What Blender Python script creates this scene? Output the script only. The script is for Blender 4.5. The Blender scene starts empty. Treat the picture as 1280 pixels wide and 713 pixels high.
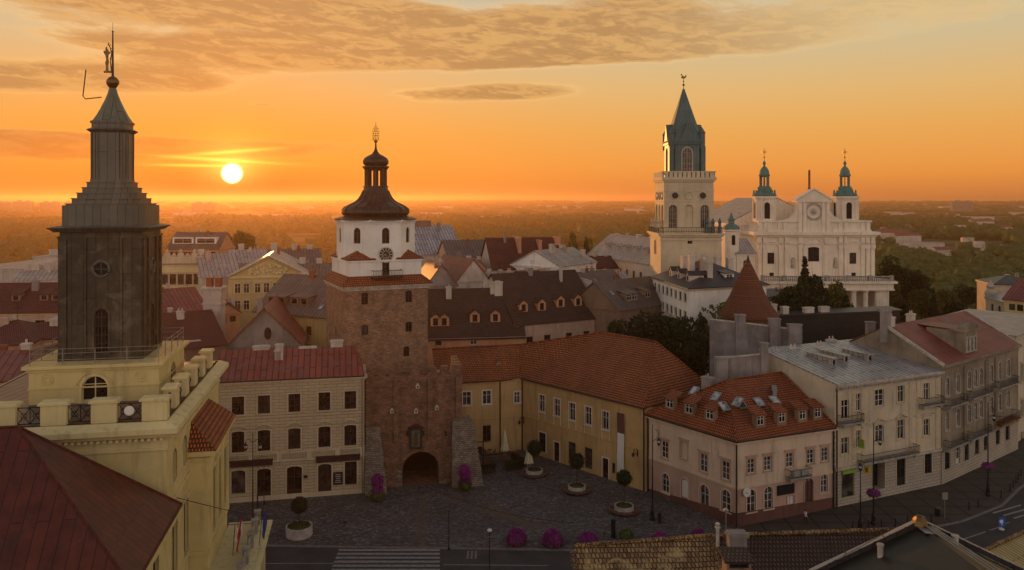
import bpy, math, random
import numpy as np
from mathutils import Vector, Matrix
R = math.radians
F, H, HY = 1000.0, 40.0, 250.0          # focal length in photo pixels, camera height, horizon row
SUN_AZ, SUN_EL = math.atan2(-350, 1000), math.atan2(33, 1059)
rng = random.Random(7)
S = bpy.context.scene
COL = S.collection

# ------------------------------------------------------------------ camera
cd = bpy.data.cameras.new('camera'); cam = bpy.data.objects.new('camera', cd); COL.objects.link(cam)
cam.location = (0, 0, H); cam.rotation_euler = (R(90), 0, 0)
cd.sensor_width = 36; cd.lens = 36 * F / 1280; cd.shift_y = -(356.5 - HY) / 1280
cd.clip_start = .5; cd.clip_end = 40000
S.camera = cam

# ------------------------------------------------------------------ node helpers
class NT:
    def __init__(s, tree): s.t = tree; tree.nodes.clear()
    def n(s, typ, **kw):
        nd = s.t.nodes.new(typ)
        for k, v in kw.items(): setattr(nd, k, v)
        return nd
    def put(s, sock, v):
        if isinstance(v, V): s.t.links.new(v.s, sock)
        elif isinstance(v, bpy.types.NodeSocket): s.t.links.new(v, sock)
        elif v is not None:
            if sock.type == 'RGBA' and isinstance(v, (tuple, list)) and len(v) == 3: v = (*v, 1)
            sock.default_value = v
    def m(s, op, a, b=None, c=None, clamp=False):
        nd = s.n('ShaderNodeMath', operation=op, use_clamp=clamp)
        for i, v in enumerate((a, b, c)):
            if v is not None: s.put(nd.inputs[i], v)
        return V(s, nd.outputs[0])
    def mix(s, f, a, b, typ='MIX'):
        nd = s.n('ShaderNodeMix', data_type='RGBA', blend_type=typ, clamp_factor=True)
        s.put(nd.inputs[0], f); s.put(nd.inputs[6], a); s.put(nd.inputs[7], b)
        return V(s, nd.outputs[2])
    def ramp(s, f, stops, interp='LINEAR'):
        nd = s.n('ShaderNodeValToRGB'); cr = nd.color_ramp; cr.interpolation = interp
        while len(cr.elements) < len(stops): cr.elements.new(.5)
        for e, (p, c) in zip(cr.elements, stops):
            e.position = p; e.color = (*c, 1) if not isinstance(c, (int, float)) else (c, c, c, 1)
        s.put(nd.inputs[0], f); return V(s, nd.outputs[0])
    def noise(s, vec, scale, detail=4, rough=.55, dist=0):
        nd = s.n('ShaderNodeTexNoise'); s.put(nd.inputs['Vector'], vec)
        nd.inputs['Scale'].default_value = scale; nd.inputs['Detail'].default_value = detail
        nd.inputs['Roughness'].default_value = rough; nd.inputs['Distortion'].default_value = dist
        return V(s, nd.outputs[0])
    def smooth(s, v, a, b):
        nd = s.n('ShaderNodeMapRange', interpolation_type='SMOOTHSTEP')
        s.put(nd.inputs[0], v); nd.inputs[1].default_value = a; nd.inputs[2].default_value = b
        return V(s, nd.outputs[0])
    def comb(s, x, y, z=0):
        nd = s.n('ShaderNodeCombineXYZ')
        for i, v in enumerate((x, y, z)): s.put(nd.inputs[i], v)
        return V(s, nd.outputs[0])
    def scale(s, vec, sc):
        nd = s.n('ShaderNodeVectorMath', operation='MULTIPLY'); s.put(nd.inputs[0], vec); nd.inputs[1].default_value = sc
        return V(s, nd.outputs[0])
class V:
    def __init__(s, nt, sock): s.nt = nt; s.s = sock
    def __add__(s, o): return s.nt.m('ADD', s, o)
    def __radd__(s, o): return s.nt.m('ADD', o, s)
    def __sub__(s, o): return s.nt.m('SUBTRACT', s, o)
    def __rsub__(s, o): return s.nt.m('SUBTRACT', o, s)
    def __mul__(s, o): return s.nt.m('MULTIPLY', s, o)
    def __rmul__(s, o): return s.nt.m('MULTIPLY', o, s)
    def __truediv__(s, o): return s.nt.m('DIVIDE', s, o)
    def __pow__(s, o): return s.nt.m('POWER', s, o)
def srgb(r, g, b):
    return tuple((c / 255 / 12.92 if c <= 10 else ((c / 255 + .055) / 1.055) ** 2.4) for c in (r, g, b))

# ------------------------------------------------------------------ world: dusk sky with altocumulus
W = bpy.data.worlds.new('World'); S.world = W; W.use_nodes = True
w = NT(W.node_tree)
sky = w.n('ShaderNodeTexSky', sky_type='NISHITA', sun_disc=False)
sky.sun_elevation = SUN_EL; sky.sun_rotation = -SUN_AZ if False else SUN_AZ; sky.dust_density = 3; sky.air_density = 1.2
tc = w.n('ShaderNodeTexCoord'); sp = w.n('ShaderNodeSeparateXYZ'); w.put(sp.inputs[0], tc.outputs['Generated'])
X, Y, Z = (V(w, sp.outputs[i]) for i in range(3))
az = w.m('ARCTAN2', X, Y); el = w.m('ARCSINE', Z)
base = w.ramp(w.m('MAXIMUM', el, 0), [(0, srgb(226, 132, 66)), (.03, srgb(245, 156, 70)), (.085, srgb(240, 174, 90)), (.13, srgb(232, 186, 118)),
              (.18, srgb(216, 192, 146)), (.24, srgb(202, 192, 164)), (.45, srgb(165, 160, 140)), (1, srgb(105, 115, 135))])
left = w.smooth(az, .35, -.45)
base = w.mix(left * w.smooth(el, .24, .0) * .45, base, srgb(255, 148, 40))
# clouds
def ell(px, py, rx, ry, slope=0.0):
    a0, e0 = math.atan((px - 640) / F), math.atan((HY - py) / math.hypot(F, px - 640))
    da = (az - a0) / (rx / F); de = (el - e0 - (az - a0) * slope) / (ry / F)
    return w.m('EXPONENT', (da * da + de * de) * -1.0)
cv = w.comb(az * 2.0, el * 9.5, az * .6)
n1 = w.noise(cv, 2.4, 10, .64, .35); n2 = w.noise(w.comb(az * 5 + el * 6, el * 24, 3.3), 2.6, 9, .66, .8); n3 = w.noise(w.comb(az * 22 + el * 30, el * 64, 7.3), 1.8, 6, .62, .8)
mask = ell(330, 20, 520, 30, -.02) * 1.05 + ell(60, 95, 240, 20, .02) * 1.15 + ell(640, 68, 330, 17, .02) * 1.35 + ell(300, 66, 260, 16, .0) * .8 + ell(615, 116, 135, 13, .03) * 1.05 \
    + ell(0, 170, 130, 10) * 1.05 + ell(230, 187, 240, 15, .03) * 1.1 + ell(330, 131, 26, 4) * .6 + ell(1000, 0, 560, 48, -.03) * .62
dens = w.smooth(mask + (n1 - .5) * 1.25 + (n2 - .5) * .5 + (n3 - .5) * .2, .40, .84)
ccol = w.ramp(dens, [(0, srgb(255, 222, 158)), (.34, srgb(255, 208, 134)), (.62, srgb(214, 164, 100)), (1, srgb(186, 140, 88))])
ccol = w.mix(w.smooth(n2 + (n3 - .5) * .6, .42, .62) * .55, ccol, srgb(240, 186, 112))
ccol = w.mix(w.smooth(az, .1, .5) * .75, ccol, srgb(232, 204, 150))
ccol = w.mix(left * w.smooth(el, .13, .03) * .75, ccol, srgb(222, 118, 40))
base = w.mix(dens * .95, base, ccol)
# glow and disc of the low sun
sd = Vector((math.sin(SUN_AZ) * math.cos(SUN_EL), math.cos(SUN_AZ) * math.cos(SUN_EL), math.sin(SUN_EL)))
dv = w.n('ShaderNodeVectorMath', operation='DOT_PRODUCT'); w.put(dv.inputs[0], tc.outputs['Generated']); dv.inputs[1].default_value = sd
ang = w.m('ARCCOSINE', w.m('MINIMUM', V(w, dv.outputs['Value']), 1.0))
g1 = w.m('EXPONENT', ang * -9.5); g2 = w.m('EXPONENT', ang * -42.0); disc = w.smooth(ang, .0135, .0070); g3 = w.m('EXPONENT', ang * -62.0)
base = w.mix(g1 * .58, base, srgb(255, 128, 12))
def addc(a, b, f): return w.mix(f, a, b, 'ADD')
streak = ell(288, 190, 46, 2.2, .10) + ell(275, 200, 60, 2.0, -.05) + ell(245, 207, 40, 1.6, 0)
base = addc(base, srgb(255, 165, 20), g2 * .6); base = addc(base, (1.6, 1.0, .25), g3)
base = w.mix(w.smooth(el, .050, .0) * w.m('MINIMUM', g1 * 1.5 + .10, .97), base, srgb(96, 34, 4)); base = addc(base, srgb(255, 170, 60), w.m('MINIMUM', streak, 1.0) * 1.3)
base = w.mix(disc, base, (6.0, 4.6, 2.4))
# the half of the sky behind the camera: clear, brightened low down as added fill for the facades
back = w.smooth(Y, .25, -.45)
base = w.mix(back, base, w.ramp(w.m('MAXIMUM', el, 0), [(0, (1.50, 1.14, .92)), (.16, (1.36, 1.12, .95)), (.4, (.58, .52, .49)), (1, (.19, .19, .20))]))
base = w.mix(w.smooth(el, 0, -.06), base, (.06, .045, .03))
sc_ = w.n('ShaderNodeVectorMath', operation='SCALE'); w.put(sc_.inputs[0], base); sc_.inputs['Scale'].default_value = 9.3
ad = w.n('ShaderNodeVectorMath', operation='ADD'); w.put(ad.inputs[0], sc_.outputs[0]); 
sk2 = w.n('ShaderNodeVectorMath', operation='SCALE'); w.put(sk2.inputs[0], sky.outputs[0]); sk2.inputs['Scale'].default_value = .1
w.put(ad.inputs[1], sk2.outputs[0])
bg = w.n('ShaderNodeBackground'); w.put(bg.inputs[0], ad.outputs[0]); bg.inputs[1].default_value = .1
wo = w.n('ShaderNodeOutputWorld'); w.put(wo.inputs[0], bg.outputs[0])

# ------------------------------------------------------------------ sun
sl = bpy.data.lights.new('sun', 'SUN'); sl.energy = 3.2; sl.angle = R(.8); sl.color = (1, .40, .10)
so = bpy.data.objects.new('sun', sl); COL.objects.link(so); so.rotation_euler = (-sd).to_track_quat('-Z', 'Y').to_euler(); so.location = (-60, 120, 90)
# exposure and renderer
S.view_settings.view_transform = 'Standard'; S.view_settings.look = 'None'; S.view_settings.gamma = 1
S.view_settings.use_curve_mapping = False; S.view_settings.exposure = 0
S.cycles.use_denoising = True; S.cycles.max_bounces = 5; S.cycles.diffuse_bounces = 3; S.cycles.glossy_bounces = 2
S.cycles.transmission_bounces = 2; S.cycles.volume_bounces = 0; S.cycles.transparent_max_bounces = 8
S.cycles.use_adaptive_sampling = True; S.cycles.adaptive_threshold = .02; S.cycles.sample_clamp_indirect = 6
S.cycles.caustics_reflective = False; S.cycles.caustics_refractive = False

# ------------------------------------------------------------------ materials
MATS = {}
def newmat(name):
    m = bpy.data.materials.new(name); m.use_nodes = True; MATS[name] = m
    nt = NT(m.node_tree); p = nt.n('ShaderNodeBsdfPrincipled'); o = nt.n('ShaderNodeOutputMaterial'); nt.put(o.inputs[0], p.outputs[0])
    return m, nt, p
def finish(nt, p, col, rough=.8, metal=0, h=None, bs=.3, bd=.05, spec=.4):
    nt.put(p.inputs['Base Color'], col); nt.put(p.inputs['Roughness'], rough); nt.put(p.inputs['Metallic'], metal)
    p.inputs['Specular IOR Level'].default_value = spec
    if h is not None:
        b = nt.n('ShaderNodeBump'); b.inputs['Strength'].default_value = bs; b.inputs['Distance'].default_value = bd
        nt.put(b.inputs['Height'], h); nt.put(p.inputs['Normal'], b.outputs[0])
def mul(c, k): return tuple(min(1, x * k) for x in c)
def coords(nt):
    g = nt.n('ShaderNodeNewGeometry'); u = nt.n('ShaderNodeUVMap')
    return g.outputs['Position'], u.outputs[0]
def plaster(name, c, var=.16, rough=.85, grime=.50, rust=None):
    m, nt, p = newmat(name); pos, uv = coords(nt)
    a = nt.noise(pos, .25, 5, .6); st = nt.noise(nt.scale(pos, (1.6, 1.6, .18)), .9, 4, .6); f = nt.noise(pos, 3.5, 5, .65)
    col = nt.mix(nt.smooth(a, .3, .7), mul(c, 1 - var), mul(c, 1 + var))
    col = nt.mix(nt.smooth(st, .50, .74) * grime, col, tuple(x * .42 for x in c)); pt = nt.noise(pos, .8, 6, .7, .5); col = nt.mix(nt.smooth(pt, .60, .66) * .30, col, mul(c, .72)); col = nt.mix(nt.smooth(pt, .40, .36) * .22, col, mul(c, 1.16))
    col = nt.mix(nt.smooth(f, .55, .75) * .22, col, mul(c, .7))
    finish(nt, p, col, rough, 0, f, .25, .02); return m
def pattern(name, c1, c2, cm, bw, rh, mortar, swap=False, rough=.75, metal=0, bump=.5, dist=.04, stain=None, stf=.5, var=.3, spec=.4, nscale=.3, freq=2, offs=.5):
    m, nt, p = newmat(name); pos, uv = coords(nt)
    vec = uv
    if swap:
        s_ = nt.n('ShaderNodeSeparateXYZ'); nt.put(s_.inputs[0], uv); vec = nt.comb(V(nt, s_.outputs[1]), V(nt, s_.outputs[0]))
    b = nt.n('ShaderNodeTexBrick'); nt.put(b.inputs['Vector'], vec); b.offset_frequency = freq; b.offset = offs
    for k, v in (('Color1', c1), ('Color2', c2), ('Mortar', cm)): nt.put(b.inputs[k], v)
    for k, v in (('Scale', 1), ('Mortar Size', mortar), ('Mortar Smooth', .2), ('Bias', 0), ('Brick Width', bw), ('Row Height', rh)): b.inputs[k].default_value = v
    col = V(nt, b.outputs[0]); a = nt.noise(pos, nscale, 6, .65); f = nt.noise(pos, 2.4, 5, .7)
    col = nt.mix(1, col, nt.ramp(a, [(.25, 1 - var), (.75, 1 + var)]), 'MULTIPLY')
    col = nt.mix(nt.smooth(f, .5, .8) * .45, col, mul(c1, .5))
    if stain: col = nt.mix(nt.smooth(nt.noise(pos, .55, 7, .7, .6), .50, .68) * stf, col, stain)
    finish(nt, p, col, rough, metal, (V(nt, b.outputs['Fac']) * -1.0) + f * .25, bump, dist, spec); return m
def plain(name, c, rough=.6, metal=0, var=.15, spec=.4, scale=1.5):
    m, nt, p = newmat(name); pos, uv = coords(nt); a = nt.noise(pos, scale, 5, .6)
    finish(nt, p, nt.mix(nt.smooth(a, .3, .7), mul(c, 1 - var), mul(c, 1 + var)), rough, metal, a, .2, .01, spec); return m

plaster('cream_plaster', (.56, .44, .28)); plaster('cream_trim', (.56, .45, .30), .1)
plaster('townhall_yellow', (.62, .50, .22), .10); plaster('townhall_trim', (.66, .55, .28), .08)
plaster('ochre_plaster', (.47, .305, .135), .12); plaster('white_trim', (.62, .57, .48), .08, .7, .15)
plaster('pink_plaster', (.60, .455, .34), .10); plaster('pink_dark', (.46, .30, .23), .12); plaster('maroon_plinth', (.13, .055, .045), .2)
plaster('beige_plaster', (.54, .45, .33), .12); plaster('grey_plaster', (.27, .235, .22), .25, .9, .5); plaster('sooty_stucco', (.25, .20, .145), .3, .9, .6)
plaster('white_plaster', (.82, .77, .70), .10, .8, .35); plaster('church_cream', (.82, .70, .56), .10, .8, .45); plaster('tower_cream', (.60, .49, .33), .1, .8, .3)
plaster('old_white', (.55, .47, .40), .18, .85, .5); plaster('warm_yellow', (.56, .42, .19), .12); plaster('dusty_pink', (.50, .33, .25), .15); plaster('peach', (.55, .27, .15), .12)
plaster('party_wall', (.22, .19, .19), .35, .95, .7); plaster('brown_wall', (.24, .15, .10), .2)
pattern('rusticated', (.50, .39, .25), (.46, .36, .23), (.22, .17, .11), 1.5, .42, .03, bump=.6, var=.12)
pattern('rusticated_grey', (.42, .36, .29), (.37, .32, .26), (.17, .14, .11), 1.3, .42, .03, bump=.6, var=.15)
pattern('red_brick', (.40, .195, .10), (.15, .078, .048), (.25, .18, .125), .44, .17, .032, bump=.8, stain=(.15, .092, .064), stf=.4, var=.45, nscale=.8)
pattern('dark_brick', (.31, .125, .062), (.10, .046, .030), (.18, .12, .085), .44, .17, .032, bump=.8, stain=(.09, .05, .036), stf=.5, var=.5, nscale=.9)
pattern('rubble_stone', (.29, .235, .175), (.14, .11, .085), (.08, .06, .05), .50, .26, .04, bump=1, stain=(.32, .27, .21), stf=.6, var=.35, nscale=.9)
pattern('clay_tile', (.74, .210, .038), (.50, .135, .028), (.05, .017, .009), .26, .40, .085, bump=1, dist=.07, stain=(.24, .075, .035), stf=.6)
pattern('clay_tile_bright', (.74, .180, .030), (.50, .118, .024), (.06, .018, .009), .26, .40, .085, bump=1, dist=.07, stain=(.26, .075, .035), stf=.5)
pattern('brown_tile', (.15, .070, .040), (.09, .044, .027), (.022, .012, .009), .26, .40, .085, bump=.9, dist=.06, stain=(.065, .04, .03), stf=.5)
pattern('old_red_tile', (.30, .060, .036), (.19, .042, .028), (.04, .012, .009), .26, .40, .085, bump=.9, dist=.06, stain=(.11, .04, .035), stf=.6)
pattern('copper_spire', (.075, .150, .150), (.06, .118, .120), (.03, .055, .055), 6, .6, .035, True, .5, .15, -.7, .04, stain=(.07, .09, .08), stf=.5)
pattern('copper_dull', (.15, .175, .125), (.12, .14, .10), (.05, .055, .04), 6, .6, .035, True, .5, .15, -.7, .04, stain=(.09, .09, .06), stf=.5)
pattern('mossy_tile', (.36, .21, .08), (.17, .09, .038), (.045, .026, .014), .27, .44, .05, bump=1, dist=.10, stain=(.50, .36, .16), stf=.75, var=.5, nscale=1.1)
pattern('red_metal', (.105, .020, .011), (.085, .017, .010), (.03, .007, .005), 9, .72, .04, True, .5, .0, -.8, .05, stain=(.05, .016, .011), stf=.9, spec=.3, var=.5, nscale=.8)
pattern('dull_red_metal', (.26, .058, .036), (.19, .045, .030), (.05, .014, .010), 5, .8, .08, True, .5, .0, -.8, .05, stain=(.17, .10, .09), stf=.6)
pattern('grey_metal', (.46, .44, .43), (.36, .345, .34), (.07, .065, .065), 5.0, .85, .09, True, .38, .35, -.8, .05, stain=(.25, .19, .17), stf=.6)
pattern('pale_metal', (.42, .36, .32), (.34, .295, .265), (.12, .10, .09), 5.0, .9, .08, True, .5, .1, -.8, .05, stain=(.35, .25, .2), stf=.5)
pattern('brown_metal', (.17, .125, .10), (.14, .10, .085), (.035, .027, .024), 5, .8, .07, True, .5, .2, -.8, .05, stain=(.09, .07, .06), stf=.6)
pattern('dark_metal_roof', (.045, .040, .045), (.035, .032, .036), (.015, .014, .015), 2.5, .7, .04, True, .4, .2, -.8, .05)
pattern('green_dark_metal', (.022, .021, .016), (.017, .017, .013), (.016, .016, .012), 2.2, 1.0, .05, True, .4, .2, -.8, .05, stain=(.04, .034, .024), stf=.5)
pattern('copper_green', (.11, .225, .185), (.09, .185, .155), (.05, .10, .09), 2.2, .6, .035, True, .55, .1, -.7, .04, stain=(.10, .13, .11), stf=.5)
pattern('copper_dark', (.070, .058, .036), (.050, .042, .027), (.016, .012, .009), 4, .9, .03, True, .55, .25, -.7, .04, stain=(.16, .145, .10), stf=.75, nscale=.9, var=.45)
pattern('copper_light', (.15, .145, .118), (.12, .117, .096), (.06, .055, .045), 8, .62, .03, True, .5, .3, -.8, .05, stain=(.12, .15, .115), stf=.5)
pattern('copper_brown', (.066, .042, .032), (.052, .034, .026), (.02, .013, .01), 6, .55, .045, True, .42, .35, -.8, .05)
pattern('slab_paving', (.060, .046, .038), (.050, .038, .032), (.012, .009, .008), 3.4, 2.6, .13, rough=.7, bump=.5, var=.25, offs=0)
pattern('plank_wall', (.028, .022, .02), (.022, .018, .016), (.01, .01, .01), 3, .4, .03, bump=.4)
pattern('yellow_ribbed', (.42, .31, .12), (.36, .27, .10), (.13, .09, .04), 6, .35, .05, True, .5, .1, -.8, .06)
plain('white_frame', (.62, .58, .52), .5); plain('brown_frame', (.055, .03, .02), .5); plain('dark_frame', (.02, .016, .014), .5)
plain('grey_stone', (.30, .27, .235), .85, var=.3); plain('pale_stone', (.42, .37, .31), .8, var=.25); plain('black_iron', (.012, .012, .013), .45, .3)
plain('gold', (.55, .33, .08), .35, .9); plain('bronze', (.16, .10, .04), .4, .8); plain('zinc', (.30, .27, .24), .45, .5); plain('copper_sheet', (.22, .09, .04), .5, .6)
plain('awning_maroon', (.030, .012, .012), .8); plain('sign_black', (.01, .01, .012), .4); plain('sign_white', (.66, .64, .60), .5, var=.05); plain('sign_yellow', (.65, .45, .03), .5)
plain('sign_green', (.22, .35, .03), .5); plain('sign_blue', (.02, .10, .42), .5); plain('parasol_cloth', (.66, .60, .40), .85, var=.12, scale=5); plain('bench_wood', (.14, .065, .045), .7)
plain('concrete_pot', (.40, .36, .34), .8, var=.2); plain('soil', (.04, .03, .02), .95); plain('red_cloth', (.42, .02, .02), .7); plain('blue_cloth', (.03, .05, .22), .7); plain('white_cloth', (.65, .62, .60), .7)
plain('skin', (.42, .22, .14), .6); plain('dark_cloth', (.03, .03, .04), .85); plain('hair', (.03, .02, .012), .7); plain('bark', (.06, .045, .032), .9); plain('paint_white', (.24, .225, .22), .7, var=.3, scale=3)
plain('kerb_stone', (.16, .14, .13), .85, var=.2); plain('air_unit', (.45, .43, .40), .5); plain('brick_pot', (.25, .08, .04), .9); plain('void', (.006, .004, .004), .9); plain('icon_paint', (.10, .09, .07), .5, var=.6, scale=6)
pattern('clay_cone', (.25, .075, .026), (.19, .055, .021), (.06, .02, .012), .26, .40, .06, bump=.8, stain=(.15, .05, .022), stf=.5, var=.2)

def glassmat(name, c, rough=.16, spec=.35):
    m, nt, p = newmat(name); pos, uv = coords(nt)
    a = nt.noise(pos, .9, 3, .5); finish(nt, p, nt.mix(nt.smooth(a, .35, .65), mul(c, .4), mul(c, 1.8)), rough, 0, nt.noise(pos, .7, 2), .06, .05, spec); return m
glassmat('glass', (.010, .009, .010)); glassmat('glass_curtain', (.055, .048, .045)); glassmat('glass_dim', (.03, .024, .02), .3); glassmat('glass_sky', (.25, .26, .27), .2)

def leafmat(name, c, c2):
    m, nt, p = newmat(name); pos, uv = coords(nt)
    a = nt.noise(pos, .35, 4, .6); b = nt.noise(pos, 2.2, 3, .6)
    col = nt.mix(nt.smooth(a, .35, .65), c, c2); col = nt.mix(nt.smooth(b, .4, .7) * .5, col, mul(c2, 1.5))
    finish(nt, p, col, .75, 0, None, spec=.2)
    tr = nt.n('ShaderNodeBsdfTranslucent'); nt.put(tr.inputs[0], col); mx = nt.n('ShaderNodeMixShader'); mx.inputs[0].default_value = .3
    nt.put(mx.inputs[1], p.outputs[0]); nt.put(mx.inputs[2], tr.outputs[0])
    nt.put([n for n in nt.t.nodes if n.type == 'OUTPUT_MATERIAL'][0].inputs[0], mx.outputs[0]); return m
leafmat('leaf_green', (.05, .085, .02), (.09, .13, .03)); leafmat('leaf_dark', (.018, .028, .012), (.035, .05, .018)); leafmat('leaf_far', (.060, .085, .024), (.12, .145, .040))
leafmat('petal_purple', (.20, .014, .15), (.33, .035, .25)); leafmat('leaf_olive', (.06, .070, .02), (.10, .105, .03)); leafmat('petal_pink', (.20, .03, .15), (.30, .07, .23))

# ------------------------------------------------------------------ geometry helpers
def G(px, py, z=0.0):
    d = F * (H - z) / (py - HY); return Vector(((px - 640) / F * d, d, z))
def PD(px, py, d): return Vector(((px - 640) / F * d, d, H - (py - HY) * d / F))
def zat(py, d): return H - (py - HY) * d / F
def P2(px, d): return Vector(((px - 640) / F * d, d))
def v3(p, z): return Vector((p[0], p[1], z))
def auto_uv(me):
    nl = len(me.loops)
    if not nl: return
    co = np.empty(len(me.vertices) * 3, 'f'); me.vertices.foreach_get('co', co); co = co.reshape(-1, 3)
    vi = np.empty(nl, 'i'); me.loops.foreach_get('vertex_index', vi)
    nf = len(me.polygons); nr = np.empty(nf * 3, 'f'); me.polygons.foreach_get('normal', nr); nr = nr.reshape(-1, 3)
    tot = np.empty(nf, 'i'); me.polygons.foreach_get('loop_total', tot); fi = np.repeat(np.arange(nf), tot)
    n = nr[fi]; p = co[vi]; t = np.stack([-n[:, 1], n[:, 0], np.zeros(nl)], 1); ln = np.linalg.norm(t, axis=1)
    flat = ln < .02; t[flat] = (1, 0, 0); ln[flat] = 1; t /= ln[:, None]; b = np.cross(n, t)
    uv = np.stack([(p * t).sum(1), (p * b).sum(1)], 1).astype('f')
    me.uv_layers.new(name='uv').data.foreach_set('uv', uv.ravel())
class MB:
    def __init__(s): s.v = []; s.f = []; s.mi = []; s.cur = 0
    def face(s, pts, mi=None):
        i = len(s.v); s.v += [tuple(p) for p in pts]; s.f.append(tuple(range(i, i + len(pts)))); s.mi.append(s.cur if mi is None else mi)
    def prism(s, poly, z0, z1, top=True, bot=False):
        n = len(poly)
        a = sum(poly[i][0] * poly[(i + 1) % n][1] - poly[(i + 1) % n][0] * poly[i][1] for i in range(n))
        if a < 0: poly = poly[::-1]
        for i in range(n):
            p, q = poly[i], poly[(i + 1) % n]; s.face([v3(p, z0), v3(q, z0), v3(q, z1), v3(p, z1)])
        if top: s.face([v3(p, z1) for p in poly])
        if bot: s.face([v3(p, z0) for p in poly[::-1]])
    def box(s, c, sx, sy, sz, rot=0.0):            # c: centre of the base
        ca, sa = math.cos(rot), math.sin(rot)
        pl = [(c[0] + x * ca - y * sa, c[1] + x * sa + y * ca) for x, y in ((-sx/2, -sy/2), (sx/2, -sy/2), (sx/2, sy/2), (-sx/2, sy/2))]
        s.prism(pl, c[2], c[2] + sz, True, True)
    def slab(s, poly, t):                           # sloped polygon with thickness t downwards
        n = len(poly); poly = [Vector(p) for p in poly]
        nz = sum(poly[i].x * poly[(i + 1) % n].y - poly[(i + 1) % n].x * poly[i].y for i in range(n))
        if nz < 0: poly = poly[::-1]
        s.face(poly); lo = [p - Vector((0, 0, t)) for p in poly]; s.face(lo[::-1])
        for i in range(n): s.face([lo[i], lo[(i + 1) % n], poly[(i + 1) % n], poly[i]])
    def hull4(s, a, b):                             # frustum from quad a to quad b
        n = len(a)
        for i in range(n): s.face([a[i], a[(i + 1) % n], b[(i + 1) % n], b[i]])
        s.face(b)
    def lathe(s, prof, n=16, c=(0, 0, 0), ph=0.0, cap=True):
        rings = []
        for r, z in prof:
            rings.append([(c[0] + r * math.cos(ph + 2 * math.pi * i / n), c[1] + r * math.sin(ph + 2 * math.pi * i / n), c[2] + z) for i in range(n)])
        for a, b in zip(rings, rings[1:]):
            for i in range(n): s.face([a[i], a[(i + 1) % n], b[(i + 1) % n], b[i]])
        if cap and prof[-1][0] > 1e-3: s.face(rings[-1])
        if cap and prof[0][0] > 1e-3: s.face(rings[0][::-1])
    def tube(s, path, r, n=6):
        path = [Vector(p) for p in path]; rings = []
        for i, p in enumerate(path):
            d = (path[min(i + 1, len(path) - 1)] - path[max(i - 1, 0)]).normalized()
            x = d.cross(Vector((0, 0, 1))) if abs(d.z) < .95 else d.cross(Vector((1, 0, 0))); x.normalize(); y = d.cross(x)
            rr = r[i] if isinstance(r, (list, tuple)) else r
            rings.append([p + x * rr * math.cos(2 * math.pi * k / n) + y * rr * math.sin(2 * math.pi * k / n) for k in range(n)])
        for a, b in zip(rings, rings[1:]):
            for k in range(n): s.face([a[k], b[k], b[(k + 1) % n], a[(k + 1) % n]])
        s.face(rings[0]); s.face(rings[-1][::-1])
    def build(s, name, mats, parent=None, smooth=False, local=False, merge=False):
        me = bpy.data.meshes.new(name)
        off = Vector((0, 0, 0)) if (parent is None or local) else world_loc(parent)
        vv = np.array(s.v, 'f').reshape(-1, 3) - np.array(off, 'f')
        me.from_pydata(vv.tolist(), [], s.f)
        for m in (mats if isinstance(mats, (list, tuple)) else [mats]): me.materials.append(MATS[m])
        me.polygons.foreach_set('material_index', s.mi)
        if merge or smooth:
            import bmesh
            b = bmesh.new(); b.from_mesh(me); bmesh.ops.remove_doubles(b, verts=b.verts, dist=1e-4); b.to_mesh(me); b.free()
        if smooth: me.polygons.foreach_set('use_smooth', [True] * len(me.polygons))
        auto_uv(me)
        o = bpy.data.objects.new(name, me); COL.objects.link(o)
        if parent is not None: o.parent = parent
        return o
WL = {}
def world_loc(o): return WL.get(o.name, Vector((0, 0, 0)))
def tag(o, label=None, cat=None, group=None, kind=None):
    for k, v in (('label', label), ('category', cat), ('group', group), ('kind', kind)):
        if v: o[k] = v
    return o
def thing(name, label, cat, loc=(0, 0, 0), group=None, rz=0):
    o = bpy.data.objects.new(name, None); COL.objects.link(o); o.location = loc; o.rotation_euler = (0, 0, rz); o.empty_display_size = .5
    WL[o.name] = Vector(loc); return tag(o, label, cat, group)
def kids(o): return KID.get(o.name, [])
def copy_tree(src, loc, rz=0, label=None, scale=None):
    ch = {}
    allo = [o for o in bpy.data.objects if o.parent is not None]
    for o in allo: ch.setdefault(o.parent.name, []).append(o)
    def rec(o, par):
        c = o.copy(); COL.objects.link(c)
        if par is not None: c.parent = par
        for k in ch.get(o.name, []): rec(k, c)
        return c
    r = rec(src, None); r.location = loc; r.rotation_euler = (0, 0, rz)
    if scale: r.scale = (scale,) * 3 if isinstance(scale, (int, float)) else scale
    if label: r['label'] = label
    return r

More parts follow.
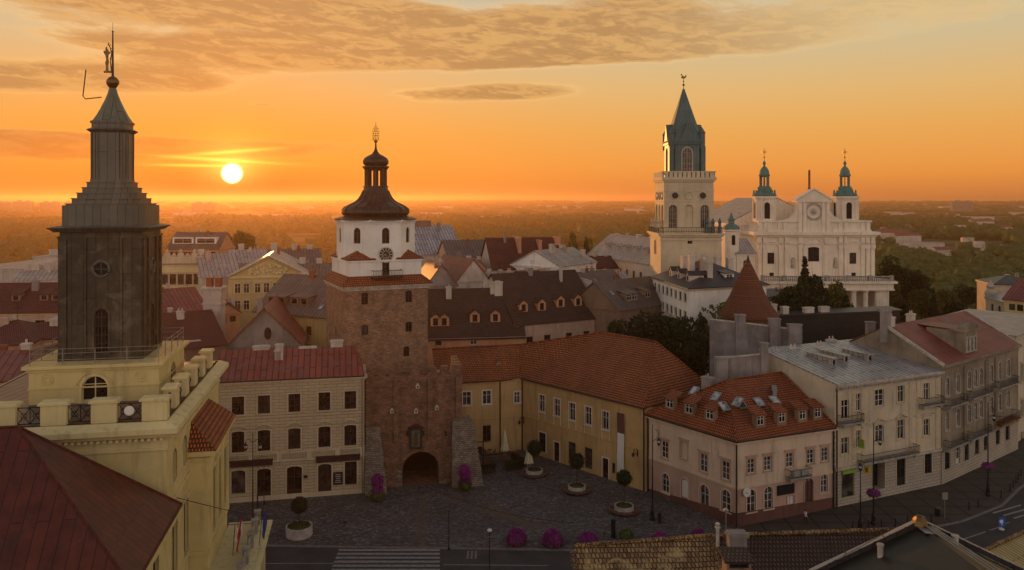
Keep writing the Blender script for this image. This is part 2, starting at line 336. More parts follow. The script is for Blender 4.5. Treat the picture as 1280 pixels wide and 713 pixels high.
# facade helpers ----------------------------------------------------
def frame_of(p0, p1):
    p0, p1 = Vector(p0[:2]), Vector(p1[:2]); e = (p1 - p0); L = e.length; e /= L; return p0, e, Vector((e.y, -e.x)), L
def at_px(p0, p1, px):                              # distance along a facade at which a photo column meets it
    p0, e, n, L = frame_of(p0, p1); r = (px - 640) / F; return (r * p0.y - p0.x) / (e.x - r * e.y)
def ring(mb, pts, z0, z1, proj, closed=True, proj2=None):
    """mouldings: a band round a ccw-from-outside outline (left to right seen from outside)"""
    proj2 = proj if proj2 is None else proj2
    pts = [Vector(p[:2]) for p in pts]; n = len(pts)
    def off(i, d):
        a = pts[i - 1] if (closed or i > 0) else None; b = pts[i]; c = pts[(i + 1) % n] if (closed or i < n - 1) else None
        n1 = frame_of(a, b)[2] if a is not None else None; n2 = frame_of(b, c)[2] if c is not None else None
        if n1 is None or n2 is None: return b + (n1 or n2) * d
        m = (n1 + n2); m.normalize(); return b + m * (d / max(.35, m.dot(n1)))
    A = [off(i, proj) for i in range(n)]; B = [off(i, proj2) for i in range(n)]
    for i in range(n if closed else n - 1):
        j = (i + 1) % n
        mb.face([v3(A[i], z0), v3(A[j], z0), v3(B[j], z1), v3(B[i], z1)])
        mb.face([v3(B[i], z1), v3(B[j], z1), v3(pts[j], z1), v3(pts[i], z1)])
        mb.face([v3(pts[i], z0), v3(pts[j], z0), v3(A[j], z0), v3(A[i], z0)])
    if not closed:
        for i in (0, n - 1): mb.face([v3(pts[i], z0), v3(A[i], z0), v3(B[i], z1), v3(pts[i], z1)])
def facade(mb, p0, p1, z0, z1, ops, rv=.28):
    p0, e, n, L = frame_of(p0, p1)
    def pt(u, z, dpt=0.0): q = p0 + e * u - n * dpt; return Vector((q.x, q.y, z))
    us = sorted({0.0, L} | {o['u0'] for o in ops} | {o['u1'] for o in ops}); zs = sorted({z0, z1} | {o['z0'] for o in ops} | {o['z1'] for o in ops})
    us = [u for u in us if -1e-6 <= u <= L + 1e-6]; zs = [z for z in zs if z0 - 1e-6 <= z <= z1 + 1e-6]
    for za, zb in zip(zs, zs[1:]):
        if zb - za < 1e-5: continue
        zm = (za + zb) / 2; run = None
        for ua, ub in zip(us, us[1:]):
            um = (ua + ub) / 2; hole = any(o['u0'] < um < o['u1'] and o['z0'] < zm < o['z1'] for o in ops)
            if hole:
                if run is not None: mb.face([pt(run, za), pt(ua, za), pt(ua, zb), pt(run, zb)]); run = None
            elif run is None: run = ua
        if run is not None: mb.face([pt(run, za), pt(L, za), pt(L, zb), pt(run, zb)])
    for o in ops:
        a, b, c, d = o['u0'], o['u1'], o['z0'], o['z1']; r = o.get('arch', 0); r_ = o.get('rv', rv); zt = d - r
        mb.face([pt(a, c), pt(b, c), pt(b, c, r_), pt(a, c, r_)])
        mb.face([pt(a, c), pt(a, c, r_), pt(a, zt, r_), pt(a, zt)]); mb.face([pt(b, c, r_), pt(b, c), pt(b, zt), pt(b, zt, r_)])
        if r > 0:
            K = 8; arc = [(a + (b - a) * (.5 - .5 * math.cos(math.pi * k / K)), zt + r * math.sin(math.pi * k / K)) for k in range(K + 1)]
            for (ua, za), (ub, zb) in zip(arc, arc[1:]):
                mb.face([pt(ua, za), pt(ub, zb), pt(ub, d), pt(ua, d)]) if d - max(za, zb) > 1e-6 or abs(za - zb) > 1e-6 else None
                mb.face([pt(ua, za, r_), pt(ub, zb, r_), pt(ub, zb), pt(ua, za)])
        else: mb.face([pt(a, d, r_), pt(b, d, r_), pt(b, d), pt(a, d)])
def outline(w, h, r, inset=0.0, K=8):
    """local xz outline of an opening, rise r, base centre at origin"""
    a = w / 2 - inset
    if r <= 0: return [(-a, inset), (a, inset), (a, h - inset), (-a, h - inset)]
    zt = h - r; rr = max(.01, r - inset)
    return [(-a, inset), (a, inset)] + [(a * math.cos(math.pi * k / K), zt + rr * math.sin(math.pi * k / K)) for k in range(K + 1)]
WIN = {}
def win_mesh(w, h, r, st, fm, gm):
    key = ('w', round(w, 2), round(h, 2), round(r, 2), st, fm, gm)
    if key in WIN: return WIN[key]
    t = .075 if w > .7 else .05
    mb = MB(); o, i = outline(w, h, r), outline(w, h, r, t); n = len(o); y0, y1 = -.05, .03
    for k in range(n):
        j = (k + 1) % n
        mb.face([(o[k][0], y0, o[k][1]), (o[j][0], y0, o[j][1]), (i[j][0], y0, i[j][1]), (i[k][0], y0, i[k][1])])
        mb.face([(i[k][0], y0, i[k][1]), (i[j][0], y0, i[j][1]), (i[j][0], y1, i[j][1]), (i[k][0], y1, i[k][1])])
    def bar(x0, x1, z0, z1, yy=y0): mb.face([(x0, yy, z0), (x1, yy, z0), (x1, yy, z1), (x0, yy, z1)]); mb.face([(x0, y1, z0), (x0, yy, z0), (x0, yy, z1), (x0, y1, z1)]); mb.face([(x1, yy, z0), (x1, y1, z0), (x1, y1, z1), (x1, yy, z1)]); mb.face([(x0, yy, z1), (x1, yy, z1), (x1, y1, z1), (x0, y1, z1)])
    m = t * .5; H2 = h - t - (r * .02)
    if st != 'blank': bar(-m, m, t, H2, y0 - .01)
    if st in ('cross', 'door'): bar(-w / 2 + t, w / 2 - t, h * .66 - m * .8, h * .66 + m * .8)
    if st == 'six':
        for f in (.36, .68): bar(-w / 2 + t, w / 2 - t, h * f - m * .7, h * f + m * .7)
    if st == 'grid':
        for f in (.2, .4, .6, .8): bar(-w / 2 + t, w / 2 - t, h * f - m * .5, h * f + m * .5)
        for f in (-.25, .25): bar(w * f - m * .5, w * f + m * .5, t, H2 - r * .25)
    if st == 'door': mb.face([(-w / 2 + t, -.02, t), (w / 2 - t, -.02, t), (w / 2 - t, -.02, h * .28), (-w / 2 + t, -.02, h * .28)])
    f = mb.build('window', fm); p = MB(); q = outline(w - .02, h - .01, r, .005); p.face([(x, .0, z) for x, z in q]); g = p.build('pane', gm)
    WIN[key] = (f.data, g.data); bpy.data.objects.remove(f); bpy.data.objects.remove(g); return WIN[key]
def trim_mesh(w, h, r, kind, mat, hood, sill):
    key = ('t', round(w, 2), round(h, 2), round(r, 2), kind, mat, hood, sill)
    if key in WIN: return WIN[key]
    mb = MB(); t, pr = .16, .07
    o, i = outline(w + 2 * t, h + t, r + t if r > 0 else 0), outline(w, h, r)
    if r > 0: o = [(x, z) for x, z in o]
    n = len(o)
    if kind != 'none':
        for k in range(1, n):
            j = (k + 1) % n
            if j == 0: continue
            mb.face([(o[k][0], -pr, o[k][1]), (i[k][0], -pr, i[k][1]), (i[j][0], -pr, i[j][1]), (o[j][0], -pr, o[j][1])][::-1])
            mb.face([(o[k][0], 0, o[k][1]), (o[k][0], -pr, o[k][1]), (o[j][0], -pr, o[j][1]), (o[j][0], 0, o[j][1])])
        k, j = n - 1, 0
        mb.face([(o[k][0], -pr, o[k][1]), (i[k][0], -pr, i[k][1]), (i[j][0], -pr, i[j][1]), (o[j][0], -pr, o[j][1])][::-1])
        mb.face([(o[k][0], 0, o[k][1]), (o[k][0], -pr, o[k][1]), (o[j][0], -pr, o[j][1]), (o[j][0], 0, o[j][1])])
    def bx(x0, x1, z0, z1, d): mb.box(((x0 + x1) / 2, -d / 2, z0), x1 - x0, d, z1 - z0)
    if hood == 'flat': bx(-w / 2 - .28, w / 2 + .28, h + .3, h + .46, .24); bx(-w / 2 - .2, w / 2 + .2, h + .18, h + .3, .12)
    if hood in ('seg', 'ped'):
        a = w / 2 + .38; K = 8 if hood == 'seg' else 2; hh = .42 if hood == 'seg' else .5; z = h + .28
        cur = [(-a + 2 * a * k / K, z + hh * (math.sin(math.pi * k / K))) for k in range(K + 1)]
        for (xa, za), (xb, zb) in zip(cur, cur[1:]):
            mb.face([(xa, -.28, za), (xb, -.28, zb), (xb, -.28, zb + .13), (xa, -.28, za + .13)]); mb.face([(xa, -.28, za + .13), (xb, -.28, zb + .13), (xb, 0, zb + .13), (xa, 0, za + .13)])
            mb.face([(xa, 0, za), (xb, 0, zb), (xb, -.28, zb), (xa, -.28, za)])
        if hood == 'ped': bx(-a, a, z - .12, z, .26)
    if sill: bx(-w / 2 - .2, w / 2 + .2, -.14, -.01, .17)
    if not mb.f: WIN[key] = None; return None
    f = mb.build('surround', mat); WIN[key] = f.data; bpy.data.objects.remove(f); return WIN[key]
class Bld:
    def __init__(s, name, label, cat, loc, wall, group=None, trim=None):
        s.t = thing(name, label, cat, loc, group); s.loc = Vector(loc); s.wm = wall; s.mb = MB(); s.tr = trim; s.nw = 0; s.roof_ob = None
    def link(s, name, me, parent, loc, rz):
        o = bpy.data.objects.new(name, me); COL.objects.link(o); o.parent = parent; o.location = loc; o.rotation_euler = (0, 0, rz); return o
    def opening(s, p0, p1, u, z, w, h, st='cross', arch=0, fm='white_frame', gm='glass', sur='frame', hood=None, sill=True, name=None, rv=.28, trm=None, lab=None):
        p0, e, n, L = frame_of(p0, p1); arch = w / 2 if arch is True else arch
        if u - w / 2 < .05 or u + w / 2 > L - .05: return None
        if gm in ('glass', 'glass_curtain') and rng.random() < .3: gm = rng.choice(('glass', 'glass_curtain', 'glass_dim'))
        rz = math.atan2(e.y, e.x); q = p0 + e * u; base = Vector((q.x, q.y, z)) - s.loc; ins = Vector((-n.x, -n.y, 0)) * (rv * .62)
        name = name or 'window'
        par = None
        if st != 'void' and st != 'blind':
            f, g = win_mesh(w, h, arch, st, fm, gm)
            par = s.link(name, f, s.t, base + ins, rz); s.link('pane', g, par, (0, 0.0, 0), 0)
        else:
            mb = MB(); mb.face([(x, 0, zz) for x, zz in outline(w, h, arch)]); key = ('b', w, h, arch, s.wm, st)
            if key not in WIN: o = mb.build('x', 'void' if st == 'void' else s.wm); WIN[key] = o.data; bpy.data.objects.remove(o)
            par = s.link(name if name != 'window' or st == 'void' else 'blind_window', WIN[key], s.t, base + Vector((-n.x, -n.y, 0)) * rv, rz)
        if lab: par['label'] = lab
        if s.tr or trm:
            tm = trim_mesh(w, h, arch, sur or 'none', trm or s.tr, hood, sill)
            if tm: s.link('surround', tm, par, Matrix.Rotation(-rz, 3, 'Z') @ (base - par.location), 0)
        s.nw += 1
        return dict(u0=u - w / 2, u1=u + w / 2, z0=z, z1=z + h, arch=arch, rv=rv)
    def wall(s, p0, p1, z0, z1, rows=(), mb=None):
        """rows: (columns, top row px, bottom row px, width, options); columns are photo columns, or fractions of the wall when below 1"""
        ops = []; q0, e, n, L = frame_of(p0, p1)
        for row in rows:
            cols, yt, yb, w_ = row[:4]; o = dict(row[4]) if len(row) > 4 else {}
            us = [(c * L if c < 1 else at_px(p0, p1, c)) for c in cols]
            if o.pop('abs', False): zt, zb = yt, yb
            else: d = (q0 + e * us[0]).y; zt, zb = zat(yt, d), zat(yb, d)
            zb = max(zb, z0 + .04)
            zt = min(zt, z1 - .05)
            for u in us:
                r = s.opening(p0, p1, u, zb, w_, zt - zb, **o)
                if r: ops.append(r)
        facade(mb or s.mb, p0, p1, z0, z1, ops)
    def finish(s, name='wall'): return s.mb.build(name, s.wm, s.t)
    def part(s, mb, name, mat, parent=None, smooth=False):
        o = mb.build(name, mat, s.t, smooth)
        if parent is not None: o.parent = parent
        return o
    def roof(s, polys, mat, t=.22, name='roof'):
        mb = MB()
        for p in polys: mb.slab(p, t)
        s.roof_ob = mb.build(name, mat, s.t); return s.roof_ob
    def chimney(s, x, y, z0, z1, sx=.8, sy=.8, rz=0, mat='old_white', pots=0):
        mb = MB(); mb.box((x, y, z0), sx, sy, z1 - z0 - .25, rz); mb.box((x, y, z1 - .25), sx + .22, sy + .22, .15, rz); mb.box((x, y, z1 - .1), sx + .02, sy + .02, .1, rz)
        for k in range(pots):
            f = (k + .5) / pots - .5; mb.lathe([(.13, 0), (.11, .45)], 8, (x + math.cos(rz) * f * sx, y + math.sin(rz) * f * sx, z1))
        return s.part(mb, 'chimney', mat, s.roof_ob)
    def dormer(s, x, y, z, rz, w=1.5, h=1.5, dep=3, wall='old_white', roof='brown_tile', kind='gable', fm='white_frame', gm='glass', ww=.85, wh=1.05):
        """small roof house: (x,y,z) is the middle of its front at the sill level; rz turns its front from -Y"""
        M = Matrix.Translation((x, y, z)) @ Matrix.Rotation(rz, 4, 'Z'); T = lambda *a: M @ Vector(a)
        a = w / 2; mb = MB(); i = ww / 2; fr = .12
        for q in ([(-a, 0, -.6), (-i, 0, -.6), (-i, 0, h), (-a, 0, h)], [(i, 0, -.6), (a, 0, -.6), (a, 0, h), (i, 0, h)], [(-i, 0, -.6), (i, 0, -.6), (i, 0, 0), (-i, 0, 0)],
                  [(-i, 0, wh), (i, 0, wh), (i, 0, h), (-i, 0, h)], [(-a, dep, -.6), (-a, 0, -.6), (-a, 0, h), (-a, dep, h)], [(a, 0, -.6), (a, dep, -.6), (a, dep, h), (a, 0, h)]):
            mb.face([T(*p) for p in q])
        for sx in (-1, 1): mb.face([T(sx * i, 0, 0), T(sx * i, .15, 0), T(sx * i, .15, wh), T(sx * i, 0, wh)])
        rr = MB(); o = .18
        if kind == 'gable':
            g = h + w * .38; mb.face([T(-a, 0, h), T(a, 0, h), T(0, 0, g)])
            for sx in (-1, 1): rr.slab([T(sx * (a + o), -o, h - .12), T(0, -o, g + .05), T(0, dep + 1.2, g + .05), T(sx * (a + o), dep + .3, h - .12)], .1)
        elif kind == 'shed': rr.slab([T(-a - o, -o, h), T(a + o, -o, h), T(a + o, dep + 1, h + .75), T(-a - o, dep + 1, h + .75)], .1)
        else: rr.slab([T(-a - o, -o, h), T(a + o, -o, h), T(a + o, dep + .5, h + .12), T(-a - o, dep + .5, h + .12)], .12)
        d = s.part(mb, 'dormer', wall); rr.build('dormer_roof', roof, s.t).parent = d
        me, pm = win_mesh(ww, wh, 0, 'cross', fm, gm)
        key = ('dw', ww, wh, fm, gm)
        if key not in WIN:
            m2 = me.copy(); import bmesh; b = bmesh.new(); b.from_mesh(me); b.from_mesh(pm); n0 = len(me.polygons); b.faces.ensure_lookup_table()
            for k in range(n0, len(b.faces)): b.faces[k].material_index = 1
            b.to_mesh(m2); b.free(); m2.materials.append(MATS[gm]); WIN[key] = m2
        wl = T(0, .1, 0) - s.loc; wo_ = bpy.data.objects.new('window', WIN[key]); COL.objects.link(wo_); wo_.parent = d; wo_.location = wl; wo_.rotation_euler = (0, 0, rz)
        return d
    def skylight(s, c, udir, vdir, w=.8, h=1.2, gm='glass_sky'):
        """c on the roof plane; udir level, vdir up the slope"""
        u, v = udir.normalized(), vdir.normalized(); n = u.cross(v); n = n if n.z > 0 else -n
        mb = MB(); q = lambda a, b, k: c + u * a + v * b + n * k
        for sc, k0, k1 in ((.5, -.05, .12),):
            P_ = [(-w/2, -h/2), (w/2, -h/2), (w/2, h/2), (-w/2, h/2)]; I_ = [(x * .8, y * .86) for x, y in P_]
            for i in range(4):
                j = (i + 1) % 4
                mb.face([q(*P_[i], k0), q(*P_[j], k0), q(*P_[j], k1), q(*P_[i], k1)]); mb.face([q(*P_[i], k1), q(*P_[j], k1), q(*I_[j], k1), q(*I_[i], k1)])
            mb.face([q(*p, k1 - .02) for p in I_], 1)
        o = mb.build('skylight', ['zinc', gm], s.t); o.parent = s.roof_ob; return o
def rect_house(name, label, xl, dl, xr, dr, ye, yr, thick, wall, roof, rtype='gable', rows=(), srows_r=(), srows_l=(), z0=0, trim=None, group=None, cat='house', over=.35, corn=True,
               chim=(), dorm=(), dk={}, sky_=(), rt=.22, zr=None, ze=None, hipf=1.0):
    """a house whose front wall runs from photo column xl at distance dl to column xr at distance dr; eaves and ridge rows are those of the photo"""
    p0, p1 = P2(xl, dl), P2(xr, dr); _, e, n, L = frame_of(p0, p1); p2, p3 = p1 - n * thick, p0 - n * thick
    ze = zat(ye, dl) if ze is None else ze; mid = (p0 + p1) / 2 - n * thick / 2
    if zr is None: zr = zat(yr, mid.y if rtype != 'gfront' else (p0.y + p1.y) / 2)
    zr = max(zr, ze + .3)
    B = Bld(name, label, cat, (*((p0 + p1 + p2 + p3) / 4), z0), wall, group, trim); B.p = (p0, p1, p2, p3); B.ze, B.zr = ze, zr; B.e, B.n = e, n
    B.wall(p0, p1, z0, ze, rows); B.wall(p1, p2, z0, ze, srows_r); B.wall(p3, p0, z0, ze, srows_l); B.wall(p2, p3, z0, ze)
    o = over; q0, q1, q2, q3 = p0 + (n - e) * o, p1 + (n + e) * o, p2 + (e - n) * o, p3 - (n + e) * o
    sl = (zr - ze) / (thick / 2); dz = sl * o; E = ze - dz + rt + .02
    ZR = zr + rt + .02
    m0, m1 = (q0 + q3) / 2, (q1 + q2) / 2
    if rtype == 'gable':
        polys = [[v3(q0, E), v3(q1, E), v3(m1, ZR), v3(m0, ZR)], [v3(q2, E), v3(q3, E), v3(m0, ZR), v3(m1, ZR)]]
        w0, w1 = (p0 + p3) / 2, (p1 + p2) / 2
        B.mb.face([v3(p1, ze), v3(p2, ze), v3(w1, zr)]); B.mb.face([v3(p3, ze), v3(p0, ze), v3(w0, zr)])
    elif rtype == 'hip':
        k = min(thick / 2, L / 2 - .3) * hipf; a, b = m0 + e * (k + o), m1 - e * (k + o)
        polys = [[v3(q0, E), v3(q1, E), v3(b, ZR), v3(a, ZR)], [v3(q2, E), v3(q3, E), v3(a, ZR), v3(b, ZR)], [v3(q1, E), v3(q2, E), v3(b, ZR)], [v3(q3, E), v3(q0, E), v3(a, ZR)]]
    elif rtype == 'gfront':
        sl2 = (zr - ze) / (L / 2); E = ze - sl2 * o + rt + .02; f0, f1 = (q0 + q1) / 2, (q2 + q3) / 2
        polys = [[v3(q1, E), v3(q2, E), v3(f1, ZR), v3(f0, ZR)], [v3(q3, E), v3(q0, E), v3(f0, ZR), v3(f1, ZR)]]
        B.mb.face([v3(p0, ze), v3(p1, ze), v3((p0 + p1) / 2, zr)]); B.mb.face([v3(p2, ze), v3(p3, ze), v3((p2 + p3) / 2, zr)])
    elif rtype == 'mono':
        polys = [[v3(q0, ze + rt), v3(q1, ze + rt), v3(q2, zr + rt), v3(q3, zr + rt)]]
        for a, b in ((p1, p2), (p2, p3), (p3, p0)):
            za, zb = (zr if a in (p2, p3) else ze), (zr if b in (p2, p3) else ze)
            if za == ze and zb == ze: continue
            B.mb.face([v3(a, ze), v3(b, ze), v3(b, zb), v3(a, za)] if za > ze and zb > ze else ([v3(a, ze), v3(b, ze), v3(b, zb)] if zb > ze else [v3(a, ze), v3(b, ze), v3(a, za)]))
    else: polys = [[v3(q0, ze + rt), v3(q1, ze + rt), v3(q2, ze + rt + .1), v3(q3, ze + rt + .1)]]
    B.finish(); B.roof(polys, roof, rt)
    if corn:
        mb = MB(); ring(mb, [p0, p1, p2, p3], ze - .45, ze - .2, .16); ring(mb, [p0, p1, p2, p3], ze - .2, ze - .005, .28); B.part(mb, 'cornice', trim or wall)
    th = math.atan2(e.y, e.x)
    for c in chim:     # (fraction along, fraction from front to back, top row px or height above ridge, width, depth, material, pots)
        u, f = c[0], c[1]; q = p0 + e * (u * L) - n * (f * thick)
        zt = zat(c[2], q.y) if c[2] > 20 else zr + c[2]
        B.chimney(q.x, q.y, ze, zt, c[3] if len(c) > 3 else .9, c[4] if len(c) > 4 else .7, th, c[5] if len(c) > 5 else 'old_white', c[6] if len(c) > 6 else 0)
    if thick > 9 and rtype in ('gable', 'hip', 'gfront'):     # small stacks and aerials along the ridge
        for k in range(rng.randint(1, 3)):
            f = rng.uniform(.2, .8); g_ = rng.uniform(.34, .66)
            q = (p0 + e * (f * L) - n * (g_ * thick)) if rtype != 'gfront' else (p0 + e * (g_ * L) - n * (f * thick))
            B.chimney(q.x, q.y, ze + (zr - ze) * .5, zr + rng.uniform(.35, 1.1), rng.uniform(.5, 1.1), .6, th, rng.choice(('old_white', 'grey_plaster', 'brick_pot', 'dusty_pink')), rng.randint(0, 2))
        if rng.random() < .6:
            q = (p0 + p2) / 2 + e * rng.uniform(-3, 3) * (rtype != 'gfront'); am = MB(); am.tube([v3(q, zr), v3(q, zr + 2.6)], .035, 4); [am.tube([v3(q - e * .6, zr + z_), v3(q + e * .6, zr + z_)], .022, 4) for z_ in (1.9, 2.2, 2.5)]; B.part(am, 'aerial', 'black_iron')
    for d_ in dorm:    # (photo column or fraction, fraction up the slope)
        u = d_[0] * L if d_[0] < 1 else at_px(p0, p1, d_[0]); f = d_[1]; q = p0 + e * u - n * (f * thick / 2); z = ze + (zr - ze) * f
        B.dormer(q.x, q.y, z + .35, th, **dk)
    up = Vector((-n.x, -n.y, 0)) * (thick / 2) + Vector((0, 0, zr - ze))
    for s_ in sky_:
        u = s_[0] * L if s_[0] < 1 else at_px(p0, p1, s_[0]); c = Vector((*(p0 + e * u), ze + rt)) + up * s_[1]; B.skylight(c, Vector((e.x, e.y, 0)), up)
    return B

# ------------------------------------------------------------------ terrain, square, road
def sstep(a, b, x): t = max(0, min(1, (x - a) / (b - a))); return t * t * (3 - 2 * t)
def terr(x, y):
    d = math.hypot(x, y); z = -15 * sstep(250, 420, d - max(0, -x) * .25 + 0)
    z += 2.2 * math.sin(x * .012 + 1) * math.sin(y * .009) * sstep(350, 700, d)
    z += sstep(1800, 8000, d) * (34 + 5 * math.sin(x * .0011 + 2) + 3 * math.sin(x * .0037 + y * .001))
    return z
def make_ground():
    rr = [0] + list(np.linspace(40, 440, 21)) + list(np.geomspace(470, 9000, 44)); na = 160; v = [(0, 0, 0)]; f = []
    for r in rr[1:]:
        for k in range(na): a = 2 * math.pi * k / na; x, y = r * math.sin(a), r * math.cos(a); v.append((x, y, terr(x, y) - .02))
    for k in range(na): f.append((0, 1 + (k + 1) % na, 1 + k))
    for i in range(len(rr) - 2):
        for k in range(na): a = 1 + i * na + k; b = 1 + i * na + (k + 1) % na; f.append((a, b, b + na, a + na))
    me = bpy.data.meshes.new('ground'); me.from_pydata(v, [], f); me.flip_normals() if False else None
    m, nt, p = newmat('countryside'); pos, uv = coords(nt)
    ln = nt.n('ShaderNodeVectorMath', operation='LENGTH'); nt.put(ln.inputs[0], pos); d = V(nt, ln.outputs['Value'])
    a = nt.noise(pos, .006, 5, .6); b = nt.noise(nt.scale(pos, (.35, 1, 1)), .0045, 6, .62, .4); c = nt.noise(pos, .08, 6, .7)
    col = nt.mix(nt.smooth(a, .42, .56), (.06, .07, .026), (.20, .15, .07)); col = nt.mix(nt.smooth(b, .50, .58), col, (.03, .036, .016)); col = nt.mix(nt.smooth(c, .45, .65) * .5, col, (.035, .035, .017))
    town = nt.mix(nt.smooth(c, .4, .6), (.045, .036, .03), (.06, .05, .04)); col = nt.mix(nt.smooth(d, 240, 300), town, col)
    finish(nt, p, col, .95, 0, c, .6, .5, .1); me.materials.append(m); auto_uv(me)
    o = bpy.data.objects.new('ground', me); COL.objects.link(o); tag(o, kind='structure')
make_ground()
def sheet(name, poly, z, matn):
    mb = MB(); pts = [(p[0], p[1], z) for p in poly]; n = len(pts)
    if sum(pts[i][0] * pts[(i + 1) % n][1] - pts[(i + 1) % n][0] * pts[i][1] for i in range(n)) < 0: pts = pts[::-1]
    mb.face(pts); return mb.build(name, matn)
# cobbles: irregular setts with worn sandy tracks
m, nt, p = newmat('cobbles'); pos, uv = coords(nt)
wv = nt.n('ShaderNodeVectorMath', operation='ADD'); wn = nt.noise(pos, .12, 3); nt.put(wv.inputs[0], pos); nt.put(wv.inputs[1], nt.comb(wn * 4.0, wn * 3.0, 0))
vo = nt.n('ShaderNodeTexVoronoi', feature='F1'); nt.put(vo.inputs['Vector'], nt.scale(wv.outputs[0], (1.0, 1.4, 1))); vo.inputs['Scale'].default_value = 3.0
vd = nt.n('ShaderNodeTexVoronoi', feature='DISTANCE_TO_EDGE'); nt.put(vd.inputs['Vector'], nt.scale(wv.outputs[0], (1.0, 1.4, 1))); vd.inputs['Scale'].default_value = 3.0
sv = nt.n('ShaderNodeSeparateXYZ'); nt.put(sv.inputs[0], vo.outputs['Color']); cell = V(nt, sv.outputs[0]); edge = V(nt, vd.outputs['Distance'])
big = nt.noise(pos, .10, 5, .65); col = nt.ramp(cell, [(0, (.060, .053, .052)), (.5, (.100, .088, .085)), (.85, (.135, .118, .112)), (1, (.20, .178, .168))])
col = nt.mix(1, col, nt.ramp(big, [(.3, .75), (.7, 1.3)]), 'MULTIPLY'); col = nt.mix(nt.smooth(edge, .08, .02) * .7, col, (.028, .025, .025))
sx = nt.n('ShaderNodeSeparateXYZ'); nt.put(sx.inputs[0], pos); PX, PY = V(nt, sx.outputs[0]), V(nt, sx.outputs[1])
def track(ax, ay, bx, by, w_):          # worn track along a line on the square
    dx, dy = bx - ax, by - ay; L = math.hypot(dx, dy); t = ((PX - ax) * (dx / L) + (PY - ay) * (dy / L)); dd = nt.m('ABSOLUTE', (PX - ax) * (-dy / L) + (PY - ay) * (dx / L) + (wn - .5) * 1.2)
    return nt.smooth(dd, w_, w_ * .3) * nt.smooth(t, -1.5, 1) * nt.smooth(t, L + 1.5, L - 1)
for k in ((G(560, 625), G(700, 668), .9), (G(600, 622), G(662, 662), .7), (G(530, 628), G(525, 680), .8), (G(470, 650), G(640, 640), .5)):
    col = nt.mix(track(k[0].x, k[0].y, k[1].x, k[1].y, k[2]) * .6, col, (.135, .085, .055))
finish(nt, p, col, .8, 0, nt.smooth(edge, 0, .12) + cell * .3, .7, .04, .2)
m, nt, p = newmat('asphalt'); pos, uv = coords(nt); a = nt.noise(pos, 14, 3); b = nt.noise(pos, .3, 5, .65); col = nt.mix(nt.smooth(b, .35, .65), (.028, .026, .028), (.050, .045, .046)); finish(nt, p, nt.mix(a * .3, col, (.06, .055, .05)), .75, 0, a, .3, .01, .35)
A_, B_, C_ = Vector((18.6, 109.7)), Vector((27.4, 97.6)), Vector((41.65, 103.6))
kerb = [(-110, 92.6), (-30, 92.4), (7, 91.2), (24, 90.6), (36, 92.4), (46, 95.4), (56, 99.4), (64, 104.5), (70, 110.5), (82, 121), (110, 150), (150, 200)]
sq = sheet('cobbled_square', [(-52, 92.6), (-30, 92.4), (7, 91.2), (24, 90.6), (29.5, 91.3), (27.4, 97.6), (20, 112), (5, 128), (-2, 133), (-12, 134), (-14, 118), (-22, 112), (-40, 108), (-52, 108)], .12, 'cobbles'); tag(sq, kind='structure')
pv = sheet('pavement', [(29.52, 91.3), (36, 92.4), (46, 95.4), (56, 99.4), (64, 104.5), (70, 110.5), (82, 121), (95, 135), (82, 140), (60, 112.5), (41.65, 103.7), (27.42, 97.6)], .12, 'slab_paving'); tag(pv, kind='structure')
rd = sheet('road', kerb + [(175, 190), (125, 135), (96, 105), (84, 94), (76, 84), (60, 76), (-110, 76)], .01, 'asphalt'); tag(rd, kind='structure')
mb = MB()
for a, b in zip(kerb, kerb[1:]):
    q0, e, n, L = frame_of(a, b); a2, b2 = q0 + n * .16, q0 + e * L + n * .16; a1, b1 = q0 - n * .16, q0 + e * L - n * .16
    mb.face([v3(a2, 0), v3(b2, 0), v3(b2, .125), v3(a2, .125)]); mb.face([v3(a2, .125), v3(b2, .125), v3(b1, .125), v3(a1, .125)])
tag(mb.build('kerb', 'kerb_stone'), kind='structure')
# painted markings on the road
mb = MB()
def mark(pts): mb.face([(p[0], p[1], .016) for p in pts])
y_ = 91.6
for k in range(6):
    ya, yb = y_ - k * .98, y_ - k * .98 - .52; xa = (424 - 1.9 * k - 640) / F * ya; mark([(xa, yb), ((550 - 640) / F * ya, yb), ((550 - 640) / F * ya, ya), (xa, ya)])
mark([(-34, 87.9), (-19.6, 87.9), (-19.6, 88.05), (-34, 88.05)]); mark([(-7.5, 87.6), (4, 87.4), (4, 87.55), (-7.5, 87.75)])
for i in range(3):
    for j in range(4): mark([(-5.1 + i * .45, 89.2 + j * .5), (-4.85 + i * .45, 89.2 + j * .5), (-4.85 + i * .45, 89.5 + j * .5), (-5.1 + i * .45, 89.5 + j * .5)])
a, b = G(1200, 675), G(1232, 665)
for (s0, s1) in (((1182, 682), (1232, 665)), ((1238, 663), (1250, 659)), ((1254, 656), (1262, 653))):
    a, b = G(*s0), G(*s1); d = (b - a).normalized(); n_ = Vector((-d.y, d.x, 0)) * .09; mark([a - n_, b - n_, b + n_, a + n_])
for k in range(5):      # crossing on the right
    a, b = G(1240 + k * 13, 641 + k * 3.2), G(1275 + k * 13, 631 + k * 3.2); n_ = Vector((.0, -.38, 0)); mark([a + n_, b + n_, b, a])
tag(mb.build('road_markings', 'paint_white'), kind='structure')

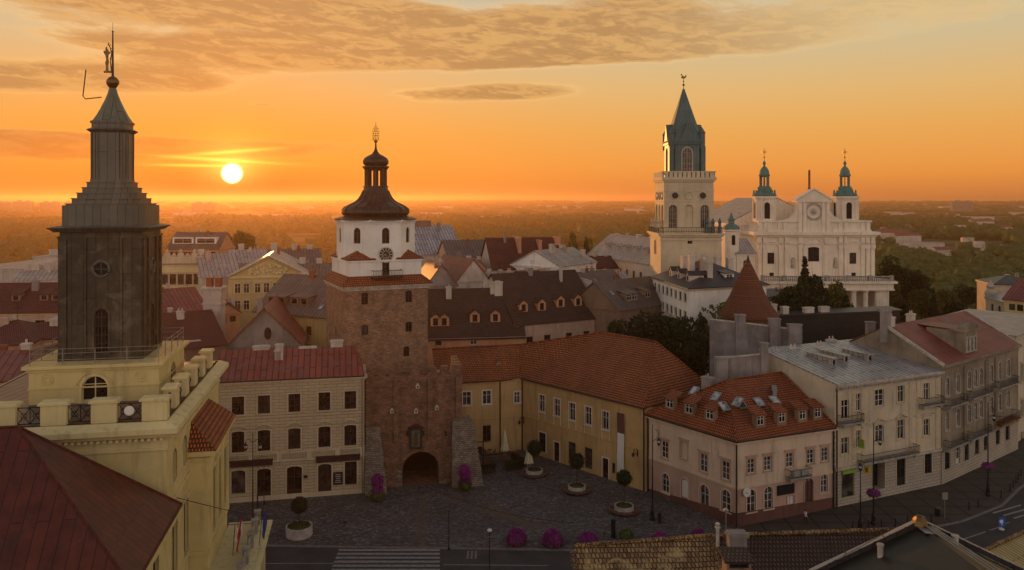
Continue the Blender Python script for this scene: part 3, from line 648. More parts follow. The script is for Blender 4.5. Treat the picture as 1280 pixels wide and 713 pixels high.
# ================================================================== NEW TOWN HALL (left foreground)
TT = R(11); E1 = Vector((math.cos(TT), math.sin(TT))); E2 = Vector((-math.sin(TT), math.cos(TT)))
C0 = Vector((-25.0, 58.0))                    # near right corner of the main block
def th(a, b): return C0 + E1 * a + E2 * b     # a along the front (left is negative), b away
B = Bld('town_hall', 'yellow neoclassical hall carrying a dark copper clad tower with a stepped top', 'town hall', (C0.x, C0.y, 0), 'townhall_yellow', trim='townhall_trim')
p0, p1, p2, p3 = th(-16.5, 0), th(0, 0), th(0, 22), th(-16.5, 22)
B.wall(p0, p1, 0, 23.4)
arc = [dict(z0=19.2, z1=21.6, u0=u - .75, u1=u + .75) for u in (2.6, 6.4, 10.2)]
q0, e, n, L = frame_of(p1, p2); ops = []
for u in (2.2, 5.8, 9.4, 13): ops.append(B.opening(p1, p2, u, 19.0, 1.45, 2.3, 'cross', True, 'brown_frame', sill=True, rv=.45))
for u in (2.2, 6.2, 10.2): ops.append(B.opening(p1, p2, u, 11.6, 1.7, 4.3, 'six', 0, 'brown_frame', hood='flat', rv=.4)); ops.append(B.opening(p1, p2, u, 5.2, 1.6, 3.2, 'six', 0, 'brown_frame', rv=.4))
facade(B.mb, p1, p2, 0, 23.4, ops)
B.wall(p2, p3, 0, 23.4); B.wall(p3, p0, 0, 23.4)
B.mb.face([v3(p, 23.4) for p in (p0, p1, p2, p3)])
B.finish()
mb = MB(); O = [p0, p1, p2, p3]
ring(mb, O, 22.9, 23.25, .35, proj2=.5); ring(mb, O, 23.25, 23.62, .85, proj2=.85); ring(mb, O, 23.62, 24.0, .85, proj2=.15); ring(mb, O, 21.9, 22.1, .14); ring(mb, O, 17.6, 17.85, .16); ring(mb, O, 22.1, 22.9, .06)
for k in range(40):   # dentils
    for a, b in ((th(-.3 - k * .42, -.38), TT),):
        mb.box((a.x, a.y, 22.72), .2, .3, .16, b)
for k in range(30): a = th(.38, .4 + k * .6); mb.box((a.x, a.y, 22.72), .3, .26, .16, TT)
fl_ = MB(); fl_.face([v3(th(-16.3, .25), 24.01), v3(th(-.25, .25), 24.01), v3(th(-.25, 21.8), 24.01), v3(th(-16.3, 21.8), 24.01)]); B.part(fl_, 'terrace_floor', 'brown_metal')
B.part(mb, 'cornice', 'townhall_trim')
# parapet pedestals with iron railings
def pedestal(a, b, w=1.5, d=.9):
    q = th(a, b); mb = MB(); mb.box((q.x, q.y, 24.0), w, d, 1.45, TT); mb.box((q.x, q.y, 25.45), w + .3, d + .3, .14, TT); mb.box((q.x, q.y, 25.59), w + .12, d + .12, .08, TT)
    B.part(mb, 'parapet_pedestal', 'townhall_trim')
pa = [-.9, -4.3, -7.6, -10.9, -14.2]
for a in pa: pedestal(a, .55, 1.7)
pb = [4.2, 7.9, 11.6, 15.3, 19]
for b in pb: pedestal(-.6, b, .9, 1.3)
def rail(a0, b0, a1, b1):
    mb = MB(); A, Z = v3(th(a0, b0), 24.1), v3(th(a1, b1), 24.1); up = Vector((0, 0, 1.15))
    for k in (0, 1): mb.tube([A + up * k, Z + up * k], .04, 5)
    m = 2
    for i in range(m):
        a, b = A.lerp(Z, i / m), A.lerp(Z, (i + 1) / m)
        mb.tube([a, b + up], .03, 4); mb.tube([b, a + up], .03, 4); mb.tube([b, b + up], .03, 4); mb.tube([a, a + up], .03, 4)
        c = (a + b) / 2 + up * .5; mb.tube([c + Vector((E1.x * math.cos(t) * .2, E1.y * math.cos(t) * .2, math.sin(t) * .2)) for t in [k * math.pi / 4 for k in range(9)]], .025, 4)
    B.part(mb, 'railing', 'black_iron')
for i in range(4): rail(pa[i] - .85, .5, pa[i + 1] + .85, .5)
rail(-.55, 1.0, -.55, 3.5)
for i in range(4): rail(-.55, pb[i] + .65, -.55, pb[i + 1] - .65)
mb = MB(); q = th(-2.65, .38)
for s_ in (1,): mb.lathe([(.33, 0), (.36, .06), (.30, .12), (.0, .13)], 20, (0, 0, 0)); 
mb.v = [(q.x + x * E1.x + z * E1.y, q.y + x * E1.y - z * E1.x, 24.75 + y) for x, y, z in mb.v]; B.part(mb, 'clock', 'white_plaster')
# plinth under the tower
s = 7.6; pc = C0 + E1 * -6.8 + E2 * 11.3     # tower centre
def tq(a, b): return pc + E1 * a + E2 * b
pl = [tq(-4.75, -4.75), tq(4.75, -4.75), tq(4.75, 4.75), tq(-4.75, 4.75)]
pm_ = MB(); Bm = B.mb; B.mb = pm_
o1 = [B.opening(pl[0], pl[1], 4.75, 24.15, 1.9, 1.95, 'cross', True, 'townhall_trim', 'glass', rv=.35)]
facade(pm_, pl[0], pl[1], 23.95, 27.0, o1)
o2 = [B.opening(pl[1], pl[2], 4.75, 24.15, 1.9, 1.95, 'cross', True, 'townhall_trim', 'glass', rv=.35)]
facade(pm_, pl[1], pl[2], 23.95, 27.0, o2); facade(pm_, pl[2], pl[3], 23.95, 27.0, []); facade(pm_, pl[3], pl[0], 23.95, 27.0, [])
ring(pm_, pl, 26.55, 26.8, .15); ring(pm_, pl, 26.8, 27.05, .4); ring(pm_, pl, 25.2, 25.32, .08)
for a in (-3.4, 3.4):
    c = tq(a, -4.78)
    for r_ in (.42, .22):
        pm_.tube([v3(c + E1 * (r_ * math.cos(t)), 25.95 + r_ * math.sin(t)) for t in [k * math.pi / 8 for k in range(17)]], .035, 4)
pm_.tube([v3(tq(-1.35 * math.cos(t), -4.78), 25.15 + 1.25 * math.sin(t)) for t in [k * math.pi / 10 for k in range(11)]], .06, 5)
pm_.face([v3(p, 27.04) for p in pl]); B.part(pm_, 'tower_plinth', 'townhall_yellow')
# tower shaft in dark copper
tf = 3.1; tp = [tq(-tf, -tf), tq(tf, -tf), tq(tf, tf), tq(-tf, tf)]
tm = MB(); wm = B.wm; B.wm = 'copper_dark'
for k, (a, b) in enumerate(zip(tp, tp[1:] + tp[:1])):
    o = [B.opening(a, b, tf, 27.6, 1.05, 3.6, 'grid', True, 'brown_frame', 'glass', name='louvre_window', rv=.25, trm='copper_dark')] if k != 2 else []
    facade(tm, a, b, 27.0, 37.4, o)
    q0, e, n, L = frame_of(a, b); cc = q0 + e * tf + n * .06
    if k < 2:
        mb = MB(); mb.tube([v3(cc + e * (.62 * math.cos(t)), 34.4 + .62 * math.sin(t)) for t in [i * math.pi / 10 for i in range(21)]], .11, 6)
        mb.face([v3(cc - n * .03 + e * (.58 * math.cos(t)), 34.4 + .58 * math.sin(t)) for t in [i * math.pi / 10 for i in range(20)]], 1)
        for t in (0, math.pi / 2): mb.tube([v3(cc + e * (.58 * math.cos(t)), 34.4 + .58 * math.sin(t)), v3(cc - e * (.58 * math.cos(t)), 34.4 - .58 * math.sin(t))], .03, 4)
        o = mb.build('round_window', ['copper_light', 'glass'], B.t)
    for u in (.28, 2 * tf - .28, 1.75, 2 * tf - 1.75):    # pilaster strips
        c = q0 + e * u + n * .06; tm.box((c.x, c.y, 27.05), .5, .16, 9.8, math.atan2(e.y, e.x))
ring(tm, tp, 36.85, 37.05, .15); ring(tm, tp, 27.0, 27.5, .12)
B.part(tm, 'tower_shaft', 'copper_dark')
up_ = MB(); ring(up_, tp, 37.4, 37.75, .3, proj2=.75); ring(up_, tp, 37.75, 37.9, .75, proj2=.1)
def sq_(a): return [tq(-a, -a), tq(a, -a), tq(a, a), tq(-a, a)]
def chsq(a, c): return [tq(-a + c, -a), tq(a - c, -a), tq(a, -a + c), tq(a, a - c), tq(a - c, a), tq(-a + c, a), tq(-a, a - c), tq(-a, -a + c)]
up_.face([v3(p, 37.82) for p in sq_(tf + .1)])
oc = chsq(3.15, .7); up_.prism(oc, 37.8, 39.55)
for (a, c, z0, z1) in ((2.95, .75, 39.55, 39.7), (2.62, .75, 39.7, 40.15), (2.3, .7, 40.15, 40.6), (1.98, .65, 40.6, 41.05), (1.7, .6, 41.05, 41.5)):
    up_.prism(chsq(a, c), z0, z1); ring(up_, chsq(a, c), z1 - .08, z1 + .0, .07)
B.part(up_, 'tower_attic', 'copper_light')
lm = MB(); la = chsq(1.40, .5); lm.prism(la, 41.5, 45.75); ring(lm, la, 41.5, 41.75, .1)
for i in range(8):
    a, b = la[i], la[(i + 1) % 8]; q0, e, n, L = frame_of(a, b)
    for u in (.08, L - .08): c = q0 + e * u + n * .03; lm.box((c.x, c.y, 41.7), .12, .1, 3.95, math.atan2(e.y, e.x))
ring(lm, la, 45.65, 45.85, .12, proj2=.38); ring(lm, la, 45.85, 46.0, .38, proj2=.1)
lm.prism(la, 45.95, 46.6); ring(lm, la, 46.4, 46.6, .1); B.part(lm, 'lantern', 'copper_light')
cm = MB(); prof = [(1.58, 46.6), (1.22, 47.15), (.92, 47.75), (.6, 48.45), (.38, 49.05), (.3, 49.4), (.22, 49.5)]
cm.lathe(prof, 8, (pc.x, pc.y, 0), TT + math.pi / 8); B.part(cm, 'spire_roof', 'copper_dull')
gm_ = MB(); gm_.lathe([(.12, -.55), (.3, -.45), (.47, -.2), (.52, 0), (.47, .2), (.3, .42), (.1, .52)], 18, (pc.x, pc.y, 49.95)); gm_.lathe([(.2, 0), (.26, .06), (.2, .12)], 12, (pc.x, pc.y, 49.42)); B.part(gm_, 'finial_ball', 'bronze', smooth=True)
mm = MB(); mm.tube([(pc.x, pc.y, 50.4), (pc.x, pc.y, 54.2)], [.1, .05]); mm.lathe([(.0, 0), (.1, .1), (0, .2)], 8, (pc.x, pc.y, 54.15)); mm.tube([(pc.x, pc.y, 54.3), (pc.x, pc.y, 55)], .015)
B.part(mm, 'mast', 'black_iron')
# weathervane: rearing goat and vine, cut from sheet of real thickness
goat = [(-.05, 0), (-.75, 0), (-.78, .12), (-.60, .14), (-.56, .40), (-.64, .62), (-.55, .85), (-.62, 1.10), (-.78, 1.30), (-.74, 1.42), (-.62, 1.36), (-.60, 1.58), (-.50, 1.66), (-.46, 1.50), (-.36, 1.44), (-.34, 1.30), (-.20, 1.36), (-.18, 1.28), (-.36, 1.14), (-.38, .92), (-.32, .70), (-.40, .45), (-.36, .14), (-.05, .12)]
wv_ = MB(); oy = Vector((0, .04)); 
def wp(x, z, s_): return (pc.x + x * 1.0, pc.y + s_ * .03, 50.75 + z * 1.35)
for s_ in (-1, 1): wv_.face([wp(x, z, s_) for x, z in (goat if s_ < 0 else goat[::-1])])
for i in range(len(goat)): a, b = goat[i], goat[(i + 1) % len(goat)]; wv_.face([wp(*a, -1), wp(*a, 1), wp(*b, 1), wp(*b, -1)])
wv_.tube([wp(-.12, .1, 0), wp(-.2, .7, 0), wp(-.1, 1.3, 0), wp(-.28, 1.7, 0), wp(-.42, 1.78, 0)], .05, 5)
for x, z in ((-.2, 1.75), (-.35, 1.85), (-.15, 1.5), (-.2, .9)): wv_.lathe([(0, -.09), (.09, 0), (0, .09)], 6, wp(x, z, 0))
B.part(wv_, 'weathervane', 'bronze')
lr = MB(); lr.tube([(pc.x - .6, pc.y - .7, 48.6), (pc.x - 1.9, pc.y - .8, 48.45), (pc.x - 2.1, pc.y - .8, 48.7), (pc.x - 1.85, pc.y - .8, 50.9)], .045); B.part(lr, 'lightning_rod', 'black_iron')
# tower railing
rl = MB(); rp = [tq(-4.7, -4.7), tq(4.7, -4.7), tq(4.7, 4.7), tq(-4.7, 4.7)]
for a, b in zip(rp, rp[1:] + rp[:1]):
    for z in (27.45, 27.95, 28.3): rl.tube([v3(a, z), v3(b, z)], .028, 4)
    for k in range(4): c = a.lerp(b, k / 4); rl.tube([v3(c, 27.0), v3(c, 28.35)], .045, 5)
B.part(rl, 'tower_railing', 'zinc')
# front hipped roof block
f0, f1, f2, f3 = th(-20, -12.2), th(.25, -12.2), th(.25, 0), th(-20, 0)
fw = MB(); ops = []; B.wm = wm
for u in (3.2, 7.5): ops.append(B.opening(f1, f2, u, 12.6, 1.5, 3.4, 'six', 0, 'brown_frame', hood='flat', rv=.35))
facade(fw, f0, f1, 0, 17.7, []); facade(fw, f1, f2, 0, 17.7, ops); ring(fw, [f0, f1, f2], 17.0, 17.35, .3, False); ring(fw, [f0, f1, f2], 17.35, 17.75, .75, False, .75)
B.part(fw, 'front_wing', 'townhall_yellow')
z0, zr = 17.85, 25.6; g0, g1, g2, g3 = th(-20, -12.9), th(1.0, -12.9), th(1.0, -.02), th(-20, -.02)
ra, rb = th(-20, -6.0), th(-7.6, -6.0)
B.roof([[v3(g0, z0), v3(g1, z0), v3(rb, zr), v3(ra, zr)], [v3(g1, z0), v3(g2, z0), v3(rb, zr)], [v3(g2, z0), v3(g3, z0), v3(ra, zr), v3(rb, zr)]], 'red_metal', .12, 'wing_roof')
mb = MB()
for a, b in ((g1, rb), (g2, rb)): mb.tube([v3(a, z0 + .05), v3(b, zr + .05)], .09, 5)
mb.tube([v3(ra, zr + .05), v3(rb, zr + .05)], .09, 5); mb.tube([v3(g1, z0), v3(g2, z0)], .1, 6); B.part(mb, 'ridge_capping', 'red_metal')
# projecting risalit with low tile roof
r0, r1, r2, r3 = th(0, 7.6), th(1.5, 7.6), th(1.5, 17.5), th(0, 17.5)
rm = MB(); ops = [B.opening(r1, r2, u, 12.0, 1.5, 5.2, 'six', 0, 'brown_frame', hood='flat', rv=.4) for u in (2.2, 5.0, 7.8)]
facade(rm, r0, r1, 0, 19.4, []); facade(rm, r1, r2, 0, 19.4, ops); facade(rm, r2, r3, 0, 19.4, [])
ring(rm, [r0, r1, r2, r3], 18.6, 18.9, .2, False); ring(rm, [r0, r1, r2, r3], 19.1, 19.5, .65, False, .65); ring(rm, [r0, r1, r2, r3], 10.9, 11.2, .18, False)
for u in (.6, 3.6, 6.4, 9.3): q0, e, n, L = frame_of(r1, r2); c = q0 + e * u + n * .1; rm.box((c.x, c.y, 11.2), .7, .2, 7.4, math.atan2(e.y, e.x))
B.part(rm, 'projecting_bay', 'townhall_yellow')
B.roof([[v3(th(2.2, 7.0), 19.55), v3(th(2.2, 18.1), 19.55), v3(th(-.0, 16.5), 21.6), v3(th(-.0, 8.6), 21.6)], [v3(th(0, 7.0), 19.55), v3(th(2.2, 7.0), 19.55), v3(th(0, 8.6), 21.6)], [v3(th(2.2, 18.1), 19.55), v3(th(0, 18.1), 19.55), v3(th(0, 16.5), 21.6)]], 'clay_tile_bright', .1, 'bay_roof')
# balcony terrace over the porch
bm_ = MB(); t0, t1, t2, t3 = th(1.5, 6.0), th(5.1, 6.0), th(5.1, 18.3), th(1.5, 18.3)
bm_.prism([t0, t1, t2, t3], 8.5, 9.0, True, True); ring(bm_, [t0, t1, t2, t3], 8.6, 8.85, .25, False); ring(bm_, [t0, t1, t2, t3], 8.85, 9.06, .4, False)
for b_ in (6.5, 10.3, 14, 17.8): c = th(4.6, b_); bm_.box((c.x, c.y, 0), .6, .6, 8.5, TT)
bm_.prism([th(1.5, 2), th(3.2, 2), th(3.2, 5.98), th(1.5, 5.98)], 8.2, 8.6, True, True)
B.part(bm_, 'terrace', 'townhall_trim')
pm2 = MB()
for b_ in (6.5, 9.6, 12.7, 15.8, 17.9): c = th(4.2, b_); pm2.box((c.x, c.y, 9.0), .5, .5, 1.25, TT); pm2.box((c.x, c.y, 10.25), .62, .62, .12, TT)
a = th(4.2, 6.5); b = th(4.2, 17.9); pm2.tube([v3(a, 10.1), v3(b, 10.1)], .1, 6)
for k in range(44): c = th(4.2, 6.9 + k * .25); pm2.lathe([(.06, 0), (.1, .3), (.05, .6), (.07, 1.0)], 5, (c.x, c.y, 9.02))
B.part(pm2, 'balustrade', 'grey_stone')
# plants in the terrace boxes, air conditioners, flags, cable (own things)
def flag(loc, cols, lab, tilt=(.9, -.2), L=2.6):
    t = thing('flag', lab, 'flag', loc); mb = MB(); T0 = Vector((0, 0, 0)); T1 = Vector((tilt[0] * .35 * L, tilt[1] * L * .35, L)); mb.tube([T0, T1], .03); mb.build('flagpole', 'black_iron', t, local=True)
    m2 = MB(); N = 10
    for k in range(N):
        for j, (a, b) in enumerate(((0, .5), (.5, 1))):
            def pt(f, s_): P = T1.lerp(T0, .05 + .6 * f); return P + Vector((.12 + .34 * s_ * (1 - .3 * f), .10 * math.sin(f * 9 + s_ * 4), -.5 * s_ - .2 * f))
            m2.face([pt(k / N, a), pt((k + 1) / N, a), pt((k + 1) / N, b), pt(k / N, b)], j)
    m2.build('cloth', cols, t, local=True); return t
c = th(4.9, 13); flag((c.x, c.y, 9.0), ['blue_cloth', 'blue_cloth'], 'furled dark blue flag on the yellow terrace, beyond the red and white ones', (.3, 0), 3.4)
c = th(2.9, 11.3); flag((c.x, c.y, 9.0), ['white_cloth', 'red_cloth'], 'white and red flag over the terrace, the nearer one', (.3, -.3), 2.8)
c = th(2.9, 13.2); flag((c.x, c.y, 9.0), ['red_cloth', 'white_cloth'], 'white and red flag against the yellow facade, the farther one', (.2, .2), 2.6)
for b_, lab in ((3.4, 'grey air conditioner on the lower ledge of the yellow hall, nearest one'), (6.9, 'grey air conditioner at the foot of the terrace, farther one')):
    c = th(2.2, b_); t = thing('air_conditioner', lab, 'air conditioner', (c.x, c.y, 8.62), 'air conditioners on the hall ledge', TT + math.pi / 2)
    mb = MB(); mb.box((0, 0, .08), .95, .42, .75); mb.box((-.35, 0, 0), .08, .4, .08); mb.box((.35, 0, 0), .08, .4, .08); mb.build('casing', 'air_unit', t, local=True)
    m2 = MB(); m2.v = []; 
    for r_ in (.28, .2, .12): m2.tube([(-.12 + r_ * math.cos(k * math.pi / 8), -.225, .45 + r_ * math.sin(k * math.pi / 8)) for k in range(17)], .018, 4)
    m2.build('fan_grille', 'dark_frame', t, local=True)
mb = MB(); a = v3(th(.05, 3), 17.3); b = Vector((-14, 98, 6.5)); c_ = Vector((7.0, 91, 3.2))
o = MB(); pts = [a.lerp(b, k / 14) - Vector((0, 0, 3.2 * math.sin(math.pi * k / 14))) for k in range(15)]; pts += [b.lerp(c_, k / 10) - Vector((0, 0, 1.2 * math.sin(math.pi * k / 10))) for k in range(1, 11)]
o.tube(pts, .03, 4); tag(o.build('overhead_cable', 'black_iron'), 'thin black cable sagging from the yellow hall over the square', 'cable')

# ================================================================== BRICK GATE TOWER
GA = R(25); g1, g2 = Vector((math.cos(GA), math.sin(GA))), Vector((-math.sin(GA), math.cos(GA)))
c0 = P2(431, 115.5); gs = 12.6
def gp(a, b): return c0 + g1 * a + g2 * b
B = Bld('gate_tower', 'tall brick gate tower with a white octagonal top, clock and bulbous copper dome', 'gate tower', (*(gp(gs / 2, gs / 2)), 0), 'red_brick', trim='red_brick')
O = [gp(0, 0), gp(gs, 0), gp(gs, gs), gp(0, gs)]; zb = zat(357, 115.5)
small = dict(st='cross', fm='dark_frame', sill=False, rv=.4, arch=.25, sur='none')
B.wall(O[0], O[1], 0, zb, [((456, 511), 366, 381, 1.0, small), ((456, 511), 406, 419, 1.0, small), ((508,), 433, 446, .9, small)])
B.wall(O[3], O[0], 0, zb, [((420,), 408, 421, .8, small)]); B.wall(O[1], O[2], 0, zb); B.wall(O[2], O[3], 0, zb)
B.finish('brick_shaft')
# orange tile skirt, then white square storey
zs = zat(348, 117); mb = MB(); a0, a1 = -.55, .75
ring(mb, O, zb - .9, zb - .5, .18); ring(mb, O, zb - .5, zb - .05, .42); B.part(mb, 'brick_cornice', 'pale_stone')
ins = .75; I_ = [gp(ins, ins), gp(gs - ins, ins), gp(gs - ins, gs - ins), gp(ins, gs - ins)]; Q = [gp(-.6, -.6), gp(gs + .6, -.6), gp(gs + .6, gs + .6), gp(-.6, gs + .6)]
sk = MB()
for i in range(4): j = (i + 1) % 4; sk.slab([v3(Q[i], zb - .02), v3(Q[j], zb - .02), v3(I_[j], zb + 1.15), v3(I_[i], zb + 1.15)], .18)
B.part(sk, 'skirt_roof', 'clay_tile_bright')
z1 = zat(327, 118) + .2; wm_ = MB(); B.wm = 'white_plaster'
ops = [B.opening(I_[0], I_[1], (gs - 2 * ins) / 2, zb + 1.0, 1.1, 2.1, 'door', 0, 'dark_frame', sur='none', name='balcony_door')]
B.tr = None; facade(wm_, I_[0], I_[1], zb, z1, ops)
for i in (1, 2, 3): facade(wm_, I_[i], I_[(i + 1) % 4], zb, z1, [])
wm_.face([v3(p, z1) for p in I_]); ring(wm_, I_, z1 - .3, z1, .15); B.part(wm_, 'white_storey', 'white_plaster')
# octagon
gc = gp(gs / 2, gs / 2); ro = 5.55 / math.cos(math.pi / 8); z2 = zat(275, 119)
oct_ = [gc + Vector((math.cos(GA + math.pi / 8 + k * math.pi / 4 - math.pi * 3 / 4 + 0), math.sin(GA + math.pi / 8 + k * math.pi / 4 - math.pi * 3 / 4))) * ro for k in range(8)]
om = MB()
for k in range(8):
    a, b = oct_[k], oct_[(k + 1) % 8]; L = (b - a).length
    o = [B.opening(a, b, L / 2, zat(306, 116), 1.15, 2.35, 'cross', True, 'brown_frame', 'glass', sur='none', rv=.35)]
    facade(om, a, b, z1 - .1, z2, o)
ring(om, oct_, z2 - .6, z2 - .3, .12); ring(om, oct_, z2 - .3, z2, .35); ring(om, oct_, z1 + 1.0, z1 + 1.15, .06); B.part(om, 'octagonal_storey', 'white_plaster')
# broach roofs on the four corners
br = MB()
for sx, sy in ((0, 0), (1, 0), (1, 1), (0, 1)):
    C = gp(ins - .25 + sx * (gs - 2 * ins + .5), ins - .25 + sy * (gs - 2 * ins + .5)); dx, dy = (1 - 2 * sx), (1 - 2 * sy)
    A_1 = C + g1 * dx * 4.3; B_1 = C + g2 * dy * 4.3; T_ = gp(gs / 2 - dx * (gs / 2 - ins) * .60, gs / 2 - dy * (gs / 2 - ins) * .60)
    T3 = v3(T_, z1 + 1.75); br = MB(); br.slab([v3(C, z1 + .12), v3(A_1, z1 + .12), T3], .12); br.slab([v3(C, z1 + .12), v3(B_1, z1 + .12), T3], .12); B.part(br, 'corner_roof', 'clay_tile_bright')
# clock
k = [i for i in range(8) if (((oct_[i] + oct_[(i + 1) % 8]) / 2 - gc).normalized() + g2).length < .1][0]
fc = (oct_[k] + oct_[(k + 1) % 8]) / 2 - g2 * .06; zc = zat(320, 116); ck = MB()
def cpt(r, t, o): q = fc + g1 * (r * math.sin(t)) - g2 * o; return Vector((q.x, q.y, zc + r * math.cos(t)))
N = 28
ck.face([cpt(1.12, -2 * math.pi * i / N, .02) for i in range(N)][::-1], 0)
for i in range(N):
    a, b = 2 * math.pi * i / N, 2 * math.pi * (i + 1) / N
    for r0, r1_, mi, oo in ((1.02, 1.2, 1, .1), (.50, .56, 1, .05)): ck.face([cpt(r0, a, oo), cpt(r1_, a, oo), cpt(r1_, b, oo), cpt(r0, b, oo)], mi)
    ck.face([cpt(1.2, a, -.05), cpt(1.2, b, -.05), cpt(1.2, b, .1), cpt(1.2, a, .1)], 1)
for i in range(12): a = 2 * math.pi * i / 12; ck.face([cpt(.62, a - .05, .05), cpt(.98, a - .055, .05), cpt(.98, a + .055, .05), cpt(.62, a + .05, .05)], 1)
for t, L_ in ((math.radians(178), .52), (math.radians(262), .88)): ck.face([cpt(.08, t - 1.3, .09), cpt(L_, t, .09), cpt(.08, t + 1.3, .09)], 2); ck.face([cpt(.08, t + 1.3, .088), cpt(L_, t, .088), cpt(.08, t - 1.3, .088)], 2)
ck.build('clock_face', ['dark_frame', 'white_trim', 'gold'], B.t)
# balcony of the clock storey
bl = MB(); bc = gp(gs / 2, ins - .65); bl.box((bc.x, bc.y, zb + .75), 4.6, 1.3, .2, GA)
for s_ in (-2.2, 2.2): a = gp(gs / 2 + s_, ins - 1.2); b = gp(gs / 2 + s_, ins); [bl.tube([v3(a, zb + z), v3(b, zb + z)], .05) for z in (1.0, 1.95)]
for z in (1.05, 1.95): bl.tube([v3(gp(gs / 2 - 2.2, ins - 1.2), zb + z), v3(gp(gs / 2 + 2.2, ins - 1.2), zb + z)], .05)
for i in range(19): a = gp(gs / 2 - 2.2 + i * 4.4 / 18, ins - 1.2); bl.tube([v3(a, zb + .9), v3(a, zb + 1.95)], .025, 4)
B.part(bl, 'balcony', 'black_iron')
# dome: bell shaped, lantern, cupola, spire
dm = MB(); Z = lambda py: zat(py, 119.5)
def pr(lst): return [(r, Z(py)) for r, py in lst]
dm.lathe(pr([(6.35, 275.5), (6.3, 274), (5.1, 271.5), (4.8, 270), (5.12, 266.5), (5.08, 262.5), (4.65, 259), (3.95, 256), (3.1, 252.5), (2.6, 248.5), (2.2, 243), (1.95, 238), (1.8, 233.5)]), 24, (gc.x, gc.y, 0), GA + math.pi / 24); B.part(dm, 'dome', 'copper_brown', smooth=False)
rb_ = MB()
for i in range(16):
    t = GA + i * math.pi / 8 + math.pi / 16; rb_.tube([(gc.x + math.cos(t) * (r + .02), gc.y + math.sin(t) * (r + .02), Z(py)) for r, py in ((4.83, 270), (5.15, 266.5), (5.11, 262.5), (4.68, 259), (3.98, 256), (3.13, 252.5), (2.63, 248.5), (2.23, 243), (1.98, 238))], .06, 4); B.part(rb_, 'dome_rib', 'copper_brown'); rb_ = MB()
ln_ = MB(); ln_.lathe(pr([(1.95, 234), (1.95, 232.5), (1.75, 232)]), 8, (gc.x, gc.y, 0), GA + math.pi / 8)
for i in range(8): t = GA + math.pi / 8 + i * math.pi / 4; ln_.box((gc.x + 1.5 * math.cos(t), gc.y + 1.5 * math.sin(t), Z(232.5)), .42, .42, Z(208) - Z(232.5), t)
ln_.lathe(pr([(1.62, 212), (1.85, 210), (2.05, 208), (2.05, 206.5), (1.6, 206)]), 8, (gc.x, gc.y, 0), GA + math.pi / 8)
B.part(ln_, 'lantern', 'copper_brown')
cu = MB(); cu.lathe(pr([(1.6, 206.5), (1.98, 203), (2.0, 199.5), (1.75, 196), (1.2, 193), (.6, 190.5), (.3, 187), (.16, 183), (.1, 176)]), 18, (gc.x, gc.y, 0)); B.part(cu, 'cupola', 'copper_brown', smooth=True)
sp_ = MB(); sp_.lathe([(.1, -.3), (.33, 0), (.1, .3)], 12, (gc.x, gc.y, Z(174))); sp_.tube([(gc.x, gc.y, Z(176)), (gc.x, gc.y, Z(149))], .05)
for z_ in (170, 164, 158): sp_.tube([(gc.x + .42 * math.cos(t) * (1 if z_ != 158 else .6), gc.y, Z(z_) + .42 * math.sin(t)) for t in [i * math.pi / 5 for i in range(11)]], .04, 4); sp_.tube([(gc.x - .5, gc.y, Z(z_)), (gc.x + .5, gc.y, Z(z_))], .04, 4)
for s_ in (-1, 1):
    for z_ in (172, 167, 161): sp_.lathe([(0, -.1), (.11, 0), (0, .1)], 6, (gc.x + s_ * .48, gc.y, Z(z_)))
B.part(sp_, 'spire', 'gold')
# barbican in front
ba = R(10.5); b1, b2 = Vector((math.cos(ba), math.sin(ba))), Vector((-math.sin(ba), math.cos(ba)))
k0 = P2(457, 110.6); bw = 13.4
def bp(a, b): return k0 + b1 * a + b2 * b
zt = zat(470, 111.5)
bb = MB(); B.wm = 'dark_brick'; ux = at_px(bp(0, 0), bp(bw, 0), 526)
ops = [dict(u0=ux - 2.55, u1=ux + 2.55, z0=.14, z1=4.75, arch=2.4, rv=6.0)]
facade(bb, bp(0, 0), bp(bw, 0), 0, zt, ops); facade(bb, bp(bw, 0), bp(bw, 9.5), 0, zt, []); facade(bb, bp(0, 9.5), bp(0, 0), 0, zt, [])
facade(bb, bp(bw, .8), bp(0, .8), zt - 1.6, zt, []); bb.face([v3(p, zt - 1.2) for p in (bp(0, .8), bp(bw, .8), bp(bw, 9), bp(0, 9))])
def merlon(a, b, w_, d_, h_): q = bp(a, b); bb.box((q.x, q.y, zt), w_, d_, h_, ba)
for a in (.55, 2.2, 3.7): merlon(a, .4, 1.05, .8, .75)
merlon(6.8, .4, 1.3, .8, 1.3); merlon(9.2, .4, 1.2, .8, .95); merlon(10.9, .4, 1.1, .8, 1.1); merlon(12.6, .4, 1.5, .8, 1.25)
for b_ in (2.4, 4.4, 6.4): merlon(bw - .4, b_, .8, 1.2, 1.2)
for a, w_ in ((0, .9), (4.2, .7), (8.9, .7), (bw, .9)): q = bp(a + (.45 if a == 0 else (-.45 if a == bw else 0)), -.12); bb.box((q.x, q.y, 6.5), w_, .3, zt - 6.9, ba)
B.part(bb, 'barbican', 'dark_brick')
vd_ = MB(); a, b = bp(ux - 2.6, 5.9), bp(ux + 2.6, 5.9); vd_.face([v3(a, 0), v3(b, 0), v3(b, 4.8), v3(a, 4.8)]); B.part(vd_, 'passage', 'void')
vs = MB()      # stone voussoirs and quoins round the passage
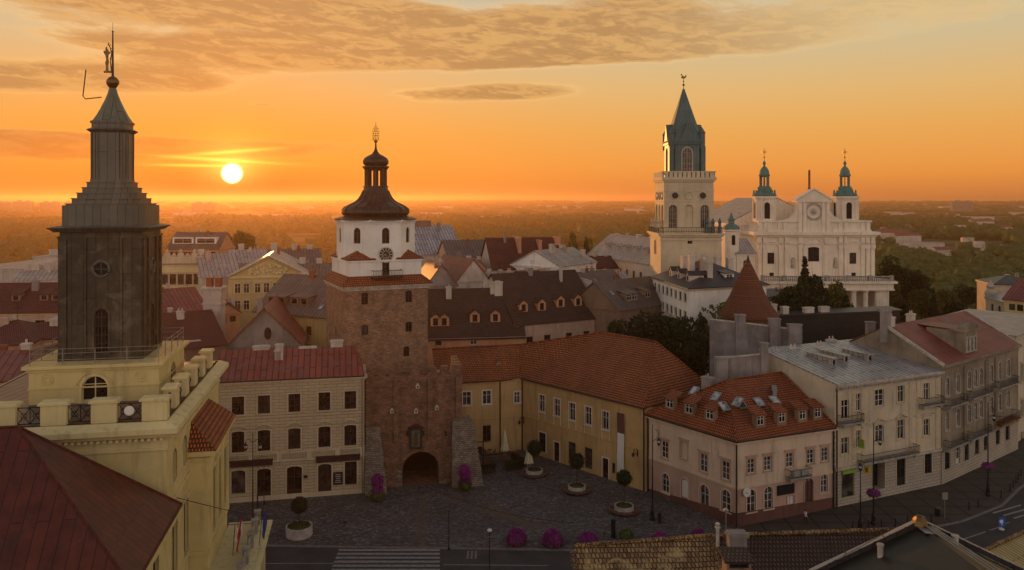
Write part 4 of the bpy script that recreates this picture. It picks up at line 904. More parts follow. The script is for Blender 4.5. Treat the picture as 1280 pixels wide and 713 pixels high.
for i in range(17):
    t = math.pi * (i + .5) / 17; q = bp(ux - 2.85 * math.cos(t), -.05); rr = Matrix.Rotation(0, 3, 'Z'); zc_ = 2.35 + 2.7 * math.sin(t)
    c = Vector((q.x, q.y, zc_)); r_ = .26; d = Vector((-b1.x * math.cos(t), -b1.y * math.cos(t), math.sin(t))); e_ = Vector((b1.x * math.sin(t), b1.y * math.sin(t), math.cos(t)))
    P_ = [c - d * .28 - e_ * .24, c + d * .28 - e_ * .25, c + d * .28 + e_ * .25, c - d * .28 + e_ * .24]; o_ = Vector((-b2.x, -b2.y, 0)) * .08
    vs.face([p + o_ for p in P_]); [vs.face([P_[j] + o_, P_[j], P_[(j + 1) % 4], P_[(j + 1) % 4] + o_]) for j in range(4)]
B.part(vs, 'arch_ring', 'dark_brick')
for s_ in (-1, 1):
    qn = MB()
    for z_, w_ in ((.12, .95), (.75, .6), (1.3, .85), (1.85, .55)): q = bp(ux + s_ * (2.6 + w_ / 2), -.06); qn.box((q.x, q.y, z_), w_, .16, .5, ba)
    B.part(qn, 'quoin', 'rubble_stone')
# stone buttresses
for (a0_, a1_, b0_, b1_, h_) in ((.0, 2.6, -3.4, 0, zat(534, 110)), (bw - 1.5, bw + 2.1, -2.6, 1.5, zat(526, 112))):
    bt = MB(); top = [bp(a0_, -.9), bp(a1_ - .7, -.9), bp(a1_ - .9, max(0, b1_) + .1), bp(a0_, .1)]; bot = [bp(a0_ - .1, b0_ * .8), bp(a1_ + (.3 if a0_ < 1 else .7), b0_ * .8), bp(a1_ + (.3 if a0_ < 1 else .7), max(0, b1_) + .1), bp(a0_ - .1, .1)]
    A, Bq = [v3(p, .05) for p in bot], [v3(p, h_) for p in top]; K = 7; rr_ = random.Random(3); prev = A
    for i in range(1, K + 1):
        f = i / K; cur = [x.lerp(y, f) + (Vector((rr_.uniform(-.08, .08), rr_.uniform(-.08, .08), 0)) if i < K else Vector((0, 0, 0))) for x, y in zip(A, Bq)]
        for j in range(4): bt.face([prev[j], prev[(j + 1) % 4], cur[(j + 1) % 4], cur[j]])
        prev = cur
    bt.face(prev); B.part(bt, 'buttress', 'rubble_stone')
# small white shield plaques and icon over the passage
for px, py in ((461, 484), (461, 516), (490, 515), (520, 515), (522, 484), (546, 511), (573, 508)):
    u = at_px(bp(0, 0), bp(bw, 0), px); q = bp(u, -.14); z_ = zat(py, q.y); pq = MB(); pq.box((q.x, q.y, z_ - .22), .55, .12, .5, ba); pq.box((q.x, q.y, z_ + .28), .34, .12, .2, ba); mi = MB(); q2 = bp(u, -.215); mi.box((q2.x, q2.y, z_ - .08), .16, .06, .28, ba)
    o = B.part(pq, 'stone_plaque', 'pale_stone'); mi.build('loophole', 'void', B.t).parent = o
u = at_px(bp(0, 0), bp(bw, 0), 519.5); q = bp(u, -.15); ic = MB(); z_ = zat(561, q.y); ic.box((q.x, q.y, z_), 1.75, .3, 3.0, ba); o = B.part(ic, 'icon_frame', 'dark_frame')
ic = MB(); q2 = bp(u, -.33); ic.box((q2.x, q2.y, z_ + .3), 1.2, .06, 2.3, ba); ic.build('icon', 'icon_paint', B.t).parent = o
ic = MB(); q2 = bp(u, -.38); ic.box((q2.x, q2.y, z_ + .5), .5, .05, 1.5, ba); ic.lathe([(0, -.2), (.2, 0), (0, .2)], 8, (q2.x, q2.y, z_ + 2.15)); ic.build('icon_figure', 'bronze', B.t).parent = o
ic = MB(); q2 = bp(u, -.3); ic.slab([v3(bp(u - 1.1, -.6), z_ + 2.95), v3(bp(u, -.6), z_ + 3.5), v3(bp(u, -.02), z_ + 3.5), v3(bp(u - 1.1, -.02), z_ + 2.95)], .08); ic.slab([v3(bp(u + 1.1, -.6), z_ + 2.95), v3(bp(u, -.6), z_ + 3.5), v3(bp(u, -.02), z_ + 3.5), v3(bp(u + 1.1, -.02), z_ + 2.95)], .08); ic.build('icon_canopy', 'copper_brown', B.t).parent = o
for px in (509, 529, 557): u = at_px(bp(0, 0), bp(bw, 0), px); q = bp(u, -.3); lt = MB(); lt.box((q.x, q.y, zat(545, q.y)), .25, .25, .5, ba); lt.lathe([(.2, .5), (.02, .75)], 6, (q.x, q.y, zat(545, q.y))); B.part(lt, 'wall_lantern', 'black_iron')

# ================================================================== CREAM THREE-STOREY HOUSE
p0, p1 = P2(268, 104.8), P2(455.5, 108.9); _, e, n, L = frame_of(p0, p1); dp = 10.5; p2, p3 = p1 - n * dp, p0 - n * dp; ze = 16.1
B = Bld('corner_tenement', 'cream three storey house with red metal roof between the yellow hall and brick gate', 'town house', (*((p0 + p2) / 2), 0), 'cream_plaster', trim='cream_trim')
cols = (297.5, 330, 368, 405.5, 438)
dk = dict(fm='dark_frame', gm='glass')
zf = .12
r1_ = [(cols, 496, 519, 1.55, dict(st='six', **dk)), (cols, 539.5, 566, 1.6, dict(st='cross', hood='seg', arch=.18, **dk))]
B.wall(p0, p1, 5.2, ze, r1_)
gb = MB(); Bs = B.mb; B.mb = gb; B.wm = 'rusticated'
gops = [((298,), 588, 617, 1.75, dict(st='cross', arch=.3, sill=False, **dk)), ((330,), 586, 629, 1.75, dict(st='door', arch=.3, sill=False, name='door', **dk)), ((368,), 583, 626, 1.95, dict(st='door', arch=.3, sill=False, name='door', **dk)),
        ((406,), 580, 620, 1.75, dict(st='door', arch=.3, sill=False, name='door', **dk)), ((438.5,), 577, 606, 1.6, dict(st='cross', sill=False, fm='awning_maroon'))]
B.wall(p0, p1, zf - .12, 5.2, gops, gb); B.part(gb, 'ground_storey', 'rusticated'); B.mb = Bs
B.wall(p1, p2, 0, ze); B.wall(p2, p3, 0, ze); B.wall(p3, p0, 0, ze); B.finish()
mb = MB(); O = [p0, p1, p2, p3]; ring(mb, O, ze - .55, ze - .3, .12); ring(mb, O, ze - .3, ze - .02, .38); ring(mb, [p0, p1], 5.15, 5.4, .2, False); ring(mb, [p0, p1], 6.25, 6.42, .16, False); ring(mb, [p0, p1], ze - 5.0, ze - 4.9, .08, False); ring(mb, [p0, p1], 0.0, .75, .08, False)
B.part(mb, 'cornice', 'cream_trim')
bs = MB(); th_ = math.atan2(e.y, e.x)
for k in range(90):
    u = .3 + k * (L - .6) / 89; c = p0 + e * u + n * .09; bs.box((c.x, c.y, 5.42), .09, .1, .82, th_)
for u in [.3] + [at_px(p0, p1, (a + b) / 2) for a, b in zip(cols, cols[1:])] + [L - .3]: c = p0 + e * u + n * .1; bs.box((c.x, c.y, 5.41), .6, .17, .83, th_)
B.part(bs, 'balustrade', 'cream_trim')
zr = 19.3; o = .45; q0_, q1_, q2_, q3_ = p0 + (n - e * .2) * o, p1 + (n) * o, p2 - n * o, p3 + (-n - e * .2) * o; m0, m1 = (q0_ + q3_) / 2, (q1_ + q2_) / 2
B.roof([[v3(q0_, ze + .05), v3(q1_, ze + .05), v3(m1 - e * 1.2, zr), v3(m0, zr)], [v3(q2_, ze), v3(q3_, ze), v3(m0, zr), v3(m1 - e * 1.2, zr)], [v3(q1_, ze + .05), v3(q2_, ze), v3(m1 - e * 1.2, zr)]], 'dull_red_metal', .12)
B.mb = MB(); B.mb.face([v3(p3, ze - .01), v3(p0, ze - .01), v3((p0 + p3) / 2, zr - .15)]); B.part(B.mb, 'gable', 'cream_plaster')
for px, yt, sx in ((322, 432, 2.2), (347, 430, 1.0), (345, 437, .8), (383, 433, 2.3), (421, 425, 1.7)):
    u = at_px(p0, p1, px); c = p0 + e * u - n * (5.4 if sx > 1.1 else 3.4); B.chimney(c.x, c.y, ze + 1, zat(yt, c.y), sx, .8, th_, 'old_white', 0)
dn = MB(); c = p1 - e * .25 + n * .15; dn.tube([v3(c, 0.1), v3(c, ze - .3)], .09); B.part(dn, 'downpipe', 'zinc')
dn = MB(); dn.tube([v3(q0_, ze + .02), v3(q1_, ze + .02)], .1); B.part(dn, 'gutter', 'dark_frame')
for (x0, x1, yt, yb) in ((287.5, 341, 575, 583), (395, 450, 569, 577)):
    a, b = at_px(p0, p1, x0), at_px(p0, p1, x1); c = p0 + e * ((a + b) / 2) + n * .14; z_ = zat(yb, c.y); aw = MB(); aw.box((c.x, c.y, z_), b - a, .26, .85, th_); aw.box((c.x + n.x * .15, c.y + n.y * .15, z_ + .7), b - a + .1, .3, .1, th_); B.part(aw, 'shop_fascia', 'awning_maroon')
def text_on(parent, s_, size, p, e, n, z, mat, name='lettering', ext=.02, off=.03):
    cu = bpy.data.curves.new('t', 'FONT'); cu.body = s_; cu.size = size; cu.align_x = 'CENTER'; cu.align_y = 'CENTER'; cu.extrude = ext; cu.resolution_u = 3
    o = bpy.data.objects.new('t', cu); COL.objects.link(o); bpy.context.view_layer.update(); me = bpy.data.meshes.new_from_object(o); bpy.data.objects.remove(o)
    me.materials.clear(); me.materials.append(MATS[mat]); q = bpy.data.objects.new(name, me); COL.objects.link(q); q.parent = parent
    q.location = Vector((p[0] + n.x * off, p[1] + n.y * off, z)) - world_loc(parent); q.rotation_euler = (math.pi / 2, 0, math.atan2(e.y, e.x)); return q
# menu boards and glass lettering
c = p0 + e * at_px(p0, p1, 422.5) + n * .06; z_ = zat(606, c.y); mbd = MB(); mbd.box((c.x, c.y, z_), 1.25, .1, 1.7, th_); bo = B.part(mbd, 'menu_board', 'sign_black');
for k in range(5): ms = MB(); ms.box((c.x + n.x * .055, c.y + n.y * .055, z_ + .3 + k * .26), .8 - .12 * (k % 3), .02, .05, th_); ms.build('chalk_line', 'sign_white', B.t).parent = bo
c = p0 + e * at_px(p0, p1, 382) + n * .06; z_ = zat(598, c.y); mbd = MB(); mbd.box((c.x, c.y, z_), .5, .08, .4, th_); B.part(mbd, 'wall_sign', 'sign_black')
CREAM = (p0, p1, e, n)

# ================================================================== OCHRE L-SHAPED BUILDING
c1, c2 = P2(653, 127.6), P2(807, 109.3); _, e, n, L = frame_of(c1, c2); wv2 = P2(577, 124.6); wv1 = P2(625, 126.2); c0a = P2(628, 128.6)
ze = 11.6
B = Bld('arcade_building', 'ochre L shaped building under a big orange tiled roof round the cobbled square', 'town house', (*c1, 0), 'ochre_plaster', trim='white_trim')
wf = dict(st='cross', fm='white_frame', gm='glass_curtain', hood=None); up_cols = (677.5, 696.5, 715.5, 735.5, 757)
B.wall(c1, c2, 0, ze, [(up_cols, 494, 515, 1.25, wf), ((678,), 541, 565, 1.5, dict(st='six', fm='dark_frame', sill=False)), ((696,), 553, 577, 1.15, dict(st='door', fm='dark_frame', sill=False, name='door')), ((715,), 553, 575, 1.5, dict(st='six', fm='brown_frame', gm='glass_curtain', sill=False, sur='none')), ((735.5,), 560, 586, 1.5, dict(st='six', fm='brown_frame', gm='glass_curtain', sill=False, sur='none')), ((757,), 573, 598, 1.1, dict(st='door', fm='dark_frame', sill=False, name='door')), ((767,), 579, 592, .6, dict(st='blank', fm='dark_frame', sill=False, sur='none'))])
B.wall(wv2, wv1, 0, ze, [((583.5, 608.5), 490, 507, 1.35, wf), ((588,), 547, 566, 1.2, dict(st='door', fm='dark_frame', sill=False, name='door')), ((608.5,), 532, 552, 1.3, dict(st='six', fm='dark_frame', sill=False, sur='none'))])
B.wall(wv1, c1, 0, ze, [((646.5,), 490, 504, 1.0, wf), ((647,), 524, 560, 1.6, dict(st='void', arch=.7, sill=False, rv=1.5))])
wp = P2(545, 123.6); B.wall(wp, wv2, 0, ze)
ce = c2 - n * 15.5; B.wall(c2, ce, 0, ze); back = P2(545, 140); B.wall(ce, back, 0, ze); B.wall(back, wp, 0, ze); B.finish()
mb = MB(); line = [wp, wv2, wv1, c1, c2, ce]; ring(mb, line, ze - .4, ze - .2, .14, False); ring(mb, line, ze - .2, ze - .02, .32, False); ring(mb, line, 5.55, 5.72, .1, False); B.part(mb, 'cornice', 'ochre_plaster')
mb = MB(); th_ = math.atan2(e.y, e.x)
for px in up_cols:     # white panels under the windows
    u = at_px(c1, c2, px); c = c1 + e * u + n * .02
    d_ = (c1 + e * u).y; z1_, z0_ = zat(515, 122) - .0, zat(521, 122)
    zw = zat(515, (c1 + e * at_px(c1, c2, up_cols[0])).y); mb.box((c.x, c.y, zw - 1.5), 1.5, .06, .1, th_); 
    for s_ in (-.72, .72): q = c + e * s_; mb.box((q.x, q.y, zw - 1.4), .09, .05, 1.25, th_)
B.part(mb, 'window_apron', 'white_trim')
for px in (693.5, 752.5):
    pass
zr = 19.0; ra, rb = Vector((14.2, 126.5)), Vector((21.2, 118.2)); E_ = ze + .06
ov = lambda p, q=None: p + n * .5
e1c, e2c = c1 + n * .55, c2 + n * .55 + e * .3; ez = ce + e * .5 - n * .2; vt = Vector((1.45, 131.8)); vz = zat(431.5, 131.8)
wn_ = frame_of(wv2, wv1)[2]; w2, w1 = wp + wn_ * .5, wv1 + wn_ * .5; wr = P2(540, 130.0); wrz = zat(437, 130.0)
fb = P2(893, 123)
polys = [[v3(e1c, E_), v3(e2c, E_), v3(rb, zr), v3(ra, zr)], [v3(e1c, E_), v3(ra, zr), v3(vt, vz)], [v3(e2c, E_), v3(ez, E_), v3(rb, zr)], [v3(ez, E_), v3(Vector((20, 136)), E_), v3(ra, zr), v3(rb, zr)],
         [v3(w2, E_), v3(w1, E_), v3(vt, vz), v3(wr, wrz)], [v3(w1, E_), v3(e1c, E_), v3(vt, vz)], [v3(vt, vz), v3(ra, zr), v3(Vector((20, 136)), E_), v3(Vector((2, 138)), E_)], [v3(wr, wrz), v3(vt, vz), v3(Vector((2, 138)), E_), v3(P2(545, 137), E_)]]
B.roof(polys, 'clay_tile', .2)
mb = MB()
for a, b in ((v3(e2c, E_), v3(rb, zr)), (v3(ra, zr), v3(rb, zr)), (v3(vt, vz), v3(ra, zr)), (v3(wr, wrz), v3(vt, vz)), (v3(rb, zr), v3(ez, E_))):
    N = 40; mb.tube([a.lerp(b, k / N) + Vector((0, 0, .08 + .03 * (k % 2))) for k in range(N + 1)], .13, 6)
B.part(mb, 'ridge_tiles', 'clay_tile_bright')
ft = Vector((-n.x, -n.y, 0)); upv = Vector((-n.x * 8, -n.y * 8, zr - ze))
for px, f in ((693, .10), (722, .16), (742, .10), (774, .13)):
    u = at_px(c1, c2, px); s_ = u / L; cc = v3(c1 + e * u, E_ + .02) + upv * f; B.skylight(cc, Vector((e.x, e.y, 0)), upv, .8, 1.1, 'glass' if px != 722 else 'glass_sky')
c = P2(624, 127.9); B.dormer(c.x, c.y, 13.1, math.atan2(frame_of(wv2, wv1)[1].y, frame_of(wv2, wv1)[1].x), 1.1, .9, 2, 'brown_wall', 'clay_tile', 'gable', ww=.6, wh=.75)
dn = MB()
for p in (wv1 + wn_ * .15, c1 + n * .15 + e * .1, c2 + n * .15 - e * .2): dn = MB(); dn.tube([v3(p, .1), v3(p, ze - .2)], .1); B.part(dn, 'downpipe', 'dark_frame')
dn = MB(); dn.tube([v3(w2, E_ - .05), v3(w1, E_ - .05), v3(e1c, E_ - .05), v3(e2c, E_ - .05)], .1); B.part(dn, 'gutter', 'dark_frame')
# hanging banner
u = at_px(c1, c2, 777); c = c1 + e * u + n * .22; zt_, zb_ = zat(517, c.y), zat(592, c.y)
t = thing('banner', 'tall white and dark red banner hanging on the ochre wall', 'banner', (c.x, c.y, zb_)); WL[t.name] = Vector((c.x, c.y, zb_)); mb = MB(); hw = .62
def bpt(s_, f): w_ = .05 * math.sin(f * 8); q = c + e * (s_ * hw) + n * w_; return Vector((q.x, q.y, zb_ + (zt_ - zb_) * f))
N = 12
for k in range(N):
    f0_, f1_ = k / N, (k + 1) / N; mb.face([bpt(-1, f0_), bpt(1, f0_), bpt(1, f1_), bpt(-1, f1_)], 0 if k < 8 else 1)
mb.build('cloth', ['sign_white', 'maroon_plinth'], t); mb = MB(); mb.tube([bpt(-1.05, 0), bpt(1.05, 0)], .04); mb.tube([bpt(-1.05, 1), bpt(1.05, 1)], .04); mb.build('rod', 'black_iron', t)
OCH = (c1, c2, e, n, L)

# ================================================================== PINK CORNER HOUSE
D_ = Vector((34.0, 116.5)); ze = 10.6
B = Bld('corner_house', 'two storey pink corner house with orange tiled roof and dormers', 'town house', (*B_, 0), 'pink_plaster', trim='pink_dark')
A = A_
pd_ = dict(st='six', fm='white_frame', gm='glass_curtain', hood='flat')
Zm = zat(605, 97.6)
z4 = 4.75
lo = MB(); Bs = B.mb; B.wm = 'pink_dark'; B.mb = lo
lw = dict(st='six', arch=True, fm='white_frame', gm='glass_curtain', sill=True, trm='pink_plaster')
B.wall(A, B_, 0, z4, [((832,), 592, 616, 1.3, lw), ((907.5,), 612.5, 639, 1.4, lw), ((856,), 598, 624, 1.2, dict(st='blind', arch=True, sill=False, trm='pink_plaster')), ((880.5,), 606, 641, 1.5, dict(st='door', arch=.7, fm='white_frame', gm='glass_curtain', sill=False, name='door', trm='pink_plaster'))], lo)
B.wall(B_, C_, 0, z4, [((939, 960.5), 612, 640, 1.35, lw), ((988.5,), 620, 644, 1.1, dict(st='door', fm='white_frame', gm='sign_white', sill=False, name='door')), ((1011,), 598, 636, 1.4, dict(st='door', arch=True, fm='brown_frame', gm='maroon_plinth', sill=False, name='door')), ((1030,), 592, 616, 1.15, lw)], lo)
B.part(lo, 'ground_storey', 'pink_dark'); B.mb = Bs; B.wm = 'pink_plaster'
B.wall(A, B_, z4, ze, [((831, 879.5, 907), 552, 573, 1.2, pd_), ((855,), 553, 574, 1.2, dict(st='blind', hood='flat'))])
B.wall(B_, C_, z4, ze, [((939, 959.5, 987, 1013, 1031), 574, 592, 1.15, pd_)])
B.wall(C_, D_, 0, ze); B.wall(D_, A, 0, ze); B.finish()
mb = MB(); ln = [A, B_, C_, D_]; ring(mb, ln, ze - .6, ze - .35, .12); ring(mb, ln, ze - .35, ze - .02, .4); ring(mb, [A, B_, C_], z4 - .1, z4 + .15, .13, False); B.part(mb, 'cornice', 'pink_plaster')
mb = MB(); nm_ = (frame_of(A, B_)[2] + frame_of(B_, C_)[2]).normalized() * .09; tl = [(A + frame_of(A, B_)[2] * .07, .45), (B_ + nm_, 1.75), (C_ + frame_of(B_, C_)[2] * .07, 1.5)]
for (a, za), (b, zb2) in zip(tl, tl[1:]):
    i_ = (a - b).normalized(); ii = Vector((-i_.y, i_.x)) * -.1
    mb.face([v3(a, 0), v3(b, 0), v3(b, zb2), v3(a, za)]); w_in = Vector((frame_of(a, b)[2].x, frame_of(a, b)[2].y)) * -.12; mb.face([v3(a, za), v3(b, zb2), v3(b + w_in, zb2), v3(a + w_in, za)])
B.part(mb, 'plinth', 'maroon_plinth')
R1, R2 = Vector((28.5, 106.5)), Vector((37.6, 111.6)); zr = 15.9
nA, nB = frame_of(A, B_)[2], frame_of(B_, C_)[2]; eA, eB = frame_of(A, B_)[1], frame_of(B_, C_)[1]
qA = A + nA * .5; qB = B_ + (nA + nB).normalized() * .62; qC = C_ + nB * .5 ; qD = D_; Ez = ze + .05
B.roof([[v3(qA, Ez), v3(qB, Ez), v3(R1, zr)], [v3(qB, Ez), v3(qC, Ez), v3(R2, zr), v3(R1, zr)], [v3(qC, Ez), v3(qD, Ez), v3(R2, zr)], [v3(qD, Ez), v3(qA, Ez), v3(R1, zr), v3(R2, zr)]], 'clay_tile_bright', .2)
mb = MB()
for a, b in ((v3(qB, Ez), v3(R1, zr)), (v3(R1, zr), v3(R2, zr)), (v3(qA, Ez), v3(R1, zr)), (v3(qC, Ez), v3(R2, zr))): mb.tube([a.lerp(b, k / 30) + Vector((0, 0, .07 + .03 * (k % 2))) for k in range(31)], .12, 6)
B.part(mb, 'ridge_tiles', 'clay_tile_bright')
nAi, nBi = Vector((-nA.x, -nA.y, 0)), Vector((-nB.x, -nB.y, 0))
def slope_pt(P, e, ni, u, f, Rz): return P + e * u
LA, LB = (B_ - A).length, (C_ - B_).length
def hA(q): return abs((q - R1).dot(nA))
dA, dB = (A - R1).dot(nA), (B_ - R1).dot(nB)
def roofz(dist, tot): return Ez + (zr - Ez) * dist / (tot + .5)
for px in (831, 855, 881): u = at_px(A, B_, px); q = A + eA * u - nA * .9; B.dormer(q.x, q.y, roofz(1.4, dA) + .25, math.atan2(eA.y, eA.x), 1.6, 1.3, .7, 'brown_wall', 'clay_tile_bright', 'shed', ww=1.15, wh=1.15)
for px in (957, 984, 1010, 1029): u = at_px(B_, C_, px); q = B_ + eB * u - nB * .9; B.dormer(q.x, q.y, roofz(1.4, dB) + .25, math.atan2(eB.y, eB.x), 1.5, 1.3, .7, 'brown_wall', 'clay_tile_bright', 'shed', ww=1.0, wh=1.15)
def sky_at(px, dist, P, Q, e_, n_, tot, gm):
    u = at_px(P, Q, px); q = P + e_ * u - n_ * dist; z = roofz(dist + .5, tot) + .02; upv = Vector((-n_.x, -n_.y, (zr - Ez) / (tot + .5))); B.skylight(Vector((q.x, q.y, z)), Vector((e_.x, e_.y, 0)), upv, 1.2, 1.5, gm)
for px in (839, 866, 893): sky_at(px + 4, 3.9, A, B_, eA, nA, dA, 'glass_sky')
for px, g_ in ((935, 'glass_sky'), (957, 'glass'), (980, 'glass_sky'), (1000, 'glass_sky')): sky_at(px - 3, 4.2, B_, C_, eB, nB, dB, g_)
q = P2(885, 109); B.chimney(q.x, q.y, 12, zat(471, 109), 1.5, 1.0, math.atan2(eA.y, eA.x), 'grey_plaster', 1)
q = P2(968, 107); mb = MB(); B.chimney(q.x, q.y, 13, zat(484, 107), 2.4, .5, math.atan2(eB.y, eB.x) + .9, 'grey_plaster', 0)
dn = MB()
for p in (B_ + (nA + nB).normalized() * .2, A + nA * .15 + eA * .2, C_ + nB * .15 - eB * .15): dn = MB(); dn.tube([v3(p, .1), v3(p, ze - .3)], .1); B.part(dn, 'downpipe', 'dark_frame')
dn = MB(); dn.tube([v3(qA, Ez - .04), v3(qB, Ez - .04), v3(qC, Ez - .04)], .1); B.part(dn, 'gutter', 'dark_frame')
def balcony(B, P, Q, px0, px1, zf, dep=1.1, rail_m='black_iron', slab='grey_stone', hr=1.0):
    _, e_, n_, L_ = frame_of(P, Q); a, b = at_px(P, Q, px0), at_px(P, Q, px1); th_ = math.atan2(e_.y, e_.x); c = P + e_ * ((a + b) / 2) + n_ * (dep / 2); w_ = b - a
    mb = MB(); mb.box((c.x, c.y, zf - .2), w_, dep, .2, th_)
    for u in (a + .25, b - .25): q = P + e_ * u + n_ * (dep * .35); mb.box((q.x, q.y, zf - .65), .22, dep * .7, .45, th_)
    s_ = B.part(mb, 'balcony', slab); r_ = MB(); o_ = [P + e_ * a + n_ * .05, P + e_ * a + n_ * (dep - .05), P + e_ * b + n_ * (dep - .05), P + e_ * b + n_ * .05]
    for x, y in zip(o_, o_[1:]):
        for z in (.12, hr): r_.tube([v3(x, zf + z), v3(y, zf + z)], .035, 4)
        k_ = max(2, int((y - x).length / .16))
        for k in range(k_ + 1): q = x.lerp(y, k / k_); r_.tube([v3(q, zf + .1), v3(q, zf + hr)], .018, 3)
    r_.build('balcony_railing', rail_m, B.t).parent = s_; return s_
balcony(B, B_, C_, 981, 1007, zat(596, 100.5), 1.2)
for px in (992, 1001): u = at_px(B_, C_, px); q = B_ + eB * u + nB * .5; mb = MB(); mb.box((q.x, q.y, zat(596, 100.5) + .05), .9, .4, .7, math.atan2(eB.y, eB.x)); B.part(mb, 'air_unit', 'air_unit')
def sign_box(B, P, Q, px0, px1, y0, y1, mat, name='sign', txt=None, tm='sign_white', size=.4, off=.12, th=.14, cat=None):
    _, e_, n_, L_ = frame_of(P, Q); a, b = at_px(P, Q, px0), at_px(P, Q, px1); c = P + e_ * ((a + b) / 2) + n_ * off; d = c.y; zt_, zb_ = zat(y0, d), zat(y1, d)
    mb = MB(); mb.box((c.x, c.y, zb_), b - a, th, zt_ - zb_, math.atan2(e_.y, e_.x)); o = B.part(mb, name, mat)
    if txt: 
        for i, ln_ in enumerate(txt.split('\n')): k_ = text_on(B.t, ln_, size, c + n_ * (th / 2), e_, n_, (zt_ + zb_) / 2 + (len(txt.split('\n')) - 1) * size * .55 - i * size * 1.1, tm, off=.02, ext=.008); k_.parent = o
    return o
sign_box(B, B_, C_, 971, 992, 606, 618, 'sign_black', 'shop_sign', None)
# round white clock sign on the corner
mb = MB(); q = B_ + nB * .7 + eB * 1.1; zc = zat(617, q.y)
dd = nB; mb.tube([v3(B_ + eB * 1.1, zc), v3(q, zc)], .04)
m2 = MB(); m2.lathe([(.0, -.08), (.55, -.08), (.55, .08), (.0, .08)], 20); rot = Matrix.Rotation(math.atan2(eB.y, eB.x), 4, 'Z') @ Matrix.Rotation(math.pi / 2, 4, 'X'); qq = v3(B_ + nB * .35 + eB * 1.25, zc); m2.v = [tuple(qq + (rot @ Vector(v))) for v in m2.v]
o = B.part(mb, 'sign_bracket', 'black_iron'); m2.build('round_sign', 'sign_white', B.t).parent = o
# white poster in the blind arch
sign_box(B, A, B_, 850.5, 861, 600, 622, 'sign_white', 'poster', None, off=-.18, th=.08)
PINK = (A, B_, C_, eA, nA, eB, nB)

# ================================================================== PALE ORNATE TENEMENT (metal roof)
p0, p1 = Vector((41.85, 103.7)), Vector((60.1, 112.1)); _, e, n, L = frame_of(p0, p1); ze, zb_, dp = 16.1, 18.3, 14; p2, p3 = p1 - n * dp, p0 - n * dp
th_ = math.atan2(e.y, e.x)
B = Bld('ornate_tenement', 'pale three storey tenement with balconies under a grey standing seam roof', 'town house', (*((p0 + p2) / 2), 0), 'beige_plaster', trim='cream_trim')
w3 = dict(st='cross', fm='white_frame', gm='glass_curtain', hood=None)
z4 = 4.9
gl = MB(); Bs = B.mb; B.mb = gl; B.wm = 'rusticated_grey'
B.wall(p0, p1, 0, z4, [((1060,), 588, 622, 2.3, dict(st='blank', fm='sign_green', sill=False, sur='none', name='shop_window')), ((1098,), 576, 612, 2.4, dict(st='void', sill=False, rv=1.2)), ((1126,), 567, 607, 1.7, dict(st='door', fm='dark_frame', sill=False, name='door')), ((1160,), 562, 592, 1.5, dict(st='six', fm='dark_frame', sill=False))], gl)
B.part(gl, 'ground_storey', 'rusticated_grey'); B.mb = Bs; B.wm = 'beige_plaster'
B.wall(p0, p1, z4, ze, [((1056,), 500, 524, 1.35, w3), ((1073,), 492, 514, .9, w3), ((1099,), 487, 508, 1.7, dict(w3, st='six')), ((1126,), 482, 503, 1.3, w3), ((1158,), 479, 500, 1.25, w3),
                     ((1056,), 547, 568, 1.35, w3), ((1073,), 538, 560, .9, w3), ((1099,), 531, 553, 1.6, dict(w3, hood='ped', arch=.3)), ((1126,), 525, 549, 1.4, dict(w3, hood='ped')), ((1158,), 524, 545, 1.25, dict(w3, hood='flat'))])
for a, b in ((p1, p2), (p2, p3), (p3, p0)): B.wall(a, b, 0, ze)
for a, b, za, zc in ((p1, p2, ze, zb_), (p2, p3, zb_, zb_), (p3, p0, zb_, ze)): B.mb.face([v3(a, ze - .01), v3(b, ze - .01)] + [v3(b, zc), v3(a, za)] if za > ze and zc > ze else ([v3(a, ze), v3(b, ze), v3(b, zc)] if zc > ze else [v3(a, ze), v3(b, ze), v3(a, za)]))
B.finish()
mb = MB(); ring(mb, [p0, p1], ze - 1.0, ze - .75, .1, False); ring(mb, [p0, p1], ze - .55, ze - .3, .3, False); ring(mb, [p0, p1], ze - .3, ze + .05, .62, False); ring(mb, [p0, p1], z4 - .05, z4 + .3, .2, False); ring(mb, [p0, p1], 10.2, 10.4, .1, False)
for k in range(40): q = p0 + e * (.3 + k * .49) + n * .2; mb.box((q.x, q.y, ze - .78), .18, .38, .24, th_)
B.part(mb, 'cornice', 'pale_stone')
mb = MB()      # quoin strips and the two shallow risalits
for px in (1045, 1067, 1079, 1138, 1147, 1171):
    u = at_px(p0, p1, px)
    for k in range(26): q = p0 + e * u + n * .06; w_ = .75 if k % 2 else .55; mb.box((q.x, q.y, z4 + .35 + k * .38), w_, .12, .3, th_)
B.part(mb, 'quoin_strips', 'cream_trim')
o = .55; B.roof([[v3(p0 + (n) * o - e * .1, ze + .08), v3(p1 + n * o + e * .1, ze + .08), v3(p2 + e * .1, zb_ + .1), v3(p3 - e * .1, zb_ + .1)]], 'grey_metal', .14)
upv = Vector((-n.x * dp, -n.y * dp, zb_ - ze))
for px, f in ((1082, .38), (1102, .42), (1128, .38)):
    u = at_px(p0, p1, px) ; q = p0 + e * min(u, L - 1.5) - n * (f * dp); B.dormer(q.x, q.y, ze + (zb_ - ze) * f + .2, th_, .9, .95, 4.5, 'pale_metal', 'grey_metal', 'flat', ww=.45, wh=.7, fm='dark_frame')
